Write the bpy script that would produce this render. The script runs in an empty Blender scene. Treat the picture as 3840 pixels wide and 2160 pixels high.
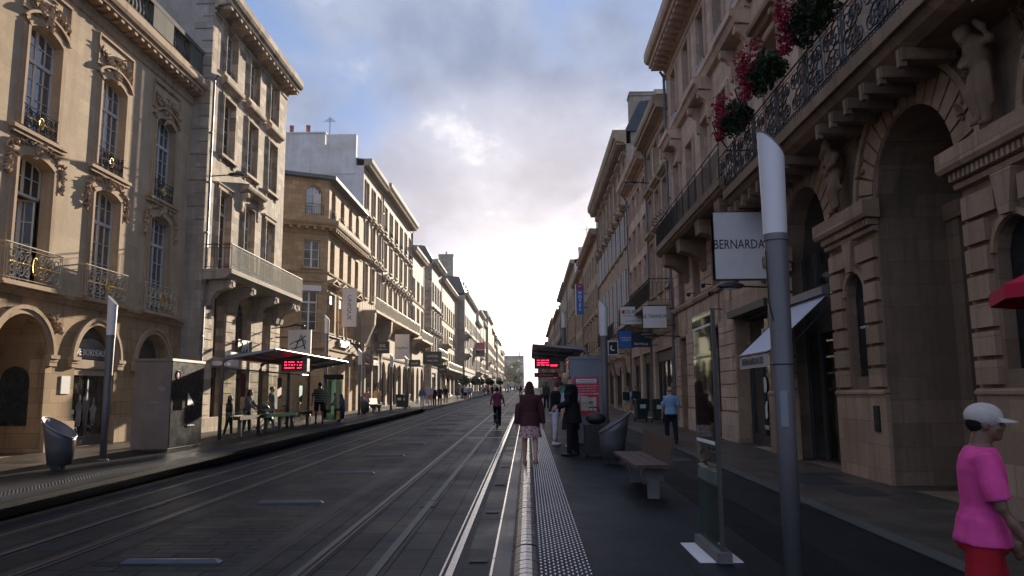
import bpy, bmesh, math, random
from mathutils import Vector, Matrix
R=random.Random(7)
PI=math.pi
sc=bpy.context.scene
COL=sc.collection
GS=0.01181                      # the street climbs gently away from the camera
def G(y): return GS*y
# ------------------------------------------------------------------ materials
MATS={}
def nt(m): return m.node_tree.nodes,m.node_tree.links
def N(ns,t,**k):
    n=ns.new(t)
    for a,b in k.items():
        if a=='op': n.operation=b
        elif a.startswith('i_'):
            key=a[2:]; key=int(key) if key.isdigit() else key.replace('_',' ')
            n.inputs[key].default_value=b
        else: setattr(n,a,b)
    return n
def base_mat(name,col,rough=.6,metal=0.,spec=.5):
    m=bpy.data.materials.new(name); m.use_nodes=True
    b=m.node_tree.nodes['Principled BSDF']
    b.inputs['Base Color'].default_value=(*col,1); b.inputs['Roughness'].default_value=rough
    b.inputs['Metallic'].default_value=metal; b.inputs['Specular IOR Level'].default_value=spec
    MATS[name]=m; return m,b
def mixc(ns,ln,fac,a,b,mode='MIX',f=None):
    n=ns.new('ShaderNodeMix'); n.data_type='RGBA'; n.blend_type=mode
    if fac is not None: ln.new(fac,n.inputs[0])
    else: n.inputs[0].default_value=f if f is not None else .5
    for v,i in ((a,6),(b,7)):
        if isinstance(v,tuple): n.inputs[i].default_value=(*v,1)
        else: ln.new(v,n.inputs[i])
    return n.outputs[2]
def ramp(ns,ln,src,p0,p1,a=(0,0,0),b=(1,1,1)):
    r=ns.new('ShaderNodeValToRGB'); r.color_ramp.elements[0].position=p0; r.color_ramp.elements[1].position=p1
    r.color_ramp.elements[0].color=(*a,1); r.color_ramp.elements[1].color=(*b,1); ln.new(src,r.inputs[0]); return r.outputs[0]
def plain(name,col,rough=.6,metal=0.,var=.25,scale=6.,spec=.5,bump=0.):
    """a surface with uneven wear"""
    m,b=base_mat(name,col,rough,metal,spec); ns,ln=nt(m)
    g=N(ns,'ShaderNodeNewGeometry'); no=N(ns,'ShaderNodeTexNoise',i_Scale=scale,i_Detail=6.,i_Roughness=.65); ln.new(g.outputs['Position'],no.inputs['Vector'])
    d=tuple(c*(1-var) for c in col); l=tuple(min(1,c*(1+var)) for c in col)
    ln.new(ramp(ns,ln,no.outputs['Fac'],.3,.7,d,l),b.inputs['Base Color'])
    r=N(ns,'ShaderNodeMapRange',i_3=max(.02,rough-.1),i_4=min(1,rough+.12)); ln.new(no.outputs['Fac'],r.inputs[0]); ln.new(r.outputs[0],b.inputs['Roughness'])
    if bump:
        bp=N(ns,'ShaderNodeBump',i_Strength=bump,i_Distance=.01); ln.new(no.outputs['Fac'],bp.inputs['Height']); ln.new(bp.outputs[0],b.inputs['Normal'])
    return m
def stone(name,col,bw=.85,bh=.36,joint=.5,dirt=.5,grime=(.05,.045,.04),bumps=.6,mort=.012,vary=.25):
    """ashlar: courses of blocks, blotches, rain streaks"""
    col=(col[0]*1.05,col[1]*.97,col[2]*.89)
    m,b=base_mat(name,col,.85,0,.25); ns,ln=nt(m)
    g=N(ns,'ShaderNodeNewGeometry'); s=N(ns,'ShaderNodeSeparateXYZ'); ln.new(g.outputs['Position'],s.inputs[0])
    ad=N(ns,'ShaderNodeMath',op='ADD'); ln.new(s.outputs[0],ad.inputs[0]); ln.new(s.outputs[1],ad.inputs[1])
    c=N(ns,'ShaderNodeCombineXYZ'); ln.new(ad.outputs[0],c.inputs[0]); ln.new(s.outputs[2],c.inputs[1])
    br=N(ns,'ShaderNodeTexBrick',i_Scale=1.,i_Mortar_Size=mort,i_Brick_Width=bw,i_Row_Height=bh,i_Mortar_Smooth=.3)
    br.inputs['Color1'].default_value=(1,1,1,1); br.inputs['Color2'].default_value=(1-vary,)*3+(1,); br.inputs['Mortar'].default_value=(1-joint,)*3+(1,)
    ln.new(c.outputs[0],br.inputs['Vector'])
    n1=N(ns,'ShaderNodeTexNoise',i_Scale=.9,i_Detail=8.,i_Roughness=.7); ln.new(g.outputs['Position'],n1.inputs['Vector'])
    n2=N(ns,'ShaderNodeTexNoise',i_Scale=14.,i_Detail=5.,i_Roughness=.7); ln.new(g.outputs['Position'],n2.inputs['Vector'])
    mp=N(ns,'ShaderNodeMapping'); mp.inputs['Scale'].default_value=(3.,3.,.22); ln.new(g.outputs['Position'],mp.inputs[0])
    n3=N(ns,'ShaderNodeTexNoise',i_Scale=1.2,i_Detail=6.,i_Roughness=.6); ln.new(mp.outputs[0],n3.inputs['Vector'])
    base=mixc(ns,ln,None,col,br.outputs['Color'],'MULTIPLY',1.)
    base=mixc(ns,ln,ramp(ns,ln,n1.outputs['Fac'],.38,.68),base,tuple(x*y for x,y in zip(col,(.78,.74,.68))),'MIX')
    base2=mixc(ns,ln,None,base,br.outputs['Color'],'MULTIPLY',.8)
    fine=mixc(ns,ln,None,base2,ramp(ns,ln,n2.outputs['Fac'],.2,.7,(.72,.72,.72),(1,1,1)),'MULTIPLY',.8)
    k=N(ns,'ShaderNodeMath',op='MULTIPLY'); k.inputs[1].default_value=dirt; ln.new(ramp(ns,ln,n3.outputs['Fac'],.5,.74),k.inputs[0])
    out=mixc(ns,ln,k.outputs[0],fine,grime)
    ln.new(out,b.inputs['Base Color'])
    h=N(ns,'ShaderNodeMath',op='MULTIPLY_ADD'); h.inputs[1].default_value=.25; ln.new(n2.outputs['Fac'],h.inputs[0]); ln.new(br.outputs['Color'],h.inputs[2])
    bp=N(ns,'ShaderNodeBump',i_Strength=bumps,i_Distance=.015); ln.new(h.outputs[0],bp.inputs['Height']); ln.new(bp.outputs[0],b.inputs['Normal'])
    return m
def paving(name,col,bw,bh,mort,rough,axis=0,vary=.3,joint=.6,stain=.5):
    m,b=base_mat(name,col,rough,0,.10); ns,ln=nt(m)
    g=N(ns,'ShaderNodeNewGeometry'); mp=N(ns,'ShaderNodeMapping'); ln.new(g.outputs['Position'],mp.inputs[0])
    if axis: mp.inputs['Rotation'].default_value=(0,0,PI/2)
    br=N(ns,'ShaderNodeTexBrick',i_Scale=1.,i_Mortar_Size=mort,i_Brick_Width=bw,i_Row_Height=bh,i_Mortar_Smooth=.2)
    br.inputs['Color1'].default_value=(1,1,1,1); br.inputs['Color2'].default_value=(1-vary,)*3+(1,); br.inputs['Mortar'].default_value=(1-joint,)*3+(1,)
    ln.new(mp.outputs[0],br.inputs['Vector'])
    n1=N(ns,'ShaderNodeTexNoise',i_Scale=.45,i_Detail=9.,i_Roughness=.7); ln.new(g.outputs['Position'],n1.inputs['Vector'])
    n2=N(ns,'ShaderNodeTexNoise',i_Scale=60.,i_Detail=4.); ln.new(g.outputs['Position'],n2.inputs['Vector'])
    a=mixc(ns,ln,None,col,br.outputs['Color'],'MULTIPLY',1.)
    a=mixc(ns,ln,None,a,ramp(ns,ln,n1.outputs['Fac'],.35,.7,(1-stain,)*3,(1.15,1.15,1.15)),'MULTIPLY',1.)
    a=mixc(ns,ln,None,a,ramp(ns,ln,n2.outputs['Fac'],.3,.7,(.8,.8,.8),(1.15,1.15,1.15)),'MULTIPLY',1.)
    ln.new(a,b.inputs['Base Color'])
    sp=N(ns,'ShaderNodeMath',op='MULTIPLY'); sp.inputs[1].default_value=.14; ln.new(br.outputs['Color'],sp.inputs[0]); ln.new(sp.outputs[0],b.inputs['Specular IOR Level'])
    r=N(ns,'ShaderNodeMapRange',i_1=.3,i_2=.7,i_3=rough-.04,i_4=rough+.22); ln.new(n1.outputs['Fac'],r.inputs[0]); ln.new(r.outputs[0],b.inputs['Roughness'])
    h=N(ns,'ShaderNodeMath',op='MULTIPLY_ADD'); h.inputs[1].default_value=.3; ln.new(n2.outputs['Fac'],h.inputs[0]); ln.new(br.outputs['Color'],h.inputs[2])
    bp=N(ns,'ShaderNodeBump',i_Strength=.9,i_Distance=.012); ln.new(h.outputs[0],bp.inputs['Height']); ln.new(bp.outputs[0],b.inputs['Normal'])
    return m
def glassy(name,col,rough=.04,spec=.8,wavy=.15):
    m,b=base_mat(name,col,rough,0,spec); ns,ln=nt(m)
    g=N(ns,'ShaderNodeNewGeometry'); no=N(ns,'ShaderNodeTexNoise',i_Scale=1.6,i_Detail=2.); ln.new(g.outputs['Position'],no.inputs['Vector'])
    bp=N(ns,'ShaderNodeBump',i_Strength=wavy,i_Distance=.03); ln.new(no.outputs['Fac'],bp.inputs['Height']); ln.new(bp.outputs[0],b.inputs['Normal'])
    ln.new(ramp(ns,ln,no.outputs['Fac'],.35,.65,tuple(c*.5 for c in col),tuple(min(1,c*1.5) for c in col)),b.inputs['Base Color'])
    return m
def see_through(name,tint,fac):
    m=bpy.data.materials.new(name); m.use_nodes=True; ns,ln=nt(m); ns.clear()
    o=N(ns,'ShaderNodeOutputMaterial'); t=N(ns,'ShaderNodeBsdfTransparent'); t.inputs[0].default_value=(*tint,1)
    g=N(ns,'ShaderNodeBsdfGlossy'); g.inputs['Roughness'].default_value=.03; g.inputs[0].default_value=(.9,1,.95,1)
    fr=N(ns,'ShaderNodeFresnel',i_IOR=1.5); mu=N(ns,'ShaderNodeMath',op='MULTIPLY_ADD'); mu.inputs[1].default_value=.9; mu.inputs[2].default_value=fac; ln.new(fr.outputs[0],mu.inputs[0])
    mx=N(ns,'ShaderNodeMixShader'); ln.new(mu.outputs[0],mx.inputs[0]); ln.new(t.outputs[0],mx.inputs[1]); ln.new(g.outputs[0],mx.inputs[2]); ln.new(mx.outputs[0],o.inputs[0])
    MATS[name]=m; return m
def emit(name,col,st,back=(.02,.02,.02)):
    m,b=base_mat(name,back,.4); b.inputs['Emission Color'].default_value=(*col,1); b.inputs['Emission Strength'].default_value=st; return m
# stones
stone('limestone_ochre',(.52,.43,.31),1.1,.42,.10,.35,(.16,.12,.08),.35,.008,.12)
stone('limestone_ochre_blocks',(.50,.36,.20),.75,.40,.45,.8,(.10,.07,.045),.6,.010,.3)
stone('limestone_weathered',(.64,.55,.44),.62,.30,.35,.9,(.15,.115,.085),.8,.010,.5)
stone('limestone_yellow',(.53,.40,.25),.6,.29,.35,.35,(.15,.11,.07),.5,.010,.22)
stone('limestone_pale',(.48,.40,.31),.9,.36,.18,.4,(.2,.16,.12),.35,.008,.15)
stone('limestone_cream',(.48,.40,.31),.9,.36,.15,.35,(.22,.18,.14),.35,.008,.12)
stone('limestone_grey',(.45,.42,.38),.8,.36,.25,.6,(.12,.11,.10),.45,.010,.2)
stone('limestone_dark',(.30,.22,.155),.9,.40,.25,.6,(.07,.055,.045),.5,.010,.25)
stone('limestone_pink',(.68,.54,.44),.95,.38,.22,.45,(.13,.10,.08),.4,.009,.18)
stone('limestone_brown',(.46,.335,.24),.95,.41,.25,.5,(.10,.075,.055),.5,.010,.25)
stone('rough_render',(.40,.38,.36),30,30,0,.45,(.2,.19,.18),.3,.001,0)
stone('white_render',(.72,.73,.76),30,30,0,.35,(.33,.33,.35),.3,.001,0)
stone('carved_stone',(.46,.35,.24),30,30,0,.6,(.10,.075,.05),.5,.001,0)
stone('carved_stone_dark',(.22,.155,.105),30,30,0,.5,(.08,.06,.045),.5,.001,0)
stone('blackened_stone',(.10,.10,.09),30,30,0,.6,(.03,.035,.03),.6,.001,0)
plain('zinc',(.09,.10,.12),.75,0,.25,2.); plain('slate',(.055,.06,.07),.6,0,.35,3.); plain('roof_tile',(.25,.13,.09),.8,0,.3,5.)
plain('terracotta',(.36,.09,.06),.8,0,.2,6.)
plain('window_paint',(.50,.49,.46),.5,0,.1,4.); plain('window_paint_white',(.72,.71,.68),.45,0,.08,4.); plain('window_paint_dark',(.05,.045,.04),.5,0,.2,4.)
glassy('window_glass',(.025,.040,.065),.05,.5); MATS['window_glass'].node_tree.nodes['Principled BSDF'].inputs['IOR'].default_value=2.6; glassy('window_glass_dim',(.012,.013,.014),.09,.45); glassy('shop_glass',(.03,.028,.022),.04,.8,.3)  # bluish base colour of the window glass stands in for reflected sky
glassy('curtained_glass',(.14,.13,.12),.12,.6)
plain('shutter_paint',(.55,.54,.52),.6,0,.1,5.)
plain('wrought_iron',(.045,.042,.038),.38,.6,.3,8.); plain('sunlit_ironwork',(.88,.83,.66),.5,.05,.1,8.); plain('scroll_ironwork',(.50,.43,.30),.42,.3,.2,8.)  # pale railing and scroll iron have the sun's glare put into their colour
plain('gilding',(.85,.55,.14),.28,.9,.15,8.)
plain('downpipe_zinc',(.16,.16,.17),.5,.4,.2,3.)
# ground
paving('road_setts',(.022,.025,.032),.62,.20,.010,.42,0,.4,.75,.5)
paving('road_slabs',(.021,.024,.030),.9,.34,.010,.44,1,.35,.75,.5)
paving('strip_stone',(.024,.025,.029),1.2,.9,.008,.42,1,.15,.5,.3)
paving('platform_asphalt',(.012,.0135,.017),2.6,2.6,.004,.46,0,.06,.5,.35)
paving('sidewalk_stone',(.11,.09,.07),.9,.55,.007,.34,0,.22,.45,.45)
paving('granite_kerb',(.11,.105,.10),1.2,1.2,.006,.4,1,.15,.5,.3)
plain('dark_kerb_face',(.020,.022,.024),.55,0,.3,3.); plain('ground_soil',(.10,.09,.08),.9,0,.3,1.)
plain('rail_steel',(.34,.32,.31),.24,1.,.15,2.); plain('rail_groove',(.010,.010,.010),.7,0,.2,3.); plain('nosing_metal',(.30,.30,.31),.28,.9,.25,5.); plain('stud_metal',(.52,.52,.54),.30,.9,.1,8.)
plain('concrete_bar',(.11,.12,.135),.35,.4,.15,6.); plain('road_paint',(.45,.45,.44),.5,0,.3,5.)
# furniture
plain('pole_grey',(.13,.122,.124),.42,.2,.12,3.); plain('lamp_opal',(.64,.60,.59),.35,0,.06,2.,.5)
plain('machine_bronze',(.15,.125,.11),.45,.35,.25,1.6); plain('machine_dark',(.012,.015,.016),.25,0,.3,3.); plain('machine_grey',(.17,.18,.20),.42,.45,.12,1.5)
plain('bin_grey',(.105,.102,.108),.42,.4,.15,3.); plain('bench_wood',(.075,.045,.032),.6,0,.6,9.,.3,.3); plain('bench_stone',(.11,.10,.095),.8,0,.2,6.)
plain('shelter_metal',(.17,.17,.175),.4,.5,.12,3.); plain('steel_dark',(.05,.05,.052),.4,.5,.2,4.)
see_through('shelter_glass',(.82,.84,.78),.02); see_through('green_glass',(.30,.46,.42),.03); see_through('roof_glass',(.50,.56,.54),.05)
plain('plastic_dark_green',(.012,.028,.022),.45,0,.2,4.); plain('plastic_black',(.010,.010,.011),.5,0,.2,4.)
plain('white_panel',(.70,.66,.64),.5,0,.06,2.); plain('paper_white',(.62,.61,.58),.7,0,.08,5.); plain('red_poster',(.48,.025,.06),.55,0,.1,3.); plain('dark_red',(.26,.02,.03),.5,0,.1,3.)
plain('blue_sign',(.03,.12,.42),.4,0,.08,3.); plain('navy_sign',(.008,.016,.035),.35,0,.1,3.); plain('black_sign',(.012,.011,.012),.4,0,.1,3.); plain('teal_sign',(.02,.30,.28),.5,0,.1,3.); plain('purple_sign',(.22,.03,.12),.5,0,.1,3.)
plain('ink',(.015,.014,.016),.6,0,.1,3.); plain('white_ink',(.75,.74,.72),.5,0,.05,3.); plain('green_ink',(.0,.22,.17),.5,0,.1,3.); plain('red_ink',(.5,.02,.05),.5,0,.1,3.); plain('blue_ink',(.03,.05,.3),.5,0,.1,3.); plain('gold_ink',(.5,.35,.06),.5,0,.1,3.)
plain('map_paper',(.50,.47,.38),.7,0,.25,9.); plain('awning_cloth',(.52,.53,.60),.8,0,.06,6.,.2); plain('awning_dark',(.05,.05,.055),.8,0,.2,4.); plain('valance_cloth',(.42,.36,.32),.85,0,.06,6.,.2); plain('red_cloth',(.42,.015,.04),.8,0,.1,4.,.2)
emit('led_red',(1,.03,.09),1.4,(.03,0,0)); plain('led_black',(.03,.006,.008),.35,0,.1,3.)
emit('lamp_lit',(1,.85,.65),1.1,(.6,.6,.6))
plain('bark',(.07,.05,.035),.9,0,.3,8.); plain('planter_white',(.45,.44,.42),.6,0,.1,3.)
def leafmat(name,a,b_):
    m,b=base_mat(name,a,.55,0,.3); ns,ln=nt(m); g=N(ns,'ShaderNodeNewGeometry'); no=N(ns,'ShaderNodeTexNoise',i_Scale=7.,i_Detail=3.); ln.new(g.outputs['Position'],no.inputs['Vector'])
    ln.new(ramp(ns,ln,no.outputs['Fac'],.35,.65,a,b_),b.inputs['Base Color']); b.inputs['Subsurface Weight'].default_value=0
leafmat('leaf_dark',(.012,.03,.010),(.035,.07,.02)); leafmat('leaf_olive',(.05,.075,.02),(.12,.14,.04)); leafmat('petal_red',(.20,.008,.02),(.40,.02,.06))
plain('rail_no_glint',(.040,.038,.036),.4,.5,.2,2.); plain('strip_dark',(.030,.030,.032),.5,.1,.2,3.); plain('bar_metal',(.050,.055,.066),.34,.3,.25,6.)  # darker copy of the rail steel: missing sky glint is put into the colour
# people
SK=dict(skin_light=(.42,.23,.16),skin_dark=(.15,.075,.048),skin_tan=(.26,.13,.085))
for k_,c_ in SK.items(): plain(k_,c_,.5,0,.08,9.,.4)
for k_,c_ in dict(hair_brown=(.055,.025,.016),hair_black=(.008,.007,.007),hair_grey=(.22,.18,.15),hair_blond=(.25,.16,.08),
    cloth_maroon=(.060,.022,.022),cloth_black=(.009,.010,.012),cloth_navy=(.014,.018,.028),cloth_white=(.52,.52,.56),cloth_skyblue=(.22,.36,.52),cloth_pink=(.62,.065,.25),cloth_red=(.30,.010,.018),
    cloth_purple=(.14,.025,.06),cloth_grey=(.10,.10,.11),cloth_cap=(.42,.37,.34),cloth_tan=(.40,.30,.18),cloth_rose=(.40,.19,.18),cloth_blue=(.015,.05,.20),cloth_olive=(.035,.045,.03),cloth_yellow=(.45,.40,.15),
    cloth_denim=(.10,.14,.22),cloth_lilac=(.35,.33,.40),leather_black=(.008,.008,.009),shoe_white=(.55,.55,.55),shoe_tan=(.30,.18,.12)).items():
    plain(k_,c_,.42 if 'leather' in k_ else .85,0,.18,9.,.45 if 'leather' in k_ else .2,.25)
def floral():
    m,b=base_mat('cloth_floral',(.4,.25,.25),.85,0,.2); ns,ln=nt(m); g=N(ns,'ShaderNodeNewGeometry'); v=N(ns,'ShaderNodeTexVoronoi',i_Scale=26.); ln.new(g.outputs['Position'],v.inputs['Vector'])
    ln.new(ramp(ns,ln,v.outputs['Distance'],.25,.5,(.16,.05,.07),(.44,.29,.28)),b.inputs['Base Color'])
floral()
def stripes():
    m,b=base_mat('cloth_striped',(.1,.1,.1),.85,0,.2); ns,ln=nt(m); g=N(ns,'ShaderNodeNewGeometry'); s=N(ns,'ShaderNodeSeparateXYZ'); ln.new(g.outputs['Position'],s.inputs[0])
    w=N(ns,'ShaderNodeMath',op='MULTIPLY'); w.inputs[1].default_value=15.; ln.new(s.outputs[2],w.inputs[0]); f=N(ns,'ShaderNodeMath',op='FRACT'); ln.new(w.outputs[0],f.inputs[0])
    ln.new(ramp(ns,ln,f.outputs[0],.68,.74,(.012,.014,.016),(.25,.25,.25)),b.inputs['Base Color'])
stripes()
# ------------------------------------------------------------------ mesh building
class Frame:
    """facade frame: u along the wall, w out of the wall, z up"""
    def __init__(s,ox,oy,ang):   # ang: heading of outward normal
        s.ox,s.oy,s.a=ox,oy,ang; s.nx,s.ny=math.cos(ang),math.sin(ang)
    def P(s,u,w,z): return (s.ox+w*s.nx-u*s.ny, s.oy+w*s.ny+u*s.nx, z)
class FX(Frame):
    """street facade on the plane x=xp, u = world y; side=+1 looks to +x, -1 looks to -x"""
    def __init__(s,xp,side): s.ox,s.oy=xp,0; s.nx=side; s.ny=0; s.side=side; s.a=0 if side>0 else PI
    def P(s,u,w,z): return (s.ox+s.side*w,u,z)
WORLD=type('W',(),{'P':staticmethod(lambda u,w,z:(u,w,z))})()
class MB:
    def __init__(s,fr=WORLD): s.v=[];s.f=[];s.fr=fr
    def p(s,u,w,z): s.v.append(s.fr.P(u,w,z)); return len(s.v)-1
    def poly(s,pts): s.f.append([s.p(*q) for q in pts])
    def box(s,u0,u1,w0,w1,z0,z1):
        i=[s.p(u,w,z) for z in (z0,z1) for w in (w0,w1) for u in (u0,u1)]
        for a in ((0,2,3,1),(4,5,7,6),(0,1,5,4),(2,6,7,3),(0,4,6,2),(1,3,7,5)): s.f.append([i[k] for k in a])
    def prism(s,pl,w0,w1):
        n=len(pl); a=[s.p(u,w0,z) for u,z in pl]; b=[s.p(u,w1,z) for u,z in pl]
        s.f.append(a[::-1]); s.f.append(b)
        for k in range(n): s.f.append([a[k],a[(k+1)%n],b[(k+1)%n],b[k]])
    def sweep(s,pr,u0,u1):     # profile of (w,z) run along u
        n=len(pr); a=[s.p(u0,w,z) for w,z in pr]; b=[s.p(u1,w,z) for w,z in pr]
        s.f.append(a); s.f.append(b[::-1])
        for k in range(n): s.f.append([a[k],b[k],b[(k+1)%n],a[(k+1)%n]])
    def tube(s,pts,r,n=6,closed=False,taper=None):
        P=[Vector(s.fr.P(*q)) for q in pts]; m=len(P); rings=[]
        for i,c in enumerate(P):
            if closed: t=P[(i+1)%m]-P[i-1]
            else: t=P[min(i+1,m-1)]-P[max(i-1,0)]
            if t.length<1e-9: t=Vector((0,0,1))
            t.normalize(); h=Vector((0,0,1)) if abs(t.z)<.9 else Vector((1,0,0)); x=t.cross(h).normalized(); y=t.cross(x)
            rr=r if taper is None else taper[i]
            b=len(s.v); s.v+= [tuple(c+x*rr*math.cos(2*PI*k/n)+y*rr*math.sin(2*PI*k/n)) for k in range(n)]; rings.append(b)
        for i in range(m if closed else m-1):
            a,b=rings[i],rings[(i+1)%m]
            for k in range(n): s.f.append([a+k,a+(k+1)%n,b+(k+1)%n,b+k])
        if not closed: s.f.append([rings[0]+k for k in range(n)][::-1]); s.f.append([rings[-1]+k for k in range(n)])
    def lathe(s,prof,cu,cw,n=12,sq=1.):  # profile of (r,z)
        rs=[]
        for r,z in prof: rs.append([s.p(cu+r*math.cos(2*PI*k/n),cw+sq*r*math.sin(2*PI*k/n),z) for k in range(n)])
        for a,b in zip(rs,rs[1:]):
            for k in range(n): s.f.append([a[k],a[(k+1)%n],b[(k+1)%n],b[k]])
        s.f.append(rs[0][::-1]); s.f.append(rs[-1])
    def blob(s,c,r,rot=None,n=7,m=5,jit=0):
        M=rot or Matrix.Identity(3); c=Vector(s.fr.P(*c)); rs=[]
        top=len(s.v); s.v.append(tuple(c+M@Vector((0,0,r[2]))));
        for j in range(1,m):
            t=PI*j/m; b=len(s.v); rs.append(b)
            for k in range(n):
                f=2*PI*k/n; q=1+(R.random()-.5)*jit
                s.v.append(tuple(c+M@Vector((r[0]*math.sin(t)*math.cos(f)*q,r[1]*math.sin(t)*math.sin(f)*q,r[2]*math.cos(t)*q))))
        bot=len(s.v); s.v.append(tuple(c-M@Vector((0,0,r[2]))))
        for k in range(n): s.f.append([top,rs[0]+k,rs[0]+(k+1)%n]); s.f.append([bot,rs[-1]+(k+1)%n,rs[-1]+k])
        for a,b in zip(rs,rs[1:]):
            for k in range(n): s.f.append([a+k,b+k,b+(k+1)%n,a+(k+1)%n])
    def arcband(s,cu,cz,r0,r1,w0,w1,a0=0,a1=PI,n=14,gap=0,rz=1.):
        for k in range(n):
            t0=a0+(a1-a0)*k/n+gap/2; t1=a0+(a1-a0)*(k+1)/n-gap/2
            s.prism([(cu+r0*math.cos(t0),cz+rz*r0*math.sin(t0)),(cu+r1*math.cos(t0),cz+rz*r1*math.sin(t0)),(cu+r1*math.cos(t1),cz+rz*r1*math.sin(t1)),(cu+r0*math.cos(t1),cz+rz*r0*math.sin(t1))],w0,w1)
    def shear(s):
        s.v=[(x,y,z+G(y)) for x,y,z in s.v]; return s
    def data(s,name,mat,base=(0,0,0),smooth=False):
        me=bpy.data.meshes.new(name); bx,by,bz=base
        me.from_pydata([(x-bx,y-by,z-bz) for x,y,z in s.v],[],s.f); me.update()
        me.materials.append(MATS[mat] if isinstance(mat,str) else mat)
        bm=bmesh.new(); bm.from_mesh(me); bmesh.ops.recalc_face_normals(bm,faces=bm.faces); bm.to_mesh(me); bm.free()
        if smooth:
            me.polygons.foreach_set('use_smooth',[True]*len(me.polygons))
        return me
    def build(s,name,mat,parent=None,smooth=False,base=None):
        """world-space points; parent is an unrotated Empty (or a part of one)"""
        if not s.f: return None
        if base is None: base=tuple(wloc(parent)) if parent else (0,0,0)
        o=bpy.data.objects.new(name,s.data(name,mat,base,smooth)); COL.objects.link(o)
        if parent: o.parent=parent; o.location=Vector(base)-Vector(wloc(parent))
        else: o.location=base
        return o
def wloc(o):
    v=Vector((0,0,0))
    while o: v+=o.location; o=o.parent
    return v
def tag(o,label,cat,group=None,kind=None):
    if label: o['label']=label
    if cat: o['category']=cat
    if group: o['group']=group
    if kind: o['kind']=kind
    return o
def thing(name,loc,label,cat,group=None,rz=0):
    o=bpy.data.objects.new(name,None); COL.objects.link(o); o.location=loc; o.rotation_euler=(0,0,rz); o.empty_display_size=.3
    return tag(o,label,cat,group)
def lpart(mb,name,mat,parent,smooth=False):
    """part given in its parent's own coordinates"""
    o=bpy.data.objects.new(name,mb.data(name,mat,(0,0,0),smooth)); COL.objects.link(o); o.parent=parent; return o
def copy_tree(o,parent=None):
    c=o.copy(); COL.objects.link(c); c.parent=parent
    for ch in list(o.children): copy_tree(ch,c)
    return c
def struct(mb,name,mat,smooth=False): return tag(mb.build(name,mat,smooth=smooth),None,None,kind='structure')
FONT={}
def text_mesh(s,size,depth=.004,bold=0):
    k=(s,size,depth,bold)
    if k in FONT: return FONT[k]
    c=bpy.data.curves.new('t','FONT'); c.body=s; c.size=size; c.extrude=depth; c.offset=bold; c.align_x='CENTER'; c.align_y='CENTER'; c.resolution_u=2
    o=bpy.data.objects.new('t',c); COL.objects.link(o); dg=bpy.context.evaluated_depsgraph_get(); me=bpy.data.meshes.new_from_object(o.evaluated_get(dg))
    bpy.data.objects.remove(o); bpy.data.curves.remove(c); FONT[k]=me; return me
def lettering(s,size,parent,loc,yaw,mat,depth=.004,bold=0,xs=1.,tilt=PI/2,roll=0,name='lettering'):
    """letters whose face looks along heading yaw (world); loc in the parent's coordinates"""
    me=text_mesh(s,size,depth,bold).copy(); me.name=name; me.materials.clear(); me.materials.append(MATS[mat])
    o=bpy.data.objects.new(name,me); COL.objects.link(o); o.parent=parent; o.location=loc
    o.rotation_euler=(tilt,roll,yaw+PI/2); o.scale=(xs,1,1); return o
# ------------------------------------------------------------------ camera, sky, sun
def setup_view():
    f=1930.; cx,cy=1288.,724.5; r=.0075; x,y=1328.-cx,-(991.-cy)
    xu=x*math.cos(r)+y*math.sin(r); yu=-x*math.sin(r)+y*math.cos(r)
    pitch=math.atan(-yu/f); yaw=math.atan(xu/math.hypot(f,yu)); c,s=math.cos(yaw),math.sin(yaw)
    fwd=Vector((-s*math.cos(pitch),c*math.cos(pitch),math.sin(pitch))); rt=Vector((c,s,0)); up=rt.cross(fwd)
    r2=rt*math.cos(r)-up*math.sin(r); u2=rt*math.sin(r)+up*math.cos(r)
    cam=bpy.data.cameras.new('camera'); cam.sensor_width=36; cam.lens=f/2576*36; cam.clip_start=.1; cam.clip_end=6000
    o=bpy.data.objects.new('camera',cam); COL.objects.link(o)
    M=Matrix((r2,u2,-fwd)).transposed().to_4x4(); M.translation=(0,0,1.75); o.matrix_world=M; sc.camera=o
setup_view()
SUN_AZ=math.radians(10.4); SUN_EL=math.radians(12.9)
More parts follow.
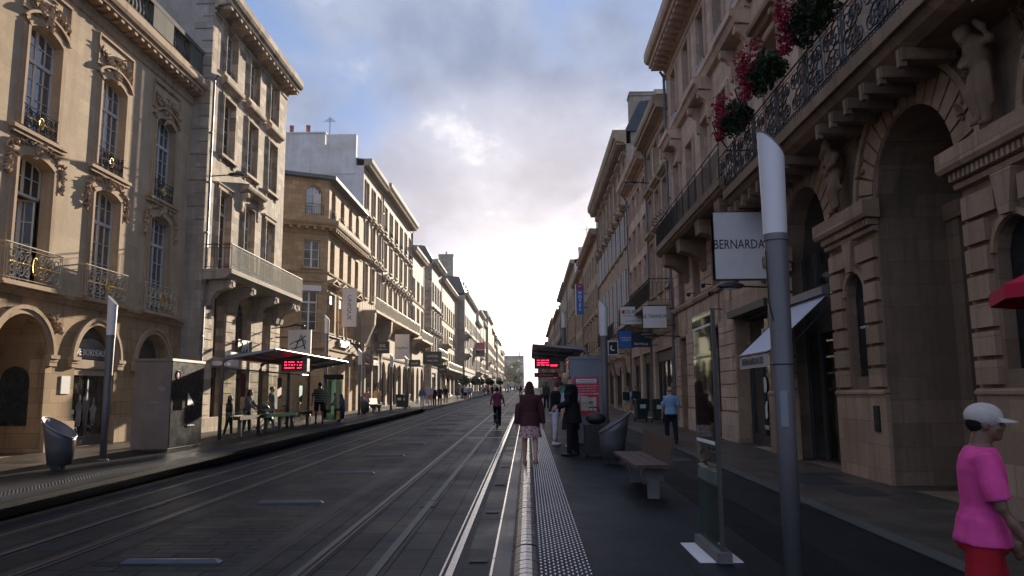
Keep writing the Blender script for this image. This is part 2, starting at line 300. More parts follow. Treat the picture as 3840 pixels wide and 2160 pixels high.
def sky():
    w=bpy.data.worlds.new('World'); sc.world=w; w.use_nodes=True; ns,ln=w.node_tree.nodes,w.node_tree.links; ns.clear()
    out=N(ns,'ShaderNodeOutputWorld'); bg=N(ns,'ShaderNodeBackground'); bg.inputs[1].default_value=.1; ln.new(bg.outputs[0],out.inputs[0])
    st=N(ns,'ShaderNodeTexSky'); st.sky_type='NISHITA'; st.sun_disc=False; st.sun_elevation=SUN_EL; st.sun_rotation=SUN_AZ; st.air_density=1.2; st.dust_density=2.; st.ozone_density=1.
    tc=N(ns,'ShaderNodeTexCoord'); sep=N(ns,'ShaderNodeSeparateXYZ'); ln.new(tc.outputs['Generated'],sep.inputs[0])
    # clouds on a flat deck: direction / height
    zc=N(ns,'ShaderNodeMath',op='MAXIMUM'); zc.inputs[1].default_value=.0; ln.new(sep.outputs[2],zc.inputs[0])
    za=N(ns,'ShaderNodeMath',op='ADD'); za.inputs[1].default_value=.16; ln.new(zc.outputs[0],za.inputs[0])
    dv=N(ns,'ShaderNodeVectorMath',operation='DIVIDE'); cb=N(ns,'ShaderNodeCombineXYZ')
    for i in range(3): ln.new(za.outputs[0],cb.inputs[i])
    ln.new(tc.outputs['Generated'],dv.inputs[0]); ln.new(cb.outputs[0],dv.inputs[1])
    mp=N(ns,'ShaderNodeMapping'); mp.inputs['Scale'].default_value=(1.1,.62,.3); mp.inputs['Location'].default_value=(.9,.35,0); ln.new(dv.outputs[0],mp.inputs[0])
    n1=N(ns,'ShaderNodeTexNoise',i_Scale=1.9,i_Detail=8.,i_Roughness=.52,i_Distortion=.35); ln.new(mp.outputs[0],n1.inputs['Vector'])
    n2=N(ns,'ShaderNodeTexNoise',i_Scale=3.1,i_Detail=6.,i_Roughness=.55); ln.new(mp.outputs[0],n2.inputs['Vector'])
    cover=ramp(ns,ln,n1.outputs['Fac'],.40,.53)
    blue=(.66,1.10,2.10); lav=(1.20,1.36,1.80); grey=(.74,.90,1.32); white=(2.5,2.5,2.7)
    cl=mixc(ns,ln,ramp(ns,ln,n2.outputs['Fac'],.38,.60),grey,lav)
    cl=mixc(ns,ln,ramp(ns,ln,n2.outputs['Fac'],.60,.72),cl,white)
    clear=mixc(ns,ln,None,blue,mixc(ns,ln,None,st.outputs[0],(.15,.15,.15),'MULTIPLY',1.),'MIX',f=.2)
    a=mixc(ns,ln,cover,clear,cl)
    # the glow of the low sun at the end of the street
    d=(math.sin(math.radians(.6))*math.cos(math.radians(3.2)),math.cos(math.radians(.6))*math.cos(math.radians(3.2)),math.sin(math.radians(3.2)))
    dp=N(ns,'ShaderNodeVectorMath',operation='DOT_PRODUCT'); nm=N(ns,'ShaderNodeVectorMath',operation='NORMALIZE'); ln.new(tc.outputs['Generated'],nm.inputs[0]); ln.new(nm.outputs[0],dp.inputs[0]); dp.inputs[1].default_value=d
    def lobe(cosw,col,amt,src):
        m=N(ns,'ShaderNodeMapRange',i_1=cosw,i_2=1.,i_3=0.,i_4=1.); m.interpolation_type='SMOOTHERSTEP'; ln.new(dp.outputs['Value'],m.inputs[0])
        p=N(ns,'ShaderNodeMath',op='POWER'); p.inputs[1].default_value=amt; ln.new(m.outputs[0],p.inputs[0])
        g=mixc(ns,ln,p.outputs[0],(0,0,0),col); return mixc(ns,ln,None,src,g,'ADD',1.)
    a=lobe(.905,(1.15,.85,.55),1.2,a); a=lobe(.978,(2.3,1.95,1.5),1.5,a); a=lobe(.9920,(8.,7.2,6.),1.2,a)
    # behind the viewer the sky is brightened, as added fill on camera-facing sides
    m=N(ns,'ShaderNodeMapRange',i_1=-.9,i_2=.4,i_3=1.35,i_4=1.); ln.new(sep.outputs[1],m.inputs[0])
    cc=N(ns,'ShaderNodeCombineXYZ'); [ln.new(m.outputs[0],cc.inputs[i]) for i in range(3)]
    a=mixc(ns,ln,None,a,cc.outputs[0],'MULTIPLY',1.); ln.new(a,bg.inputs[0])
    l=bpy.data.lights.new('sun','SUN'); l.energy=3.3; l.angle=math.radians(.5); l.color=(1.,.86,.68)
    o=bpy.data.objects.new('sun',l); COL.objects.link(o)
    dr=Vector((math.sin(SUN_AZ)*math.cos(SUN_EL),math.cos(SUN_AZ)*math.cos(SUN_EL),math.sin(SUN_EL))); o.rotation_euler=dr.to_track_quat('Z','Y').to_euler(); o.location=(30,90,40)
    sc.view_settings.view_transform='Standard'; sc.view_settings.look='None'; sc.view_settings.exposure=2.; sc.view_settings.gamma=1.; sc.view_settings.use_curve_mapping=False
sky()
# ------------------------------------------------------------------ ground
def strips(lst,y0,y1,step,h):
    """sheet strips [x0,x1] following the slope"""
    mb=MB()
    y=y0
    while y<y1-1e-6:
        ya=min(y+step,y1)
        for x0,x1,h0,h1 in lst: mb.poly([(x0,y,h0+h),(x1,y,h1+h),(x1,ya,h1+h),(x0,ya,h0+h)])
        y=ya
    return mb.shear()
YB,YE=-20.,470.
struct(strips([(-1500,1500,-.35,-.35)],-900,3000,3900,0),'ground','ground_soil')
struct(strips([(-7.4,-4.35,0,0),(-2.6,.5,0,0)],YB,YE,70,0),'road','road_slabs')
struct(strips([(-4.35,-2.9,0,0)],YB,YE,70,0),'central_lane','road_setts')
struct(strips([(-2.9,-2.62,.004,.004)],YB,54.5,40,0),'stone_strip','strip_stone')
struct(strips([(-2.9,-2.6,0,0)],54.5,YE,80,0),'central_lane','road_setts')
struct(strips([(-2.62,-2.6,0,0)],YB,54.5,80,0),'road','road_slabs')
def band(y0,y1,x0,x1,h0,h1,name,mat):
    mb=MB(); mb.box(x0,x1,y0,y1,h0,h1); return struct(mb.shear(),name,mat)
# left pavement and platform
PL0,PL1=-20.,50.5
struct(strips([(-26,-7.4,.05,.05)],YB,YE,70,0),'pavement','sidewalk_stone')
band(YB,PL1,-9.6,-7.30,-.2,.262,'platform','platform_asphalt'); band(YB,PL1,-7.30,-7.16,-.2,.20,'platform_face','dark_kerb_face')
mb=MB(); mb.box(-7.30,-6.84,YB,PL1,.20,.27); struct(mb.shear(),'platform_edge','platform_asphalt')
mb=MB(); mb.poly([(-9.6,PL1,.262),(-6.84,PL1,.262),(-7.3,PL1+6,.02),(-9.6,PL1+6,.055)]); mb.poly([(-6.84,PL1,.262),(-6.84,PL1,-.1),(-7.3,PL1+6,-.1),(-7.3,PL1+6,.02)]); struct(mb.shear(),'platform_ramp','platform_asphalt')
band(PL1+6,YE,-7.42,-7.2,-.1,.07,'kerb','granite_kerb')
mb=MB()
y=6.
while y<44:
    for k in range(6): mb.box(-7.62+k*.055,-7.59+k*.055,y,y+.035,.262,.268)
    y+=.085 if y<22 else .17
struct(mb.shear(),'tactile_strip','bar_metal')
# right platform
PR1=62.
mb=MB(); mb.poly([(.50,YB,.27),(2.05,YB,.27),(2.05,PR1,.27),(.50,PR1,.27)]); mb.poly([(2.05,YB,.27),(3.0,YB,.03),(3.0,PR1,.03),(2.05,PR1,.27)]); mb.poly([(3.0,YB,.03),(3.95,YB,.012),(3.95,PR1,.012),(3.0,PR1,.03)])
mb.poly([(.5,PR1,.27),(2.05,PR1,.27),(3.0,PR1+5,.01),(.2,PR1+5,.01)]); mb.poly([(2.05,PR1,.27),(3.0,PR1,.03),(3.0,PR1+5,.01)])
mb.poly([(3.0,PR1,.03),(3.95,PR1,.012),(3.95,PR1+5,.008),(3.0,PR1+5,.01)])
struct(mb.shear(),'platform','platform_asphalt')
struct(strips([(.5,3.95,.006,.006)],PR1+5,YE,80,0),'road_margin','road_setts')
mb=MB(); mb.box(.075,.5,YB,PR1,-.1,.268); struct(mb.shear(),'tactile_base','platform_asphalt')
mb=MB()
y=4.6; row=0
while y<40:
    for k in range(12):
        if (k+row)%2: continue
        x=.095+k*.0355; r=.0125
        c=[(x+r*math.cos(a*PI/3),y+r*1.05*math.sin(a*PI/3),.268) for a in range(6)]; t=[(x+.6*r*math.cos(a*PI/3),y+.6*r*math.sin(a*PI/3),.275) for a in range(6)]
        mb.poly(t)
        for a in range(6): mb.poly([c[a],c[(a+1)%6],t[(a+1)%6],t[a]])
    y+=.055; row+=1
struct(mb.shear(),'tactile_studs','stud_metal')
# curved metal nosing in plates
mb=MB(); seams=MB(); y=5.2; i=0
pr=[(.075,.262),(.055,.276),(.02,.287),(-.03,.292),(-.08,.284),(-.125,.262),(-.155,.22),(-.168,.15),(-.172,.0)]
while y<PR1:
    L=1.05; nr=7
    for k in range(nr):
        a=y+k*L/nr; b=a+L/nr-.004; dz=.0018*(k%2)
        for (x0,z0),(x1,z1) in zip(pr,pr[1:]):
            mb.poly([(x0,a,z0+dz),(x1,a,z1+dz),(x1,b,z1-.001),(x0,b,z0-.001)])
    y+=L+(.05 if i%2 else .012); i+=1
struct(mb.shear(),'nosing','nosing_metal')
mb=MB(); pr2=[(x,z-.014) for x,z in pr]
mb.v=[]; 
for (x0,z0),(x1,z1) in zip(pr2,pr2[1:]): mb.poly([(x0,YB,z0),(x1,YB,z1),(x1,PR1,z1),(x0,PR1,z0)])
struct(mb.shear(),'nosing_bed','dark_kerb_face')
band(YB,PR1+6,-.345,-.175,-.05,.012,'granite_edge','granite_kerb')
mb=MB(); y=YB
while y<90:
    L=R.uniform(2.2,3.4); mb.box(-.372,-.348,y,y+L-.03,-.02,.016); y+=L
struct(mb.shear(),'joint_strip','rail_steel')
# right pavement
struct(strips([(4.22,9,.012,.012)],YB,YE,80,0),'pavement','sidewalk_stone')
band(YB,YE,3.95,4.22,-.1,.016,'kerb_stone','granite_kerb')
mb=MB(); mb.box(3.945,3.975,YB,YE,-.05,.024); struct(mb.shear(),'kerb_edge_strip','strip_stone')
for (x0,x1,y0,y1) in ((4.75,5.55,13.6,15.3),(5.0,5.6,12.2,13.2),(4.5,5.0,22,22.6),(3.2,3.7,17.7,18.3)):
    mb=MB(); mb.box(x0,x1,y0,y1,.0,.028 if x0<4 else .018); struct(mb.shear(),'manhole_cover','dark_kerb_face')
# rails: head, groove and keeper, with the third (ground feed) strip between
def rails(xs,y0,y1):
    a=MB(); b=MB()
    for x,s in xs:
        a.box(x-.034,x+.034,y0,y1,-.03,.010); a.box(x+s*.078-.011,x+s*.078+.011,y0,y1,-.03,.007); b.box(x-.105,x+.105,y0,y1,-.04,.0035)
    return a.shear(),b.shear()
a,b=rails([(-.75,-1)],YB,YE); struct(b,'rail_groove','rail_groove'); struct(a,'tram_rails','rail_steel'); a,b=rails([(-2.185,1),(-4.88,-1),(-6.315,1)],YB,YE); struct(b,'rail_groove','rail_groove'); struct(a,'tram_rails','rail_no_glint')
mb=MB(); mc=MB()
for x in (-1.47,-5.6):
    y=YB
    while y<YE:
        L=8.; mb.box(x-.045,x+.045,y,y+L-.03,-.03,.010); mc.box(x-.10,x+.10,y+L-.6,y+L-.05,-.03,.008); y+=L
struct(mb.shear(),'power_strip','strip_dark'); struct(mc.shear(),'power_strip_joint','strip_stone')
# small drain slots between right rail and granite edge
mb=MB()
for k in range(10): mb.box(-.60,-.42,7.9+k*2.95,8.06+k*2.95,.0,.012)
struct(mb.shear(),'drain_slot','strip_stone')
mb=MB()
for y in (26.,30.,52.,90.): mb.box(-2.05,-.9,y,y+.12,0,.006)
struct(mb.shear(),'road_mark','road_paint')
# raised bars across the central lane
def bar_mesh():
    m=MB(); pr=[(-.10,0),(-.07,.038),(.07,.038),(.10,0)]
    L=.5; E=[(-L,.0),(-L+.06,.038)]
    base=[(-L,-.06,0),(L,-.06,0),(L,.06,0),(-L,.06,0)]; top=[(-L+.05,-.022,.034),(L-.05,-.022,.034),(L-.05,.022,.034),(-L+.05,.022,.034)]
    m.poly(top)
    for i in range(4): m.poly([base[i],base[(i+1)%4],top[(i+1)%4],top[i]])
    return m.data('lane_bar','bar_metal')
bm_=bar_mesh()
bl=['second','third','fourth','fifth','sixth','seventh','eighth','ninth','tenth']
yb=[7.97,11.9,15.8,19.62,23.45,27.2,31.,35.,39.,45.]
for i,y in enumerate(yb):
    o=bpy.data.objects.new('lane_bar',bm_); COL.objects.link(o); o.location=(-3.61,y,G(y)+.002); o.rotation_euler=(GS,0,0)
    tag(o,'nearest raised metal bar lying across the dark central lane' if i==0 else f'{bl[i-1]} raised bar across the central lane, counted from the viewer','lane bar','raised bars across the central lane')

def haze():
    m=bpy.data.materials.new('haze_air'); m.use_nodes=True; ns,ln=nt(m); ns.clear(); o=N(ns,'ShaderNodeOutputMaterial'); v=N(ns,'ShaderNodeVolumePrincipled'); v.inputs['Density'].default_value=.00025; v.inputs['Color'].default_value=(.92,.93,.97,1); v.inputs['Anisotropy'].default_value=.2; ln.new(v.outputs[0],o.inputs['Volume']); MATS['haze_air']=m
    b=MB(); b.box(-60,60,-40,560,-3.5,42); tag(b.build('haze','haze_air'),'faint evening haze filling the street','haze',kind='stuff')
haze()
# ------------------------------------------------------------------ facades
def arc_z(o,u):
    """height of the opening's head at u"""
    t=abs(u-o['u'])/o['hw']; t=min(1,t)
    if o.get('rise',0)<=0: return o['z1']
    r=o['rise']; hw=o['hw']
    if r>=hw*.95: return o['z1']-r+r*math.sqrt(max(0,1-t*t))
    Rr=(hw*hw+r*r)/(2*r); return o['z1']-Rr+math.sqrt(max(0,Rr*Rr-(t*hw)**2))
def wall(mb,u0,u1,z0,z1,ops,depth=.35):
    us=sorted({u0,u1,*[max(u0,o['u']-o['hw']) for o in ops],*[min(u1,o['u']+o['hw']) for o in ops]}); zs=sorted({z0,z1,*[o['z0'] for o in ops],*[o['z1'] for o in ops]})
    us=[u for u in us if u0<=u<=u1]; zs=[z for z in zs if z0<=z<=z1]
    for a,b in zip(us,us[1:]):
        run=None
        for c,d in zip(zs,zs[1:]):
            m=((a+b)/2,(c+d)/2); inside=any(abs(m[0]-o['u'])<o['hw'] and o['z0']<m[1]<o['z1'] for o in ops)
            if not inside: run=(run[0],d) if run else (c,d)
            if inside or d==zs[-1]:
                if run: mb.poly([(a,0,run[0]),(b,0,run[0]),(b,0,run[1]),(a,0,run[1])]); run=None
    for o in ops:
        d=-o.get('d',depth); l,r=o['u']-o['hw'],o['u']+o['hw']; k=12 if o.get('rise',0)>0 else 1
        pts=[(l+(r-l)*i/k) for i in range(k+1)]
        zl=arc_z(o,l)
        mb.poly([(l,0,o['z0']),(l,d,o['z0']),(l,d,zl),(l,0,zl)]); mb.poly([(r,0,o['z0']),(r,d,o['z0']),(r,d,zl),(r,0,zl)]); mb.poly([(l,0,o['z0']),(r,0,o['z0']),(r,d,o['z0']),(l,d,o['z0'])])
        for a,b in zip(pts,pts[1:]):
            za,zb=arc_z(o,a),arc_z(o,b)
            mb.poly([(a,0,za),(b,0,zb),(b,d,zb),(a,d,za)])
            if k>1: mb.poly([(a,0,za),(b,0,zb),(b,0,o['z1']+1e-4),(a,0,o['z1']+1e-4)])
WIN={}
def window_meshes(hw,h,rise,cols,rows,trans,mat,gm):
    key=(round(hw,2),round(h,2),round(rise,2),cols,rows,trans,mat,gm)
    if key in WIN: return WIN[key]
    m=MB(); o=dict(u=0,hw=hw,z0=0,z1=h,rise=rise)
    def bx(u0,u1,z0,z1,t=.05): 
        if z1-z0>.002 and u1-u0>.002: m.box(-t,t*.6,u0,u1,z0,z1)
    def V(u,t,zb=0): bx(u-t,u+t,zb,min(arc_z(o,u-t),arc_z(o,u+t)) if rise else h,.03)
    fw=.05
    bx(-hw,-hw+fw,0,arc_z(o,-hw+fw) if rise else h); bx(hw-fw,hw,0,arc_z(o,hw-fw) if rise else h); bx(-hw,hw,0,fw*1.4)
    if not rise: bx(-hw,hw,h-fw,h)
    else:
        k=12; P=[(-hw+2*hw*i/k) for i in range(k+1)]
        for a,b in zip(P,P[1:]):
            za,zb=arc_z(o,a),arc_z(o,b); m.f.append([m.p(-.05,a,za),m.p(-.05,b,zb),m.p(-.05,b,zb-fw),m.p(-.05,a,za-fw)]); m.f.append([m.p(.03,a,za),m.p(.03,b,zb),m.p(.03,b,zb-fw),m.p(.03,a,za-fw)]); m.f.append([m.p(.03,a,za-fw),m.p(.03,b,zb-fw),m.p(-.05,b,zb-fw),m.p(-.05,a,za-fw)])
    V(0,.045)
    if trans: bx(-hw,hw,trans-.05,trans+.05,.06)
    zt=trans or h
    for c in range(1,cols):
        if cols%2==0 and c==cols//2: continue
        V(-hw+2*hw*c/cols,.012)
    for r in range(1,rows): bx(-hw,hw,zt*r/rows-.012,zt*r/rows+.012,.02)
    if trans and h-trans>.75: bx(-hw,hw,(trans+h)/2-.012,(trans+h)/2+.012,.02)
    g=MB(); k=12 if rise else 1; P=[(-hw+2*hw*i/k) for i in range(k+1)]
    for a,b in zip(P,P[1:]): g.poly([(-.015,a,.0),(-.015,b,.0),(-.015,b,arc_z(o,b)),(-.015,a,arc_z(o,a))])
    WIN[key]=(m.data('window',mat),g.data('pane',gm)); return WIN[key]
def put_window(bld,fr,o,cols=2,rows=3,trans=None,mat='window_paint',gm='window_glass',w=None,zo=0):
    if w is None: w=-o.get('d',.35)+.06
    if gm=='window_glass' and fr.P(o['u'],0,0)[1]>28.7 and R.random()<.3: gm='curtained_glass'
    elif gm=='window_glass' and fr.P(o['u'],0,0)[1]>28.7 and R.random()<.3: gm='window_glass_dim'
    zb=o['z0']+zo; fm,pm=window_meshes(o['hw'],o['z1']-zb,o.get('rise',0),cols,rows,trans,mat,gm)
    P=Vector(fr.P(o['u'],w,zb)); a=bpy.data.objects.new(o.get('name','window'),fm); COL.objects.link(a); a.parent=bld; a.location=P-bld.location; a.rotation_euler=(0,0,fr.a)
    p=bpy.data.objects.new('pane',pm); COL.objects.link(p); p.parent=a; return a
CORN=[(0,0),(.10,.03),(.16,.14),(.30,.18),(.55,.22),(.78,.24),(.80,.42),(.92,.46),(1,.62),(1,1),(0,1)]
def cornice(mb,u0,u1,z,h,pr,mod=0,ends=True):
    mb.sweep([(w*pr,z+q*h) for w,q in CORN],u0-(.0 if not ends else pr*.0),u1)
    if mod:
        n=int((u1-u0)/mod)
        for k in range(n):
            c=u0+(k+.5)*(u1-u0)/n; mb.box(c-mod*.22,c+mod*.22,pr*.12,pr*.72,z+.04*h,z+.235*h)
def surround(mb,o,t=.14,w=.05,sill=True,ear=0):
    l,r=o['u']-o['hw'],o['u']+o['hw']; z1=o['z1']
    if o.get('rise',0)>0:
        k=10; P=[(l+(r-l)*i/k) for i in range(k+1)]; zs=arc_z(o,l)
        mb.box(l-t,l,0,w,o['z0'],zs); mb.box(r,r+t,0,w,o['z0'],zs)
        sc_=(o['hw']+t)/o['hw']
        for a,b in zip(P,P[1:]):
            A,B=o['u']+(a-o['u'])*sc_,o['u']+(b-o['u'])*sc_; mb.prism([(a,arc_z(o,a)),(b,arc_z(o,b)),(B,arc_z(o,b)+t),(A,arc_z(o,a)+t)],0,w)
    else:
        mb.box(l-t,l,0,w,o['z0'],z1); mb.box(r,r+t,0,w,o['z0'],z1); mb.box(l-t-ear,r+t+ear,0,w,z1,z1+t)
        mb.box(l-t*.35-.0,l-.0,w,w+.025,o['z0'],z1+.03); mb.box(r,r+t*.35,w,w+.025,o['z0'],z1+.03); mb.box(l-t*.35,r+t*.35,w,w+.025,z1+.03,z1+t*.45)
    if sill: mb.box(l-t-.06,r+t+.06,0,w+.09,o['z0']-.10,o['z0'])
def hood(mb,u,hw,z,h=.28,pr=.28): mb.sweep([(a*pr,z+b*h) for a,b in ((0,0),(.35,.08),(.55,.35),(.9,.45),(1,.7),(1,1),(0,1.15))],u-hw,u+hw)
def console(mb,u,z,h,pr,t=.09):
    pl=[(0,z-h),(pr*.25,z-h*.95),(pr*.38,z-h*.7),(pr*.35,z-h*.45),(pr*.6,z-h*.3),(pr,z-h*.22),(pr,z),(0,z)]
    mb.sweep(pl,u-t,u+t); mb.tube([(u-t-.015,pr*.8,z-h*.13),(u+t+.015,pr*.8,z-h*.13)],h*.11,8)
def pediment(mb,u,hw,z,h,pr=.3):
    hood(mb,u,hw,z,.14,pr)
    a=math.atan2(h,hw); t=.12
    mb.prism([(u-hw-.05,z+.14),(u-hw+.12,z+.14),(u,z+h-.02),(u+hw-.12,z+.14),(u+hw+.05,z+.14),(u,z+h+t)],0,pr+.03)
    mb.prism([(u-hw+.12,z+.14),(u+hw-.12,z+.14),(u,z+h-.02)],0,.08)
def rustic(mb,u0,u1,z0,z1,row=.42,gap=.035,w=.05,bw=None,off=True):
    n=max(1,round((z1-z0)/row)); rh=(z1-z0)/n
    for k in range(n):
        a,b=z0+k*rh+gap/2,z0+(k+1)*rh-gap/2
        if bw and u1-u0>bw*1.3:
            x=u0-(bw*.5 if (k%2 and off) else 0)
            while x<u1:
                p,q=max(u0,x),min(u1,x+bw)-.012
                if q-p>.05: mb.box(p,q,-.02,w,a,b)
                x+=bw
        else: mb.box(u0,u1,-.02,w,a,b)
def flat_arch(mb,u,hw,z0,z1,n=11,w=.03,over=.25):
    for k in range(n):
        a=-1+2*k/n; b=-1+2*(k+1)/n; g=.012
        mb.prism([(u+a*hw+g,z0),(u+b*hw-g,z0),(u+b*(hw+over)-g,z1),(u+a*(hw+over)+g,z1)],0,w)
def spiral(cx,cz,r0,turns,a0,sgn=1,n=22,shrink=.12):
    return [(cx+r0*(1-(1-shrink)*i/n)*math.cos(a0+sgn*turns*2*PI*i/n),cz+r0*(1-(1-shrink)*i/n)*math.sin(a0+sgn*turns*2*PI*i/n)) for i in range(n+1)]
def rail_bars(mb,u0,u1,w,z0,z1,step=.12,r=.009,dense=True):
    """plain balustrade with a ring frieze along one facade line"""
    mb.tube([(u0,w,z1),(u1,w,z1)],.022,6); mb.tube([(u0,w,z0+.05),(u1,w,z0+.05)],.013,5); mb.tube([(u0,w,z1-.14),(u1,w,z1-.14)],.010,5)
    n=max(2,int((u1-u0)/step))
    for k in range(n+1):
        u=u0+(u1-u0)*k/n; mb.tube([(u,w,z0),(u,w,z1-.14 if k%8 else z1)],r if k%8 else r*1.6,4)
        if dense and k<n:
            c=u+(u1-u0)/n/2; rr=(u1-u0)/n*.48
            mb.tube([(c+rr*math.cos(t*PI/4),w,z1-.07+rr*1.05*math.sin(t*PI/4)) for t in range(8)],r*.7,4,closed=True)
            mb.tube([(c-rr,w,z0+.05),(c-rr*.5,w,z0+.17),(c,w,z0+.21),(c+rr*.5,w,z0+.17),(c+rr,w,z0+.05)],r*.7,4)
def rail_side(mb,u,w0,w1,z0,z1,step=.12,r=.009):
    mb.tube([(u,w0,z1),(u,w1,z1)],.022,6); mb.tube([(u,w0,z0+.05),(u,w1,z0+.05)],.013,5); mb.tube([(u,w0,z1-.14),(u,w1,z1-.14)],.010,5)
    n=max(2,int(abs(w1-w0)/step))
    for k in range(n+1): w=w0+(w1-w0)*k/n; mb.tube([(u,w,z0),(u,w,z1-.14)],r,4)
def body(mb,fr_u0,fr_u1,depth,z0,z1):
    """party walls, back and top slab"""
    mb.poly([(fr_u0,0,z0),(fr_u0,-depth,z0),(fr_u0,-depth,z1),(fr_u0,0,z1)]); mb.poly([(fr_u1,0,z0),(fr_u1,-depth,z0),(fr_u1,-depth,z1),(fr_u1,0,z1)])
    mb.poly([(fr_u0,-depth,z0),(fr_u1,-depth,z0),(fr_u1,-depth,z1),(fr_u0,-depth,z1)]); mb.poly([(fr_u0,-.45,z1),(fr_u1,-.45,z1),(fr_u1,-depth,z1),(fr_u0,-depth,z1)]); mb.poly([(fr_u0,0,z1),(fr_u1,0,z1),(fr_u1,-.46,z1),(fr_u0,-.46,z1)])
def roof(bld,fr,u0,u1,z,depth,h,pr=0.,mat='slate',mans=False):
    mb=MB(fr)
    if mans: pl=[(pr*.3,z),(-.9,z+h*.8),(-depth*.5,z+h),(-depth+.9,z+h*.8),(-depth,z)]
    else: pl=[(pr*.6,z),(-depth*.5,z+h),(-depth,z)]
    mb.sweep(pl,u0+.01,u1-.01); return mb.build('roof',mat,bld)
def chimney(bld,fr,u,w,z0,z1,lu=.6,lw=1.6,pots=4,mat='white_render'):
    mb=MB(fr); mb.box(u-lu/2,u+lu/2,w-lw/2,w+lw/2,z0,z1); mb.box(u-lu/2-.06,u+lu/2+.06,w-lw/2-.06,w+lw/2+.06,z1-.22,z1-.08); mb.box(u-lu/2-.03,u+lu/2+.03,w-lw/2-.03,w+lw/2+.03,z1,z1+.05); c=mb.build('chimney',mat,bld)
    m2=MB(fr)
    for k in range(pots): m2.lathe([(.15,z1+.05),(.15,z1+.12),(.11,z1+.2),(.12,z1+.55),(.14,z1+.58),(.14,z1+.62)],u,w-lw/2+lw*(k+.5)/pots,8)
    if pots: m2.build('chimney_pot','terracotta',c)
    return c
def pipe(bld,fr,u,z0,z1,w=.09,r=.05,mat='downpipe_zinc'):
    mb=MB(fr); mb.tube([(u,w,z0),(u,w,z1-.4),(u,w,z1-.25),(u,w+.15,z1)],r,7)
    for z in range(int(z0)+2,int(z1),2): mb.box(u-r-.02,u+r+.02,0,w+r,z,z+.05)
    return mb.build('downpipe',mat,bld,smooth=False)
def shutters(bld,fr,o,z0,z1,mat='shutter_paint',wd=.45):
    for s in (-1,1):
        mb=MB(fr); c=o['u']+s*(o['hw']+wd/2+.02); mb.box(c-wd/2,c+wd/2,.06,.10,z0,z1)
        n=int((z1-z0)/.09)
        for k in range(n): mb.box(c-wd/2+.05,c+wd/2-.05,.10,.118,z0+.06+k*.09,z0+.11+k*.09)
        mb.build('shutter',mat,bld)
def shopfront(bld,fr,o,mat='window_paint_dark',gm='shop_glass',fascia=.5,d=.22):
    """ground-floor glazing filling an opening: fascia board, transom, door leaf and panes"""
    l,r=o['u']-o['hw'],o['u']+o['hw']; z0,z1=o['z0'],o['z1']; w=-d
    m=MB(fr); m.box(l,r,w-.05,w+.08,z1-o.get('rise',0)-fascia,z1-o.get('rise',0)-.02) if fascia else None
    m.box(l,l+.08,w-.04,w+.06,z0,z1-o.get('rise',0)); m.box(r-.08,r,w-.04,w+.06,z0,z1-o.get('rise',0)); m.box(l+.08,r-.08,w-.04,w+.06,z0,z0+.28)
    n=max(2,int((r-l)/1.0))
    for k in range(1,n): c=l+(r-l)*k/n; m.box(c-.035,c+.035,w-.03,w+.05,z0+.28,z1-o.get('rise',0)-fascia)
    s=m.build('shopfront',mat,bld); g=MB(fr); k=10 if o.get('rise',0) else 1
    for i in range(k): a,b=l+(r-l)*i/k,l+(r-l)*(i+1)/k; g.poly([(a,w-.01,z0),(b,w-.01,z0),(b,w-.01,arc_z(o,b)),(a,w-.01,arc_z(o,a))])
    g.build('pane',gm,s); return s
def gbox(fr,bld,u0,u1,w0,w1,z0,z1,name,mat,parent=None):
    mb=MB(fr); mb.box(u0,u1,w0,w1,z0,z1); return mb.build(name,mat,parent or bld)
def bthing(name,fr,u0,u1,label,group=None,cat='building'):
    p=fr.P((u0+u1)/2,0,0); return thing(name,(p[0],p[1],G(p[1])),label,cat,group)
def scroll_rail(mb,md,fr,u0,u1,w,z0,z1,cen=True):
    """wrought scrollwork panel with a gilt oval in the middle"""
    mb.tube([(u0-.03,w,z1),(u1+.03,w,z1)],.02,6); mb.tube([(u0,w,z1-.09),(u1,w,z1-.09)],.009,4); mb.tube([(u0,w,z0+.05),(u1,w,z0+.05)],.011,4)
    for u in (u0,u0+.09,u1-.09,u1): mb.tube([(u,w,z0),(u,w,z1)],.013,4)
    h=z1-z0; L=u1-u0; zc=(z0+z1)/2-.01; c=(u0+u1)/2
    for s in (-1,1):
        for t in (-1,1):
            for (f,rr,a,sg) in ((.375,.25,PI*.5,1),(.235,.235,0,-1),(.12,.17,PI*.3,1)):
                r=rr*h; pts=spiral(c+s*L*f,zc+t*h*.2,r,1.7,a if s>0 else PI-a,sg*s*t,20); mb.tube([(p,w,q) for p,q in pts],.016,4)
            pts=spiral(c+s*L*.29,zc+t*h*.24,.09*h,1.3,PI*.5,-s,12); mb.tube([(p,w,q) for p,q in pts],.013,4)
            mb.tube([(c+s*(L/2-.045)+.03*math.cos(k*PI/5),w,zc+t*(h/2-.1)+.035*math.sin(k*PI/5)) for k in range(10)],.008,4,closed=True)
    if cen:
        md.tube([(c+.105*math.cos(k*PI/8),w+.012,zc+.25*h*math.sin(k*PI/8)) for k in range(16)],.014,5,closed=True)
        md.tube([(p,w+.012,q) for p,q in spiral(c,zc+.05*h,.06,1.3,PI*.2,1,12)],.009,4); md.tube([(p,w+.012,q) for p,q in spiral(c,zc-.08*h,.055,1.2,PI*1.2,1,12)],.009,4)
        for s in (-1,1): md.tube([(c+s*.12,w+.01,zc),(c+s*.3,w+.01,zc+.01),(c+s*(L/2-.1),w+.01,zc)],.013,4)
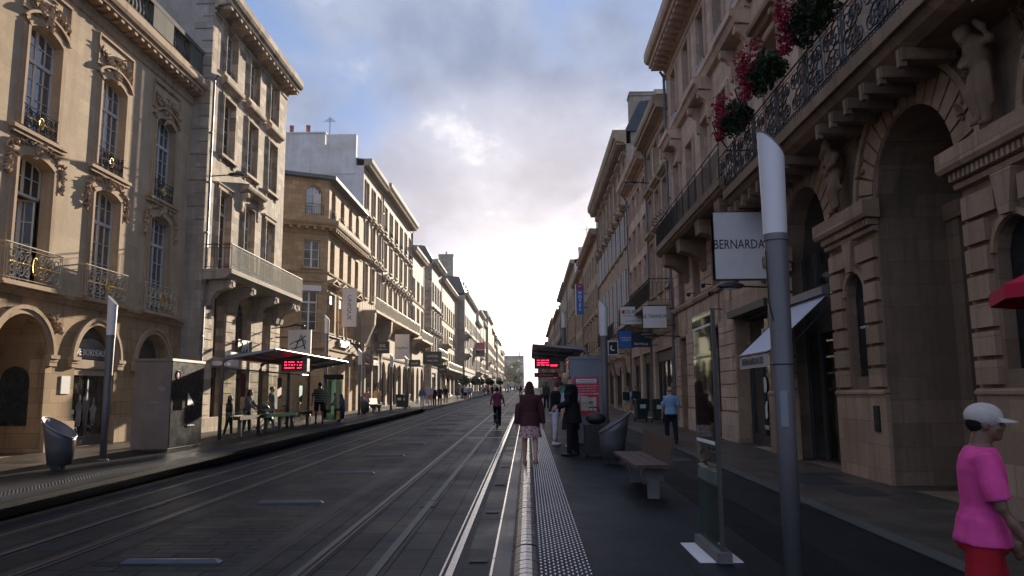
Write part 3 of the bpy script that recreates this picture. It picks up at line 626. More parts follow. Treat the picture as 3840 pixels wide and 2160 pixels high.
def leaves(mb,pts,r,n,spread=.05,out=.07):
    for c in pts:
        for k in range(n):
            rot=Matrix.Rotation(R.uniform(0,PI),3,'X')@Matrix.Rotation(R.uniform(-.8,.8),3,'Y')
            mb.blob((c[0]+R.gauss(0,spread),.02+R.random()*out,c[1]+R.gauss(0,spread)),(r*.45,r*.4,r*R.uniform(.9,1.6)),rot,5,4,.4)
# ---------------- left 1: the rendered mansion with gilt balconies
def left_mansion():
    fr=FX(-13.1,1); u0,u1=7.6,28.7
    b=bthing('mansion',fr,u0,u1,'ochre rendered mansion with arched shopfronts, gilt scroll balconies and a roof balustrade')
    cs=[9.07,12.58,16.09,19.6,23.11,26.62]
    g=[dict(u=c,hw=1.08,z0=G(c)+.05,z1=3.88,rise=1.03,d=(1.9 if i%2 else .34)) for i,c in enumerate(cs)]
    f1=[dict(u=c,hw=.74,z0=4.62,z1=8.12,rise=.2,d=.28) for c in cs]; f2=[dict(u=c,hw=.72,z0=8.78,z1=11.72,rise=.22,d=.28) for c in cs]
    mb=MB(fr); wall(mb,u0,u1,-.4,4.36,g); body(mb,u0,u1,12,-.4,14.2); mb.build('wall','limestone_ochre_blocks',b)
    mb=MB(fr); wall(mb,u0,u1,4.36,14.2,f1+f2); mb.build('wall','limestone_ochre',b)
    tr=MB(fr); tr.sweep([(0,4.36),(.06,4.38),(.09,4.46),(.16,4.5),(.18,4.6),(0,4.62)],u0,u1)
    tr.sweep([(0,13.08),(.05,13.1),(.07,13.18),(.04,13.2),(.06,13.3),(.10,13.34),(.10,13.4),(0,13.42)],u0,u1)
    car=MB(fr); slab=MB(fr)
    for i,c in enumerate(cs):
        o=g[i]; tr.arcband(c,2.85,1.12,1.33,0,.07,n=16,rz=.955); tr.arcband(c,2.85,1.25,1.36,.07,.11,n=16,rz=.955)
        for s in (-1,1):
            a,e=sorted((c+s*1.06,c+s*1.42)); tr.box(a,e,0,.13,2.72,2.80); tr.box(a-.02,e+.02,0,.17,2.80,2.90); tr.box(a+.01,e-.01,0,.11,2.60,2.72)
            a,e=sorted((c+s*1.08,c+s*1.75)); tr.box(a,e,0,.11,-.3,1.08)
        surround(tr,f1[i],.22,.05,False); surround(tr,dict(f1[i],hw=.728),.10,.08,False)
        surround(tr,f2[i],.20,.05,False); surround(tr,dict(f2[i],hw=.708),.10,.08,False)
        # hood over the upper window, panel and leaves, garland below
        tr.arcband(c,11.42,1.02,1.12,.0,.13,PI*.12,PI*.88,10,rz=.62); tr.box(c-1.05,c+1.05,.0,.05,11.9,12.0)
        tr.box(c-1.05,c-.98,0,.06,12.0,12.85); tr.box(c+.98,c+1.05,0,.06,12.0,12.85); tr.box(c-1.05,c+1.05,0,.07,12.83,12.9)
        leaves(car,[(c+x,12.28+.16*math.sin(x*5)) for x in (-.75,-.55,-.35,-.15,.05,.25,.45,.65,.8)],.10,7,.08,.07); leaves(car,[(c,11.85),(c+.04,12.0),(c-.05,11.7)],.12,7,.06,.12)
        leaves(car,[(c+1.12*math.cos(t),7.98+.48*math.sin(t)) for t in [PI*k/14 for k in range(15)]],.08,5,.035,.07)
        leaves(car,[(c+s*1.12,7.98-.11*k) for s in (-1,1) for k in range(6)],.08,4,.03,.07); leaves(car,[(c,8.38),(c-.03,8.22)],.14,6,.06,.1)
        slab.box(c-1.15,c+1.15,0,.16,8.60,8.70); slab.box(c-1.1,c+1.1,0,.11,8.5,8.6)
        slab.box(c-1.28,c+1.28,.0,.26,4.62,4.68); slab.box(c-1.25,c+1.25,0,.28,4.56,4.62)
        ir=MB(fr); gd=MB(fr); scroll_rail(ir,gd,fr,c-1.17,c+1.17,.20,4.70,5.62)
        for s in (-1,1): rail_side(ir,c+s*1.17,.0,.20,4.70,5.62,.1,.008)
        r_=ir.build('balcony_railing','scroll_ironwork',b); gd.build('gilt_oval','gilding',r_)
        ir=MB(fr); gd=MB(fr); scroll_rail(ir,gd,fr,c-.70,c+.70,.07,8.76,9.36); r_=ir.build('window_railing','wrought_iron',b); gd.build('gilt_oval','gilding',r_)
        if i!=3: put_window(b,fr,f1[i],4,4,2.5,'window_paint','window_glass')
        put_window(b,fr,f2[i],4,4,1.98,'window_paint','window_glass')
    # half-open casement in the window left of the second arch
    o=f1[3]; gbox(fr,b,o['u']-.7,o['u']+.7,-.9,-.85,4.62,8.1,'room_dark','window_paint_dark'); 
    top=dict(u=o['u'],hw=.74,z0=7.08,z1=8.12,rise=.2,d=.38,name='fanlight'); put_window(b,fr,top,4,2,None,'window_paint','window_glass_dim')
    fm,pm=window_meshes(.35,2.42,0,3,4,None,'window_paint','window_glass_dim'); a=bpy.data.objects.new('open_casement',fm); COL.objects.link(a); a.parent=b; a.location=Vector(fr.P(o['u']+.42,-.62,4.66))-b.location; a.rotation_euler=(0,0,math.radians(-52)); p=bpy.data.objects.new('pane',pm); COL.objects.link(p); p.parent=a
    tr.build('moulding','carved_stone',b); car.build('carving','carved_stone',b); slab.build('balcony_slab','carved_stone',b)
    # spandrel carving between the first two arches in view
    sp=MB(fr); leaves(sp,[(c+s*1.2+s*.1*k,3.95-.12*k) for c in (19.6,) for s in (-1,1) for k in range(4)],.08,8,.07,.05); sp.build('carving','carved_stone',b)
    co=MB(fr); cornice(co,u0,u1,13.42,.62,.62,.42); co.build('cornice','carved_stone',b)
    ba=MB(fr); ba.box(u0,u1,.05,.35,14.04,14.35); ba.box(u0,u1,.02,.38,15.15,15.32); ba.box(u1-1.2,u1,.05,.35,14.35,15.15)
    for k,u in enumerate([8.2,11.7,15.2,18.7,21.3,24.6]): ba.box(u,u+1.5,.03,.37,14.35,15.15)
    for u in [8.2,11.7,15.2,18.7,21.3,24.6]:
        n=8
        for j in range(n): ba.lathe([(.05,14.35),(.09,14.5),(.10,14.6),(.05,14.85),(.045,15.0),(.08,15.15)],u+1.62+j*.24 if u+1.62+j*.24<u1-1.25 else u1-1.3,.2,6)
    ba.build('roof_balustrade','blackened_stone',b)
    roof(b,fr,u0,u1,14.2,12,2.2)
    # shops and recess
    for i,c in enumerate(cs):
        o=g[i]
        if i%2: 
            gbox(fr,b,c-1.08,c+1.08,-1.96,-1.9,G(c),3.9,'recess_wall','machine_dark')  # near-black back wall: the shade inside the open arch is painted in
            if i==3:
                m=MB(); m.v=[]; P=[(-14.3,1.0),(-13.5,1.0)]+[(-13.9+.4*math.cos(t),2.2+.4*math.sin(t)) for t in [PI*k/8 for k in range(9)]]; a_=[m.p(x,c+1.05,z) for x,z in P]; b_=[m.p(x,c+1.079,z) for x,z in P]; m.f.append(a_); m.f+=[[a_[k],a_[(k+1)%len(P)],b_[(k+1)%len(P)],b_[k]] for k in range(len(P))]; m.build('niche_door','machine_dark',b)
            continue
            n=MB(fr); n.prism([(c-.1-.5,G(c)+1.1),(c+.4,G(c)+1.1)]+[(c-.1+.5*math.cos(t),2.35+.5*math.sin(t)) for t in [PI*k/8 for k in range(9)]],-1.5,-1.44) if i==3 else n.box(c-.6,c+.6,-1.5,-1.44,G(c)+.1,2.6); n.build('niche_door','machine_dark',b)
        else:
            s=shopfront(b,fr,dict(o,d=.3),'window_paint_dark','shop_glass',.0,.24)
            m=MB(fr); m.box(c-1.06,c+1.06,-.22,-.10,2.60,2.86); m.box(c-1.06,c+1.06,-.24,-.14,2.40,2.60); m.build('transom_shelf','limestone_pale',s)
            if i==4:
                m=MB(fr); m.prism([(c-1.0,2.9),(c+1.0,2.9)]+[(c+1.0*math.cos(t),2.9+.62*math.sin(t)) for t in [PI*k/10 for k in range(11)]],-.22,-.19); f=m.build('shop_fascia','curtained_glass',s)
                lettering('RIVE BORDEAUX',.27,f,Vector(fr.P(c,-.182,3.08))-Vector(wloc(f)),fr.a,'white_ink',.004,0,.95)
                m=MB(fr)
                for x,h in ((-.35,1.55),(.0,1.75),(.4,1.45)): 
                    m.lathe([(.10,.9),(.16,1.1),(.13,1.25),(.2,h-.05),(.06,h+.08),(.08,h+.2),(.03,h+.3)],c+x,-.215,8,.12)
                m.build('mannequin','curtained_glass',s); m=MB(fr); m.box(c-.95,c-.6,-.23,-.21,G(c)+1.0,G(c)+1.12); m.build('display_poster','paper_white',s)
            else:
                f=gbox(fr,b,c-1.0,c+1.0,-.30,-.22,2.62,2.95,'shop_fascia','white_panel',s)
                if i==5-3+3: pass
    c=26.62; f=MB(fr); f.box(c-1.0,c+1.0,-.26,-.18,2.62,2.95); 
    s_=shopfront(b,fr,dict(g[5],d=.3),'window_paint_dark','shop_glass',.0,.34); f=f.build('shop_fascia','white_panel',s_)
    lettering('Mary KIMBERLEY',.24,f,Vector(fr.P(c,-.172,2.78))-Vector(wloc(f)),fr.a,'ink',.004,.004,.95)
    gbox(fr,b,21.4,21.82,0,.03,1.85,2.35,'notice_board','paper_white')
left_mansion()
# ---------------- left 2: the weathered corner house with the long iron balcony
def left_corner_house():
    fr=FX(-12.4,1); u0,u1=28.7,38.05; cs=[30.55,33.3,36.05]
    b=bthing('corner_house',fr,u0,u1,'tall weathered stone house with a sunlit pale iron balcony, jutting beyond the ochre mansion')
    gr=[dict(u=30.5,hw=.48,z0=3.3,z1=6.0,d=.4),dict(u=33.1,hw=.80,z0=3.9,z1=5.9,rise=.78,d=.4),dict(u=36.0,hw=.42,z0=3.6,z1=5.95,d=.4),
        dict(u=30.5,hw=.5,z0=G(30)+.1,z1=2.9,d=.45),dict(u=33.2,hw=.62,z0=G(33)+.1,z1=2.9,d=.45),dict(u=36.1,hw=.5,z0=G(36)+.1,z1=2.9,d=.45)]
    f1=[dict(u=c,hw=.60,z0=6.75,z1=10.02,d=.28) for c in cs]; f2=[dict(u=c,hw=.60,z0=11.55,z1=13.95,d=.28) for c in cs]; f3=[dict(u=c,hw=.60,z0=15.0,z1=16.95,d=.28) for c in cs]
    mb=MB(fr); wall(mb,u0,u1,-.2,17.2,gr+f1+f2+f3); mb.build('wall','limestone_weathered',b)
    mb=MB(fr); body(mb,u0,u1,12,-.2,18.2); mb.poly([(u0,0,17.2),(u1,0,17.2),(u1,0,18.2),(u0,0,18.2)]); mb.build('side_wall','rough_render',b)
    q=MB(fr)
    for k in range(34):          # quoins toothed into the side wall and facade corner
        z=.2+k*.52; L=.75 if k%2 else .42
        q.box(u0-.04,u0+.03,-L,-.004,z,z+.46)
    q.box(u0-.03,u0+.02,-.72,.02,-.2,8.); q.build('quoin_strip','limestone_grey',b)
    t=MB(fr)
    for c,f in zip(cs,f1): surround(t,f,.17,.06,False)
    for c,f in zip(cs,f2): surround(t,f,.16,.06,False); hood(t,c,.98,14.32,.32,.30); t.box(c-.85,c+.85,0,.16,11.40,11.52); [console(t,c+s*.7,11.40,.22,.13,.07) for s in (-1,1)]
    for c,f in zip(cs,f3): surround(t,f,.16,.06,False); t.box(c-.8,c+.8,0,.10,14.86,14.98)
    hood(t,33.3,1.2,10.5,.36,.42); [console(t,33.3+s*.98,10.5,.85,.34,.11) for s in (-1,1)]
    for c in (30.55,36.05): hood(t,c,.85,10.2,.10,.10)
    t.sweep([(0,17.0),(.05,17.02),(.07,17.12),(0,17.16)],u0,u1)
    rustic(t,28.75,29.85,.6,6.0,.43,.03,.05); rustic(t,31.15,32.15,.6,5.2,.43,.03,.05); rustic(t,34.0,35.4,.6,5.0,.43,.03,.05); rustic(t,36.6,38.0,.6,5.2,.43,.03,.05)
    t.arcband(33.1,5.12,.84,1.02,0,.06,n=12); t.box(28.75,38.0,0,.10,G(30)-.1,.95)
    t.build('stone_trim','limestone_weathered',b)
    c=MB(fr); cornice(c,u0,u1,17.2,.75,.85,.5,ends=False); c.build('cornice','limestone_weathered',b)
    s=MB(fr); s.box(u0+.05,u1+.0,0,1.12,6.42,6.60); s.sweep([(0,6.18),(.9,6.24),(1.0,6.34),(1.06,6.42),(0,6.42)],u0+.05,u1); 
    for cc in (29.3,31.6,34.6,37.2,37.85): s.sweep([(0,5.2),(.16,5.25),(.22,5.5),(.42,5.75),(.9,5.92),(.98,6.2),(0,6.2)],cc-.2,cc+.2); s.box(cc-.12,cc+.12,.98,1.03,5.95,6.15)
    s.build('balcony_slab','limestone_grey',b)
    r=MB(fr); rail_bars(r,u0+.08,u1,1.08,6.62,7.55,.115,.017); r.build('balcony_railing','sunlit_ironwork',b)
    r=MB(fr); rail_side(r,u0+.08,.02,1.08,6.62,7.55,.13,.011); rail_side(r,u1,.02,1.08,6.62,7.55,.13,.011)
    r.build('balcony_railing','wrought_iron',b)  # side rails in dark iron: their backlit look is put into the colour
    for i,f in enumerate(f1): put_window(b,fr,f,2,4,2.45,'window_paint','window_glass')
    for f in f2+f3:
        put_window(b,fr,f,2,4,None,'window_paint','window_glass'); m=MB(fr)
        for z in (.1,.22,.34): m.tube([(f['u']-.6,-.05,f['z0']+z),(f['u']+.6,-.05,f['z0']+z)],.016,4)
        m.build('window_bar','wrought_iron',b)
    for i,f in enumerate(gr[:3]): put_window(b,fr,f,2,3,None,'window_paint_dark','window_glass_dim')
    for f in gr[3:]: shopfront(b,fr,f,'window_paint_dark','window_glass_dim',.4,.3)
    pipe(b,fr,u0+.12,.4,14.4,.08,.05)
    roof(b,fr,u0,u1,18.2,12,2.0,.5)
    chimney(b,fr,37.0,-2.4,18.4,21.0,.6,.75,1)
    f=gbox(fr,b,32.3,34.0,.10,.14,3.55,4.15,'sign_backing','black_sign')
    lettering('7M',.62,f,Vector(fr.P(33.1,.155,3.85))-Vector(wloc(f)),fr.a,'white_ink',.01,.02,1.1)
    a=MB(fr); a.box(29.9,31.2,.05,.6,2.95,3.12); a.box(29.95,31.15,.55,.62,3.12,3.5); a.build('shop_canopy','white_panel',b)
left_corner_house()
def bracket_sign(name,x,y,z0,z1,wd,label,mat,txts,side=-1,th=.14,group=None,arm=True,cat='sign'):
    """box sign standing out from a wall, its faces looking up and down the street. x = centre"""
    t=thing(name,(x,y,(z0+z1)/2),label,cat,group); h=(z1-z0)/2
    mb=MB(); mb.box(-wd/2,wd/2,-th/2,th/2,-h,h); lpart(mb,'sign_box',mat,t)
    mb=MB(); e=.012
    for s in (-1,1): mb.box(s*wd/2-(e if s>0 else 0),s*wd/2+(e if s<0 else 0)+0,-th/2-.004,th/2+.004,-h-.004,h+.004)
    mb.box(-wd/2+e,wd/2-e,-th/2-.004,th/2+.004,-h-.006,-h+.014); mb.box(-wd/2+e,wd/2-e,-th/2-.004,th/2+.004,h-.014,h+.006); lpart(mb,'sign_rim','steel_dark',t)
    if arm:
        mb=MB(); s=side
        for z in (-h*.75,h*.75): mb.box(min(s*wd/2,s*(wd/2+.35)),max(s*wd/2,s*(wd/2+.35)),-.02,.02,z-.02,z+.02)
        lpart(mb,'bracket','steel_dark',t)
    for (s,size,dz,m,xs) in txts: lettering(s,size,t,(0,-th/2-.004,dz*h),-PI/2,m,.003,.0,xs)
    return t
# ---------------- left 3: corner block with a chamfered end and arched attic windows
def left_chamfer():
    fr=FX(-12.2,1); u0,u1=46.2,55.9
    b=bthing('corner_block',fr,u0,u1,'yellow stone corner block with a cut corner, arched top windows and small pediments')
    cs=[47.25,49.6,51.9,54.1]
    ch=Frame(-12.2,46.2,math.atan2(-2.3,1.25)); CW=3.6     # chamfer runs back from the corner, u negative
    f4=[dict(u=c,hw=.52,z0=12.7,z1=14.65,rise=.5,d=.35) for c in cs]; f3=[dict(u=c,hw=.55,z0=9.3,z1=11.25,d=.4) for c in cs]
    f2=[dict(u=c,hw=.62,z0=5.55,z1=7.95,d=.4) for c in cs]; f1=[dict(u=c,hw=.6,z0=G(50)+.05,z1=4.2,rise=.55,d=.4) for c in cs]
    mb=MB(fr); wall(mb,u0,u1,0,15.0,f1+f2+f3+f4); mb.build('wall','limestone_yellow',b)
    c0=-.93
    g=[dict(u=c0,hw=.47,z0=12.75,z1=14.6,rise=.46,d=.35),dict(u=c0-.05,hw=.47,z0=9.45,z1=11.15,d=.25),dict(u=c0-.12,hw=.48,z0=5.6,z1=8.0,d=.25)]
    mb=MB(ch); wall(mb,-CW,0,0,15.0,g); mb.build('wall','limestone_yellow',b)
    e=ch.P(-CW,0,0); mb=MB(); 
    mb.poly([(e[0],e[1],0),(e[0]-9,e[1],0),(e[0]-9,e[1],15),(e[0],e[1],15)]); mb.poly([(-12.2,u1,0),(-21,u1,0),(-21,u1,15),(-12.2,u1,15)]); mb.poly([(e[0]-9,e[1],15),(e[0],e[1],15),(-12.2,46.2,15),(-12.2,u1,15),(-21,u1,15)]); mb.build('side_wall','limestone_grey',b)
    t=MB(fr); tc=MB(ch)
    cornice(t,u0,u1+.1,11.75,.7,.62,.45,ends=False); cornice(tc,-CW,.30,11.75,.7,.62,.45,ends=False)
    t.sweep([(0,11.5),(.05,11.52),(.05,11.58),(0,11.6)],u0,u1); tc.sweep([(0,11.5),(.05,11.52),(.05,11.58),(0,11.6)],-CW,.03)
    for z in (9.12,4.5): t.sweep([(0,z),(.08,z+.03),(.1,z+.12),(0,z+.16)],u0,u1); tc.sweep([(0,z),(.08,z+.03),(.1,z+.12),(0,z+.16)],-CW,.05)
    for c in cs: pediment(t,c,.95,8.42,.42,.32); surround(t,dict(u=c,hw=.62,z0=5.55,z1=7.95),.15,.05)
    pediment(tc,c0-.1,.85,8.55,.4,.10); surround(tc,g[1],.12,.03); surround(tc,g[2],.12,.03); 
    t.build('stone_trim','limestone_yellow',b); tc.build('stone_trim','limestone_yellow',b)
    for f in f4: put_window(b,fr,f,2,3,None,'window_paint','window_glass')
    for f in f3: put_window(b,fr,f,2,3,None,'window_paint','window_glass')
    for f in f2: put_window(b,fr,f,2,3,None,'window_paint_dark','window_glass_dim'); gbox(fr,b,f['u']-.6,f['u']+.6,-.12,-.02,7.35,7.93,'window_blind','white_panel')
    for f in f1: shopfront(b,fr,f,'window_paint_dark','shop_glass',.0,.35)
    put_window(b,ch,g[1],2,3,None,'window_paint_white','curtained_glass'); put_window(b,ch,g[2],2,3,1.75,'window_paint_white','curtained_glass'); put_window(b,ch,g[0],2,3,None,'window_paint_white','window_glass')
    gbox(ch,b,c0-.02,c0+.44,-.14,-.10,12.8,14.1,'shutter','shutter_paint'); m=MB(ch); rail_bars(m,c0-.55,c0+.55,.10,12.75,13.4,.13,.011,False); m.build('window_railing','wrought_iron',b)
    for f in f4: m=MB(fr); rail_bars(m,f['u']-.5,f['u']+.5,.06,12.7,13.25,.13,.012,False); m.build('window_railing','wrought_iron',b)
    gbox(ch,b,c0-.7,c0+.55,.02,.10,8.02,8.36,'name_board','white_panel')
    # roof: low zinc
    r=MB(); P=[(e[0]-9,e[1]-.4),(e[0]-.1,e[1]-.5),(-11.75,45.95),(-11.75,u1),(-21,u1)]; c_=(-17,50,17.0)
    for i in range(5):
        p,q=P[i],P[(i+1)%5]; r.poly([(p[0],p[1],15.0),(q[0],q[1],15.0),(q[0],q[1],15.22),(p[0],p[1],15.22)]); r.poly([(p[0],p[1],15.22),(q[0],q[1],15.22),(c_[0],c_[1],c_[2]-.9)])
    r.poly([(p[0],p[1],15.0) for p in P]); r.build('roof','zinc',b)
    # lamps and lit fascia boxes over the shop
    m=MB(fr); m.box(49.2,50.4,.05,.16,4.85,5.3); m.box(50.6,51.8,.05,.16,4.85,5.3); m.build('fascia_box','white_panel',b)
    m=MB(fr); m.box(46.4,55.6,.05,.1,5.36,5.42)
    for u in (48.5,50.8,53.,54.8): m.box(u-.03,u+.03,.05,.5,5.38,5.42); m.box(u-.12,u+.12,.42,.55,5.25,5.38)
    m.build('spotlight_rail','steel_dark',b)
left_chamfer()
tb=bracket_sign('banner',-11.35,48.5,6.05,8.55,.95,'tall pale vertical banner with faint handwriting on the yellow corner block','white_panel',[('UNIQUE',.34,.0,'ink',1.)],th=.06)

for c_ in tb.children:
    if c_.name.startswith('lettering'): c_.rotation_euler=(PI/2,PI/2,0); c_.scale=(1.25,1,1)
# ---------------- generic town house used down both sides
def town(fr,u0,u1,zc,label,stone_m='limestone_pale',nb=3,floors=None,corn=(.6,.6,.45),style=0,ground='shop',bal=None,roof_h=1.6,mans=False,trim=None,depth=12,wm='window_paint',gm='window_glass',hw=.55,shut=None,side=None,dormers=0,railmat='sunlit_ironwork',zlow=None,chim=1):
    b=bthing('town_house',fr,u0,u1,label); zg=G((u0+u1)/2); zb=zlow if zlow is not None else zg-.6
    trim=trim or stone_m; cs=[u0+(u1-u0)*(k+.5)/nb for k in range(nb)]
    floors=floors or []
    gtop=zg+3.7; ops=[]; rows=[]
    if ground=='arch': go=[dict(u=c,hw=min(.95,(u1-u0)/nb*.36),z0=zg+.02,z1=gtop,rise=min(.95,(u1-u0)/nb*.36),d=.4) for c in cs]
    elif ground=='shop': n=max(1,nb//2); go=[dict(u=u0+(u1-u0)*(k+.5)/n,hw=(u1-u0)/n*.38,z0=zg+.02,z1=zg+3.3,d=.3) for k in range(n)]
    else: go=[]
    for (z0,z1,hk) in floors: rows.append([dict(u=c,hw=hw,z0=z0,z1=z1,d=.35) for c in cs])
    mb=MB(fr); wall(mb,u0,u1,zb,zc,go+[o for r in rows for o in r]); mb.build('wall',stone_m,b)
    mb=MB(fr); body(mb,u0,u1,depth,zb,zc+.05); mb.build('side_wall',side or 'limestone_grey',b)
    t=MB(fr)
    for (z0,z1,hk),r in zip(floors,rows):
        for i,o in enumerate(r):
            surround(t,o,.13,.05,'n' not in hk)
            if 'h' in hk: hood(t,o['u'],hw+.3,z1+.25,.24,.28)
            if 'p' in hk: pediment(t,o['u'],hw+.36,z1+.3,.42,.3)
            if 'c' in hk: [console(t,o['u']+s*(hw+.18),z1+.25,.5,.22,.07) for s in (-1,1)]
            if 'b' in hk: [console(t,o['u']+s*hw,z0-.1,.25,.14,.06) for s in (-1,1)]
            if 'r' in hk: m=MB(fr); rail_bars(m,o['u']-hw,o['u']+hw,.08,z0,z0+.55,.12,.010,False); m.build('window_railing','wrought_iron',b)
            if 'S' in hk: shutters(b,fr,o,z0,z1)
            if 'B' in hk and i%2==0: gbox(fr,b,o['u']-hw,o['u']+hw,-.16,-.06,z0+(z1-z0)*.55,z1,'window_blind','white_panel')
        if 's' in hk: t.sweep([(0,z0-.3),(.08,z0-.27),(.12,z0-.16),(0,z0-.12)],u0,u1)
    t.sweep([(0,gtop+.25),(.08,gtop+.28),(.13,gtop+.42),(0,gtop+.46)],u0,u1); t.sweep([(0,zc-.35),(.04,zc-.33),(.04,zc-.27),(0,zc-.25)],u0,u1)
    if style==1:
        for c in [u0+.25,u1-.25]: rustic(t,c-.22,c+.22,zg+.3,zc-.4,.45,.03,.04)
    t.build('stone_trim',trim,b)
    c=MB(fr); cornice(c,u0,u1,zc-.02,corn[0],corn[1],corn[2],ends=False); c.build('cornice',trim,b)
    if bal:
        for (a,e,z,pr) in bal:
            s=MB(fr); s.box(a,e,0,pr,z-.16,z); n=max(2,round((e-a)/2.2))
            for k in range(n+1): cc=a+.2+(e-a-.4)*k/n; console(s,cc,z-.16,.7,pr*.85,.13)
            s.build('balcony_slab',trim,b); r=MB(fr); rail_bars(r,a,e,pr-.05,z,z+.95,.16,.013,(u0<90)); rail_side(r,a,.0,pr-.05,z,z+.95,.16,.013); rail_side(r,e,.0,pr-.05,z,z+.95,.16,.013); r.build('balcony_railing',railmat,b)
    for r in rows:
        for o in r: put_window(b,fr,o,2,3,None,wm,gm)
    for o in go: shopfront(b,fr,o,'window_paint_dark','shop_glass',.0 if ground=='arch' else .5,.22)
    roof(b,fr,u0,u1,zc+corn[0]*.9,depth,roof_h,corn[1]*.4,'slate' if mans else 'zinc',mans)
    for k in range(dormers):
        cc=u0+(u1-u0)*(k+.5)/dormers; d=MB(fr); d.box(cc-.5,cc+.5,-1.4,-.35,zc+corn[0],zc+corn[0]+1.6); d.prism([(cc-.65,zc+corn[0]+1.6),(cc+.65,zc+corn[0]+1.6),(cc,zc+corn[0]+2.1)],-1.4,-.25); d=d.build('dormer',trim,b)
        m=MB(fr); m.box(cc-.32,cc+.32,-.36,-.33,zc+corn[0]+.3,zc+corn[0]+1.4); m.build('window','window_glass_dim',d)
    if chim: chimney(b,fr,u1-.6,-3.2,zc,zc+corn[0]+roof_h+1.0,.7,1.5,2 if u0>70 else 3,'limestone_grey')
    pipe(b,fr,u1-.12,zg+.3,zc,.08,.05)
    return b
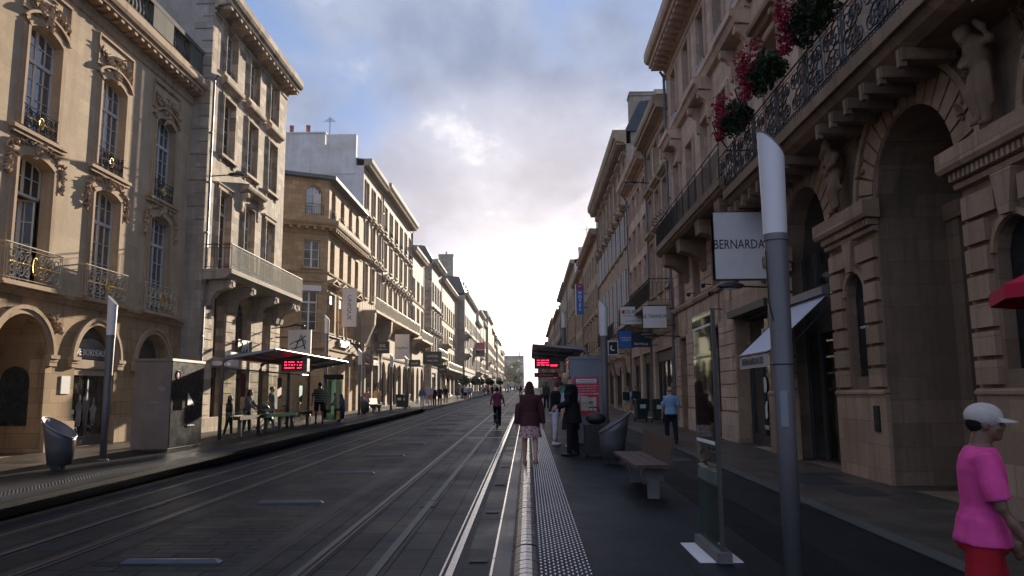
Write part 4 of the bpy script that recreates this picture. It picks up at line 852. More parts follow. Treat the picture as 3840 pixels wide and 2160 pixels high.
# ---------------- left side beyond the corner block
def left_rest():
    fr=FX(-12.2,1)
    F=[(5.9,8.9,'nh'),(9.9,12.2,'hc'),(13.0,15.0,'hc'),(15.75,17.9,'br')]
    b=town(fr,55.9,63.6,18.9,'tall cream house with a white party wall and four red chimney pots','limestone_cream',3,[(9.0,11.6,'p'),(12.6,14.9,'hc'),(15.75,17.9,'b')],(.6,.62,.4),ground='x',bal=[(56.3,63.6,8.0,1.05)],side='white_render',wm='window_paint',roof_h=1.0,chim=0)
    m=MB(fr); m.box(55.86,56.3,-2.9,-.62,18.3,21.4); m.box(55.86,56.3,-12,-2.9,18.3,20.6); m.box(55.9,57.0,-9.4,-3.0,20.4,21.5); m.box(55.84,57.06,-9.46,-2.94,21.5,21.62); m.build('party_wall','white_render',b)
    m=MB(fr)
    for k in range(4): m.lathe([(.18,21.6),(.18,21.7),(.15,21.8),(.17,22.25),(.19,22.3)],56.4,-8.3+k*1.28,8)
    m.build('chimney_pot','terracotta',b)
    m=MB(fr); m.tube([(56.4,-2.8,21.4),(56.4,-2.8,23.)],.025,4); [m.tube([(56.4,-2.8-.5+.1*k,22.6+.08*k),(56.4,-2.8+.5-.1*k,22.6+.08*k)],.015,4) for k in range(4)]; m.build('tv_aerial','steel_dark',b)
    # tall open shop bay between big curved consoles
    s=MB(fr)
    for c in (56.35,63.3): s.sweep([(0,4.3),(.12,4.4),(.25,5.2),(.6,6.1),(.95,6.9),(1.0,7.8),(0,7.8)],c-.28,c+.28)
    for c in (57.2,59.8,62.4): s.box(c-.22,c+.22,.0,.10,G(58)-.1,7.0)
    s.build('stone_trim','limestone_cream',b); gl=MB(fr)
    for c in (58.5,61.1): gl.box(c-1.0,c+1.0,.02,.05,G(58)+.1,6.6)
    gl.build('shopfront','shop_glass',b)
    m=MB(fr); [m.box(c-1.0,c+1.0,.05,.12,4.1,4.5) for c in (58.5,61.1)]; m.build('shop_fascia','dark_red',b)
    town(fr,63.6,80.2,19.05,'long cream house with five bays, triangular pediments and an ornate balcony','limestone_cream',6,[(9.2,11.2,'pc'),(12.45,14.75,'h'),(15.7,17.85,'r')],(.7,.75,.42),ground='arch',bal=[(63.9,80,8.0,1.0)],style=1,chim=1,roof_h=1.4)
    town(fr,80.2,90.2,16.9,'lower cream house whose upper window blinds catch the sun','limestone_pale',3,[(8.8,11.2,'sB'),(12.0,14.2,'sB')],(.6,.6,.42),ground='arch',bal=[(81,90,7.6,1.1)],roof_h=1.3)
    town(FX(-12.1,1),96.6,107.6,18.4,'grey stone house with a steep slate roof after the second side street','limestone_grey',4,[(6.9,9.2,'p'),(10.2,12.4,'h'),(13.6,16.0,'n')],(.6,.8,.4),ground='shop',bal=[(97,107.5,6.6,1.0)],mans=True,roof_h=2.2,side='limestone_weathered')
    town(FX(-12.1,1),107.6,133.5,17.6,'long cream house with a small bright balcony high on its front','limestone_pale',8,[(5.9,8.0,'n'),(9.2,11.4,'sB'),(12.6,14.8,'sB')],(.6,.7,.5),ground='shop',bal=[(109,114,8.9,1.),(109,132,5.4,1.)],roof_h=1.6)
    b=town(FX(-10.9,1),133.5,163,19.0,'blue-grey stone block jutting out with attic windows along its slate roof','limestone_grey',8,[(6.5,8.8,'n'),(10.,12.2,'h'),(13.5,15.6,'n')],(.6,.7,.5),ground='shop',bal=[(134,140,12.2,.9),(134,140,8.8,.9)],mans=True,roof_h=3.4,dormers=6,side='limestone_grey')
    chimney(b,FX(-10.9,1),134.6,-3.4,19,26.4,1.6,2.6,1,'limestone_grey')
    specs=[(163,177,15.6,'grey-fronted house with a red bank sign on its blank end wall','limestone_grey',4,0),(177,196,19.4,'pale house with a flat parapet behind the red bank sign','limestone_pale',5,0),(196,214,18.6,'sunlit cream house with stepped chimneys, past the parapet house','limestone_cream',5,2),(214,236,21.5,'tall warm house with a wide curved roofline','limestone_cream',6,4),
        (236,258,20.2,'house with a bright high balcony and a thin chimney in the far left row','limestone_pale',6,0),(258,282,17.2,'low sunlit house flying a small flag','limestone_cream',6,0),(282,312,19.8,'distant house with two stub chimneys on the left','limestone_pale',7,3),(312,345,17.5,'distant cream house shortly before the green tree','limestone_cream',8,0),(345,380,19.6,'last lit block on the left beside the green tree','limestone_grey',8,0)]
    for i,(a,e,h,lab,st,nb,dm) in enumerate(specs):
        zg=G((a+e)/2); fl=[(zg+4.9,zg+7.0,'ns'),(zg+8.2,zg+10.4,'n'),(zg+11.6,zg+13.4,'n')]
        town(FX(-10.9-.3*(i%3),1),a,e,zg+h-2.2 if False else h+1.2,lab,st,nb,[f for f in fl if f[1]<h],(.6,.7,.6),ground='shop',bal=[(a+1,e-1,zg+4.5,.9)] if i%2==0 else [(a+2,a+8,zg+8.,.9)],mans=dm>0,roof_h=2.4 if dm else 1.3,dormers=dm)
    # closing buildings where the street bends right
    fc=Frame(-16,0,-PI/2)     # looks back down the street
    b=thing('far_block',(-9,470,G(470)),'pale blue-grey block closing the end of the street','building')
    fr2=Frame(-14.5,470,-PI/2); fl=[dict(u=1.2+2.*k,hw=.5,z0=5.6+6+3.4*j,z1=5.6+8+3.4*j,d=.3) for k in range(6) for j in range(3)]
    mb=MB(fr2); wall(mb,0,12.3,4,22.5,fl); body(mb,0,12.3,14,4,22.5); mb.build('wall','limestone_grey',b); roof(b,fr2,0,12.3,22.5,14,3,0,'slate',True)
    for f in fl: put_window(b,fr2,f,2,3,None)
    c=MB(fr2); cornice(c,0,12.3,22.3,.7,.7,0); c.build('cornice','limestone_grey',b); chimney(b,fr2,9.5,-4,24,27.5,.8,.8,1,'limestone_grey')
left_rest()
# ---------------- right 1: arcaded mansion with atlantes
def statue(mb,fr,u,w,zf,h,flip):
    """a bearded bearer figure in relief: head bowed, one arm up to the cornice, drapery round the legs"""
    P=lambda a,b,c:(u+flip*a*h,w+b*h,zf+c*h)
    m=MB(fr)
    def lim(pts,rs): 
        m.tube([P(*p) for p in pts],.1,10,taper=[r*h for r in rs])
        for p,r in zip(pts,rs): m.blob(P(*p),(r*h,)*3,None,10,8)
    lim([(0,0,.50),(0,.01,.58),(0,.02,.68),(.01,.03,.77),(.02,.03,.80)],[.105,.095,.115,.125,.10])
    lim([(.02,.03,.80),(.04,.09,.87),(.05,.11,.92)],[.07,.065,.075]); 
    m.blob(P(.05,.12,.93),(.075*h,.085*h,.095*h),None,12,9); leavesl=[P(.05+.06*math.cos(t),.13+.05*math.sin(t),.90+.06*math.sin(2*t)) for t in [k*PI/5 for k in range(10)]]
    for q in leavesl: m.blob(q,(.035*h,.035*h,.04*h),None,6,5,.3)
    lim([(-.12,.03,.77),(-.24,.06,.74),(-.22,.10,.86),(-.12,.10,.96)],[.055,.05,.04,.035]); lim([(.12,.03,.77),(.17,.09,.66),(.05,.14,.60)],[.055,.045,.035])
    lim([(-.055,.02,.52),(-.07,.06,.30),(-.06,.03,.06)],[.08,.065,.045]); lim([(.055,.02,.52),(.08,.09,.33),(.05,.04,.10)],[.08,.065,.045]); lim([(-.06,.03,.05),(-.06,.1,.02)],[.035,.03]); lim([(.05,.04,.09),(.06,.11,.05)],[.035,.03])
    for k in range(7): lim([(-.12+.035*k,.03+.02*(k%2),.56),(-.14+.045*k,.03,.38),(-.13+.05*k,.01,.20+.02*k)],[.03,.028,.018])
    base=len(mb.v); mb.v+=m.v; mb.f+=[[i+base for i in f] for f in m.f]
def remesh(o,vox,smooth=4):
    m=o.modifiers.new('r','REMESH'); m.mode='VOXEL'; m.voxel_size=vox; m.use_smooth_shade=True
    if smooth: s=o.modifiers.new('s','SMOOTH'); s.factor=.5; s.iterations=smooth
    dg=bpy.context.evaluated_depsgraph_get(); me=bpy.data.meshes.new_from_object(o.evaluated_get(dg)); mats=[x for x in o.data.materials]; old=o.data
    o.modifiers.clear(); me.name=o.name; me.materials.clear(); [me.materials.append(x) for x in mats]; o.data=me; bpy.data.meshes.remove(old); return o
def right_mansion():
    fr=FX(6.2,-1); u0,u1=2.0,19.85
    b=bthing('arcade_mansion',fr,u0,u1,'dark arcaded stone mansion with bearded bearer figures and scrollwork balcony, nearest on the right')
    cs=[7.25,12.07,16.9]
    ar=[dict(u=c,hw=1.33,z0=G(c)+.02,z1=6.28,rise=1.33,d=(1.9 if i<2 else .5)) for i,c in enumerate(cs)]; ar.append(dict(u=2.9,hw=.7,z0=.1,z1=5,d=.5))
    ni=[dict(u=c,hw=.42,z0=2.02,z1=3.95,rise=.40,d=.22) for c in (4.85,9.66,14.46)]+[dict(u=18.95,hw=.3,z0=2.02,z1=3.9,rise=.28,d=.2)]
    up=[dict(u=c,hw=.62,z0=7.15,z1=10.6,d=.4) for c in (4.9,7.6,10.3,13.,15.7,18.4)]; u2=[dict(u=o['u'],hw=.6,z0=12.9,z1=15.2,d=.4) for o in up]
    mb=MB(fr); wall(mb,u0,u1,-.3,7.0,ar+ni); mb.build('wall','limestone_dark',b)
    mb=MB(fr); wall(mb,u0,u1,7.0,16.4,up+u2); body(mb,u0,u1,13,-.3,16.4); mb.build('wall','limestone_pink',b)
    t=MB(fr)
    for c in cs:
        n=17
        t.arcband(c,4.95,1.35,1.88,0,.06,0,PI,n,gap=.03); t.arcband(c,4.95,1.93,2.05,0,.10,PI*.02,PI*.98,20); t.arcband(c,4.95,1.33,1.36,-.02,.03,0,PI,20)
    for c in (4.85,9.66,14.46,18.95):
        lo,hi=c-1.05,min(c+1.05,u1); t.box(lo,hi,-.02,.07,-.3,1.72); t.sweep([(0,1.70),(.10,1.70),(.10,1.74),(.06,1.78),(0,1.78)],lo,hi)
        hwn=.5 if c<18 else .33
        for z in [1.80,2.18,2.56,2.94,3.32]: 
            t.box(lo+.05,c-hwn,-.02,.09,z+.03,z+.35); 
            if c<18: t.box(c+hwn,hi-.05,-.02,.09,z+.03,z+.35)
        for s in (-1,1):
            if c>18 and s>0: continue
            a,e=sorted((c+s*(hwn),c+s*1.0)); t.prism([(a,3.72),(e,3.72),(e,4.02),(c+s*.30 if s>0 else c+s*.98,4.02)] if False else [(a,3.74),(e,3.74),(e,4.04),(a+(.0 if s>0 else 0),4.04)],-.02,.09); t.box(a if s<0 else c+.25,e if s>0 else c-.25,-.02,.09,4.10,4.42)
        t.prism([(c-.10,3.98),(c+.10,3.98),(c+.22,4.55),(c-.22,4.55)],0,.13); t.arcband(c,3.55,.42,.50,0,.05,0,PI,10)
        # impost entablature with dentils
        t.sweep([(0,4.55),(.10,4.57),(.12,4.64),(.0,4.66)],lo-.05,hi+.05); t.sweep([(0,4.78),(.26,4.80),(.30,4.86),(.30,5.10),(.0,5.12)],lo-.14,hi+.14)
        k=lo-.05
        while k<hi: t.box(k,k+.055,.0,.20,4.67,4.78); k+=.11
        t.box(lo-.02,hi+.02,-1.6,-.01,4.80,5.05) if c<14 else None
    t.sweep([(0,6.84),(.08,6.86),(.10,6.95),(.18,7.0),(0,7.02)],u0,u1)
    for o in up: surround(t,o,.15,.06,False); hood(t,o['u'],.95,10.95,.3,.35); [console(t,o['u']+s*.8,10.95,.6,.28,.09) for s in (-1,1)]
    for o in u2: surround(t,o,.15,.06)
    t.sweep([(0,12.3),(.12,12.34),(.2,12.5),(0,12.6)],u0,u1)
    t.build('stone_trim','limestone_brown',b)
    st=MB(fr)
    for c,h,f in ((14.46,1.42,-1),(9.66,1.42,1),(4.85,1.42,-1)): statue(st,fr,c,.22,5.12,h,f)
    so=st.build('bearer_figure','carved_stone_dark',b,True); remesh(so,.028,3)
    leaves_=MB(fr); leaves(leaves_,[(c+s*(.55+.06*k),6.55-.22*k) for c in (14.46,9.66,4.85) for s in (-1,1) for k in range(5)],.10,4,.05,.05); leaves_.build('carving','carved_stone_dark',b)
    s=MB(fr); s.box(u0,u1,0,1.0,6.78,7.0); s.sweep([(0,6.5),(.7,6.56),(.85,6.66),(.92,6.78),(0,6.78)],u0,u1)
    k=2.4
    while k<u1:
      if min(abs(k-c_) for c_ in (4.85,9.66,14.46))<.5: k+=.62; continue
      s.box(k-.09,k+.09,.12,.88,6.38,6.56); s.box(k-.05,k+.05,.80,.90,6.30,6.56); k+=.62
    s.build('balcony_slab','limestone_dark',b)
    ir=MB(fr); gd=MB(fr); u=2.2
    while u<19.5: scroll_rail(ir,gd,fr,u,u+1.6,.94,7.04,8.05,False); u+=1.66
    rail_side(ir,19.6,.0,.94,7.04,8.05); ir.tube([(u0,.94,7.14),(19.6,.94,7.14)],.02,4); u=2.2
    while u<19.5: ir.tube([(u,.94,7.02),(u,.94,7.14)],.012,4); u+=.12
    for c in (19.4,17.2): ir.tube([(c,.94,8.05),(c,1.2,8.4),(c,1.3,8.75),(c,1.1,8.9),(c,.98,8.75)],.02,5)
    ir.build('balcony_railing','wrought_iron',b)
    for o in up: put_window(b,fr,o,2,4,2.6,'window_paint','window_glass')
    for o in u2: put_window(b,fr,o,2,3,None,'window_paint','window_glass')
    for o in ni: gbox(fr,b,o['u']-o['hw'],o['u']+o['hw'],-.20,-.17,2.02,3.95,'niche_panel','machine_dark')
    f=gbox(fr,b,14.46-.3,14.46+.3,-.17,-.155,2.2,3.5,'niche_panel','black_sign'); lettering('PHILIPPE MARTIN',.07,f,Vector(fr.P(14.46,-.15,2.95))-Vector(wloc(f)),fr.a,'white_ink',.002)
    # deep passages behind the open arches
    for c in cs[:2]:
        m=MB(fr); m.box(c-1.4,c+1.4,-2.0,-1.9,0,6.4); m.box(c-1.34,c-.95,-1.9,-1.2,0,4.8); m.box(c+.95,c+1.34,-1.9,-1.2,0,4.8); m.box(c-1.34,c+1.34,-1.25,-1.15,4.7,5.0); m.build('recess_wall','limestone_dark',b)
        m=MB(fr); m.box(c-.85,c+.85,-1.9,-1.85,.1,4.2); m.build('door','machine_dark',b)
    # shop door in the far arch
    o=ar[2]; c=o['u']; m=MB(fr); w=-.42
    for a in (c-1.33,c-.45,c+.5,c+1.27): m.box(a,a+.06,w-.05,w+.05,.1,4.9)
    for z in (.15,3.05,4.0): m.box(c-1.33,c+1.33,w-.05,w+.06,z,z+.10)
    m.box(c-1.33,c+1.33,w-.05,w+.02,3.1,3.75); d=m.build('shop_door','window_paint_dark',b); g=MB(fr); k=12
    for i in range(k): a,e=c-1.33+2.66*i/k,c-1.33+2.66*(i+1)/k; g.poly([(a,w,.1),(e,w,.1),(e,w,arc_z(o,e)),(a,w,arc_z(o,a))])
    g.build('pane','shop_glass',d); gbox(fr,b,15.85,16.1,w+.05,w+.06,1.35,1.85,'paper_notice','paper_white')
    cc=MB(fr); cornice(cc,u0,u1,15.7,.8,.9,.5); cc.build('cornice','limestone_pink',b); roof(b,fr,u0,u1,16.4,13,2.5,.5)
    # plates by the near arch
    gbox(fr,b,13.66,13.86,.07,.10,1.05,1.5,'wall_plate','machine_dark'); gbox(fr,b,8.98,9.3,.10,.12,1.42,1.66,'wall_plate','machine_dark')
    p=gbox(fr,b,8.2,8.86,.10,.12,.98,1.58,'poster','paper_white')
    m=MB(fr)
    for k,(x,a0) in enumerate(((8.68,-PI/2),(8.40,PI/2))):
        m.arcband(x,1.37,.035,.12,.122,.126,a0,a0+PI*.98,8)
    m.build('poster_mark','red_ink',p); lettering('LA FORGE',.10,p,Vector(fr.P(8.53,.124,1.15))-Vector(wloc(p)),fr.a,'blue_ink',.001)
right_mansion()
def awning():
    t=thing('shop_awning',(6.2,16.95,3.7),'pale sloping shop awning with a lettered valance under the near right balcony','awning')
    y0,y1=-1.2,.95; pj=1.3; m=MB(); n=8
    for a in (-.0,-.012): m.poly([(-.02,y0,.05+a),(-pj,y0,-1.12+a),(-pj,y1,-1.12+a),(-.02,y1,.05+a)])
    lpart(m,'awning_cloth','awning_cloth',t); m=MB()
    m.box(-.16,.0,y0-.04,y1+.04,.04,.2); lpart(m,'cassette','machine_grey',t)
    m=MB(); m.tube([(-pj,y0,-1.13),(-pj,y1,-1.13)],.025,6); 
    for y in (y0+.08,y1-.08): m.tube([(-.05,y,-.25),(-.7,y,-.9),(-pj,y,-1.13)],.02,5)
    lpart(m,'awning_arm','steel_dark',t); m=MB(); k=16
    for i in range(k):
        a,e=y0+(y1-y0)*i/k,y0+(y1-y0)*(i+1)/k; d=lambda y:-pj+.012*math.sin(y*9); m.poly([(d(a),a,-1.14),(d(e),e,-1.14),(d(e)-.01,e,-1.43),(d(a)-.01,a,-1.43)])
    m.poly([(-pj,y1,-1.14),(-.2,y1,-.2),(-.2,y1,-.25),(-pj,y1,-1.43)]) if False else None
    v=lpart(m,'valance','valance_cloth',t); lettering('BERNARDAUD',.21,v,(-pj-.026,(y0+y1)/2,-1.29),PI,'ink',.003,.0,1.15)
awning()
def right_house():
    fr=FX(6.2,-1); u0,u1=19.85,32.2; cs=[21.0,22.6+.0,25.25,27.9,30.5]; cs=[20.9,23.1,25.5,28.0,30.5]
    b=bthing('hooded_house',fr,u0,u1,'pinkish stone house with scroll-bracketed window hoods and a long dark balcony')
    gr=[dict(u=21.2,hw=1.75,z0=G(21)+.02,z1=4.0,d=.5),dict(u=25.75,hw=.82,z0=G(25)+.02,z1=3.9,d=.45),dict(u=30.65,hw=.58,z0=G(30)+.02,z1=3.9,d=.55)]
    me=[dict(u=c,hw=.62,z0=5.2,z1=6.9,d=.5) for c in (20.9,24.0,26.5,27.83+1.4-.5,30.45)]; me=[dict(u=c,hw=.60,z0=5.2,z1=6.95,d=.5) for c in (22.1,24.8,27.8,30.5)]
    f1=[dict(u=c,hw=.55,z0=7.45,z1=11.05,d=.45) for c in cs]; f2=[dict(u=c,hw=.55,z0=12.95,z1=15.0,d=.45) for c in cs]
    mb=MB(fr); wall(mb,u0,u1,-.2,7.0,gr+me); mb.build('wall','limestone_brown',b); mb=MB(fr); wall(mb,u0,u1,7.0,15.7,f1+f2); mb.build('wall','limestone_pink',b); mb=MB(fr); body(mb,u0,u1,13,-.2,15.75); mb.build('side_wall','limestone_grey',b)
    t=MB(fr); t.sweep([(0,4.98),(.10,5.0),(.16,5.1),(.16,5.16),(0,5.2)],u0,u1); t.sweep([(0,12.2),(.16,12.24),(.24,12.4),(.30,12.46),(.30,12.6),(0,12.62)],u0,u1); t.sweep([(0,15.3),(.05,15.32),(.05,15.4),(0,15.42)],u0,u1)
    for i,o in enumerate(f1):
        surround(t,o,.16,.06,False)
        if i%2==0: t.sweep([(0,11.75),(.42,11.8),(.5,11.95),(.58,12.0),(.58,12.2),(0,12.22)],o['u']-.98,o['u']+.98); [console(t,o['u']+s*.80,11.75,.95,.42,.12) for s in (-1,1)]
    for o in f2: surround(t,o,.15,.06)
    for (a,e) in ((19.9,21.45),(22.75,24.15),(25.45,27.15),(28.45,29.85),(31.15,32.1)): rustic(t,a,e,5.25,6.9,.42,.03,.035)
    for (a,e) in ((23.05,24.85),(26.65,28.3),(28.5,29.95),(31.3,32.1)): rustic(t,a,e,1.2,4.0,.42,.03,.035,.42)
    flat_arch(t,25.75,.82,3.95,4.95,9); flat_arch(t,30.65,.58,3.95,4.95,9); flat_arch(t,21.2,1.75,4.05,4.95,19,over=.15)
    for (a,e) in ((26.85,28.3),(23.4,24.4),(28.5,29.5)): flat_arch(t,(a+e)/2,(e-a)/2,3.95,4.95,7,over=.05)
    t.box(23.05,24.85,0,.06,-.1,1.15); t.box(26.65,29.95,0,.06,-.1,1.15); t.box(31.3,32.15,0,.06,-.1,1.15); t.build('stone_trim','limestone_pink',b)
    c=MB(fr); cornice(c,u0,u1,15.65,.85,.95,.5,ends=False); c.build('cornice','limestone_pink',b)
    s=MB(fr); s.box(u0,30.0,0,1.1,7.18,7.38); s.sweep([(0,7.0),(.9,7.02),(1.02,7.1),(1.06,7.18),(0,7.18)],u0,30.0)
    for cc in (20.8,23.3,26.3,29.2): s.sweep([(0,5.9),(.10,5.95),(.22,6.25),(.55,6.5),(.92,6.58),(.95,7.0),(0,7.0)],cc-.30,cc+.30); s.tube([(cc-.32,.8,6.66),(cc+.32,.8,6.66)],.11,8)
    s.build('balcony_slab','limestone_dark',b)
    r=MB(fr); rail_bars(r,u0+.05,29.95,1.05,7.4,8.35,.12,.010,False); rail_side(r,29.95,.02,1.05,7.4,8.35); r.build('balcony_railing','wrought_iron',b)
    n=MB(fr); n.box(26.2,29.9,1.02,1.03,7.45,8.28); n.build('balcony_screen','navy_sign',b)
    for k,(uu,rr) in enumerate(((30.0,1.0),)): 
        m=MB(fr)
        for j in range(9): a=PI*.5*j/8+PI*.0; m.tube([(uu,.3+.75*math.cos(a)*.6,8.35+.35*math.sin(a)),(uu,.3+1.25*math.cos(a)*.75,8.35+.8*math.sin(a))],.014,4)
        m.tube([(uu,.3+.85*math.cos(PI*.5*j/8),8.35+.6*math.sin(PI*.5*j/8)) for j in range(9)],.014,4); m.build('fan_guard','wrought_iron',b)
    for o in f1: put_window(b,fr,o,2,4,2.7,'window_paint','window_glass')
    for o in f2: put_window(b,fr,o,2,3,None,'window_paint','window_glass'); gbox(fr,b,o['u']-.6,o['u']+.6,.05,.12,12.98,13.12,'window_bar','wrought_iron')
    for o in me: put_window(b,fr,o,2,2,None,'window_paint_dark','window_glass_dim')
    s=shopfront(b,fr,dict(gr[0],z1=3.0),'window_paint_dark','shop_glass',.0,.42)
    m=MB(fr); m.box(19.45,22.95,-.45,-.30,3.0,3.12); m.box(19.45,22.95,-.45,-.25,3.85,4.0); m.box(19.4,23.0,-.1,.22,3.92,4.12); m.build('fascia_frame','window_paint_dark',s); gbox(fr,b,19.45,22.95,-.44,-.43,3.1,3.9,'fascia_glass','shop_glass',s)
    f=gbox(fr,b,19.7,21.3,-.30,-.27,3.2,3.48,'shop_fascia','paper_white',s); lettering('AVENUE',.27,f,Vector(fr.P(20.5,-.265,3.34))-Vector(wloc(f)),fr.a,'ink',.002,.004,1.25)
    m=MB(fr); m.prism([(21.62,1.5),(21.75,1.35),(21.78,1.1),(21.62,1.02),(21.52,1.08),(21.55,1.3),(21.5,1.5)],-.40,-.395); m.blob((21.65,-.395,1.95),(.004,.17,.22),None,10,8); m.blob((21.66,-.395,1.12),(.004,.10,.12),None,10,8); m.build('window_sticker','paper_white',s)
    lettering('VENUS',.16,s,Vector(fr.P(21.65,-.38,.78))-Vector(wloc(s)),fr.a,'white_ink',.002,.004,.9); gbox(fr,b,20.55,20.9,-.385,-.38,1.55,1.67,'paper_notice','paper_white',s)
    for o in gr[1:]: shopfront(b,fr,o,'window_paint_dark','window_glass_dim',.6,.4)
    f=gbox(fr,b,25.1,26.3,-.34,-.31,3.0,3.5,'shop_fascia','black_sign'); lettering('AVENUE',.2,f,Vector(fr.P(25.7,-.305,3.25))-Vector(wloc(f)),fr.a,'white_ink',.002)
    pipe(b,fr,u1-.05,.3,15.7,.12,.06)
    for (u,z) in ((22.7,5.35),(25.3,5.3),(27.6,5.3),(21.2,4.9),(24.4,4.9)):
        m=MB(fr); m.tube([(u,.1,z),(u,.35,z+.02)],.02,5); m.tube([(u-.09,.38,z-.06),(u+.09,.38,z-.02)],.075,8); m.build('spotlight','steel_dark',b)
    m=MB(fr); m.tube([(24.2,.03,4.35),(24.2,.45,4.38),(24.25,.5,4.2)],.018,5); m.build('camera_arm','steel_dark',b)
    roof(b,fr,u0,u1,16.4,13,2.0,.5); chimney(b,fr,31.5,-2.2,16.2,19.2,.6,1.2,0,'limestone_grey')
right_house()
def right_rest():
    fr=FX(6.2,-1)
    town(fr,32.2,38.3,14.0,'pale stone house with slim hooded windows and a roof attic, third on the right','limestone_pink',3,[(6.4,9.0,'h'),(9.6,11.2,'h'),(12.2,13.5,'n')],(.7,.65,0),ground='shop',bal=[(32.3,38.2,5.6,1.1)],railmat='wrought_iron',trim='limestone_pale',roof_h=1.6,mans=True,depth=12,dormers=2,chim=0)
    town(fr,38.3,45.9,13.6,'low plain stone house with a broad cornice and attic, fourth on the right','limestone_pink',4,[(6.3,8.8,'n'),(9.4,10.9,'n'),(11.7,12.9,'n')],(.6,.65,0),ground='shop',bal=[(38.5,43,5.4,1.1)],railmat='wrought_iron',roof_h=2.,mans=True,dormers=2,chim=0)
    b=town(FX(6.25,-1),45.9,66,17.0,'tall stone house with white shutters, pediments and a deep bracketed cornice on the right','limestone_pale',8,[(5.9,9.4,'S'),(10.8,12.8,'pcS'),(14.2,16.2,'h')],(.95,.85,.42),ground='shop',bal=[(46.2,50,5.0,1.15),(52,56,5.0,1.15)],railmat='wrought_iron',roof_h=2.4,mans=True,chim=0,hw=.5)
    chimney(b,FX(6.25,-1),46.5,-2.0,17.0,20.4,.9,3.4,0,'limestone_grey')
    sc_=MB(FX(6.25,-1))
    for cc in (46.8,49.6,52.6,55.4):
        pts=spiral(.75,4.3,.55,1.4,PI*.5,1,18,.2); sc_.tube([(cc,p,q) for p,q in pts],.13,8); sc_.sweep([(0,2.9),(.2,3.0),(.35,3.8),(1.0,4.5),(1.1,4.9),(0,4.9)],cc-.14,cc+.14)
    sc_.build('console','limestone_pink',b)
    town(FX(6.2,-1),66,84.4,15.5,'cream house with a smooth cornice behind the vertical hotel sign','limestone_cream',6,[(5.9,8.2,'h'),(9.2,11.2,'n'),(12.3,14.2,'n')],(.6,.7,.5),ground='shop',bal=[(67,72,5.2,1.0)],railmat='wrought_iron',roof_h=1.2,chim=0)
    town(FX(6.2,-1),84.4,98,15.0,'narrower pale house beside the white party wall on the right','limestone_pale',4,[(6,8.2,'n'),(9.2,11.2,'n'),(12.2,13.8,'n')],(.6,.6,0),ground='shop',roof_h=2.2,chim=0)
    b=town(FX(6.2,-1),98,117,18.4,'tall house with a white party wall, stub chimney and roof aerial on the right','limestone_cream',5,[(6.4,8.6,'h'),(9.8,12,'h'),(13.2,15.2,'n')],(.6,.6,0),ground='shop',bal=[(100,108,5.8,1.)],railmat='wrought_iron',side='white_render',roof_h=1.5,chim=0)
    chimney(b,FX(6.2,-1),98.8,-1.0,18.2,20.6,.8,.8,0,'white_render'); m=MB(FX(6.2,-1)); m.tube([(99.5,-1.8,19),(99.5,-1.8,23.6)],.03,4); m.tube([(99.5,-2.6,23.4),(99.5,-1.,23.1)],.02,4); m.tube([(99.5,-2.1,22.),(99.5,-1.5,22.)],.02,4); m.build('tv_aerial','steel_dark',b)
    specs=[(117,140,18.2,'greyish house under the tall street lamp head on the right','limestone_grey',6,0),(140,165,16.6,'lower warm-toned house further along on the right','limestone_pale',6,3),(165,195,17.4,'distant right-hand house with roof chimneys','limestone_cream',7,0),(195,228,18.2,'far pale house on the right with attic windows','limestone_grey',8,4),(228,265,16.6,'far low house on the right before the bright gap','limestone_pale',8,0),(265,310,17.8,'hazy right-hand block beyond the departure screens','limestone_grey',9,0),(310,370,17.,'hazy last-but-one right-hand block','limestone_pale',10,0),(370,450,16.,'last hazy right-hand block at the edge of the bright sky','limestone_grey',12,0)]
    for i,(a,e,h,lab,st,nb,dm) in enumerate(specs):
        zg=G((a+e)/2); fl=[(zg+4.9,zg+7.0,'n'),(zg+8.2,zg+10.4,'n'),(zg+11.4,zg+13.2,'n')]
        town(FX(6.1-.15*(i%3),-1),a,e,h,lab,st,nb,[f for f in fl if f[1]<h-.5],(.6,.7,0),ground='shop',bal=[(a+2,a+9,zg+4.5,.9)] if i%2 else [(a+1,e-3,zg+8.,.9)],railmat='wrought_iron',mans=dm>0,roof_h=2.4 if dm else 1.3,dormers=dm,chim=i%2)
right_rest()
# ------------------------------------------------------------------ hanging signs
bracket_sign('shop_sign',5.53,19.2,4.55,6.28,1.62,'large pale box sign with thin dark capitals, half hidden by the nearest lamp post','white_panel',[('BERNARDAUD',.34,.02,'ink',.74)],1,.22)
bracket_sign('shop_sign',5.18,31.2,4.35,5.27,.98,'square pale box sign reading LE TANNEUR on the right','white_panel',[('LE TANNEUR',.20,.05,'ink',.82)],1,.14)
s=bracket_sign('shop_sign',5.0,36.5,4.98,5.85,1.15,'white plate sign with a crimson diamond letter, partly behind the LE TANNEUR sign','white_panel',[('CELIMO',.24,.38,'ink',1.0),('L\'IMMOBILIER D\'EXCEPTION',.075,-.05,'ink',.9),('ACHETER · VENDRE · LOUER',.06,-.62,'ink',.9)],1,.05)
m=MB(); m.prism([(-.52,.17),(-.42,.28),(-.32,.17),(-.42,.06)],-.04,-.030); lpart(m,'diamond_mark','red_ink',s)
bracket_sign('shop_sign',4.95,38.6,4.0,4.88,.78,'square blue sign with outlined white capitals behind the second lamp post','blue_sign',[('AMERICAN',.125,.12,'white_ink',.95),('EXPRESS',.125,-.16,'white_ink',.95)],1,.16)
bracket_sign('shop_sign',5.35,36.3,3.9,4.6,.9,'dark square sign reading FREYWILLE in white','navy_sign',[('FREYWILLE',.16,-.62,'white_ink',.85)],1,.1)
s=bracket_sign('shop_sign',4.72,42.5,3.8,4.65,.62,'small white-edged sign with a black field, left of the blue sign','white_panel',[],1,.08,arm=True)
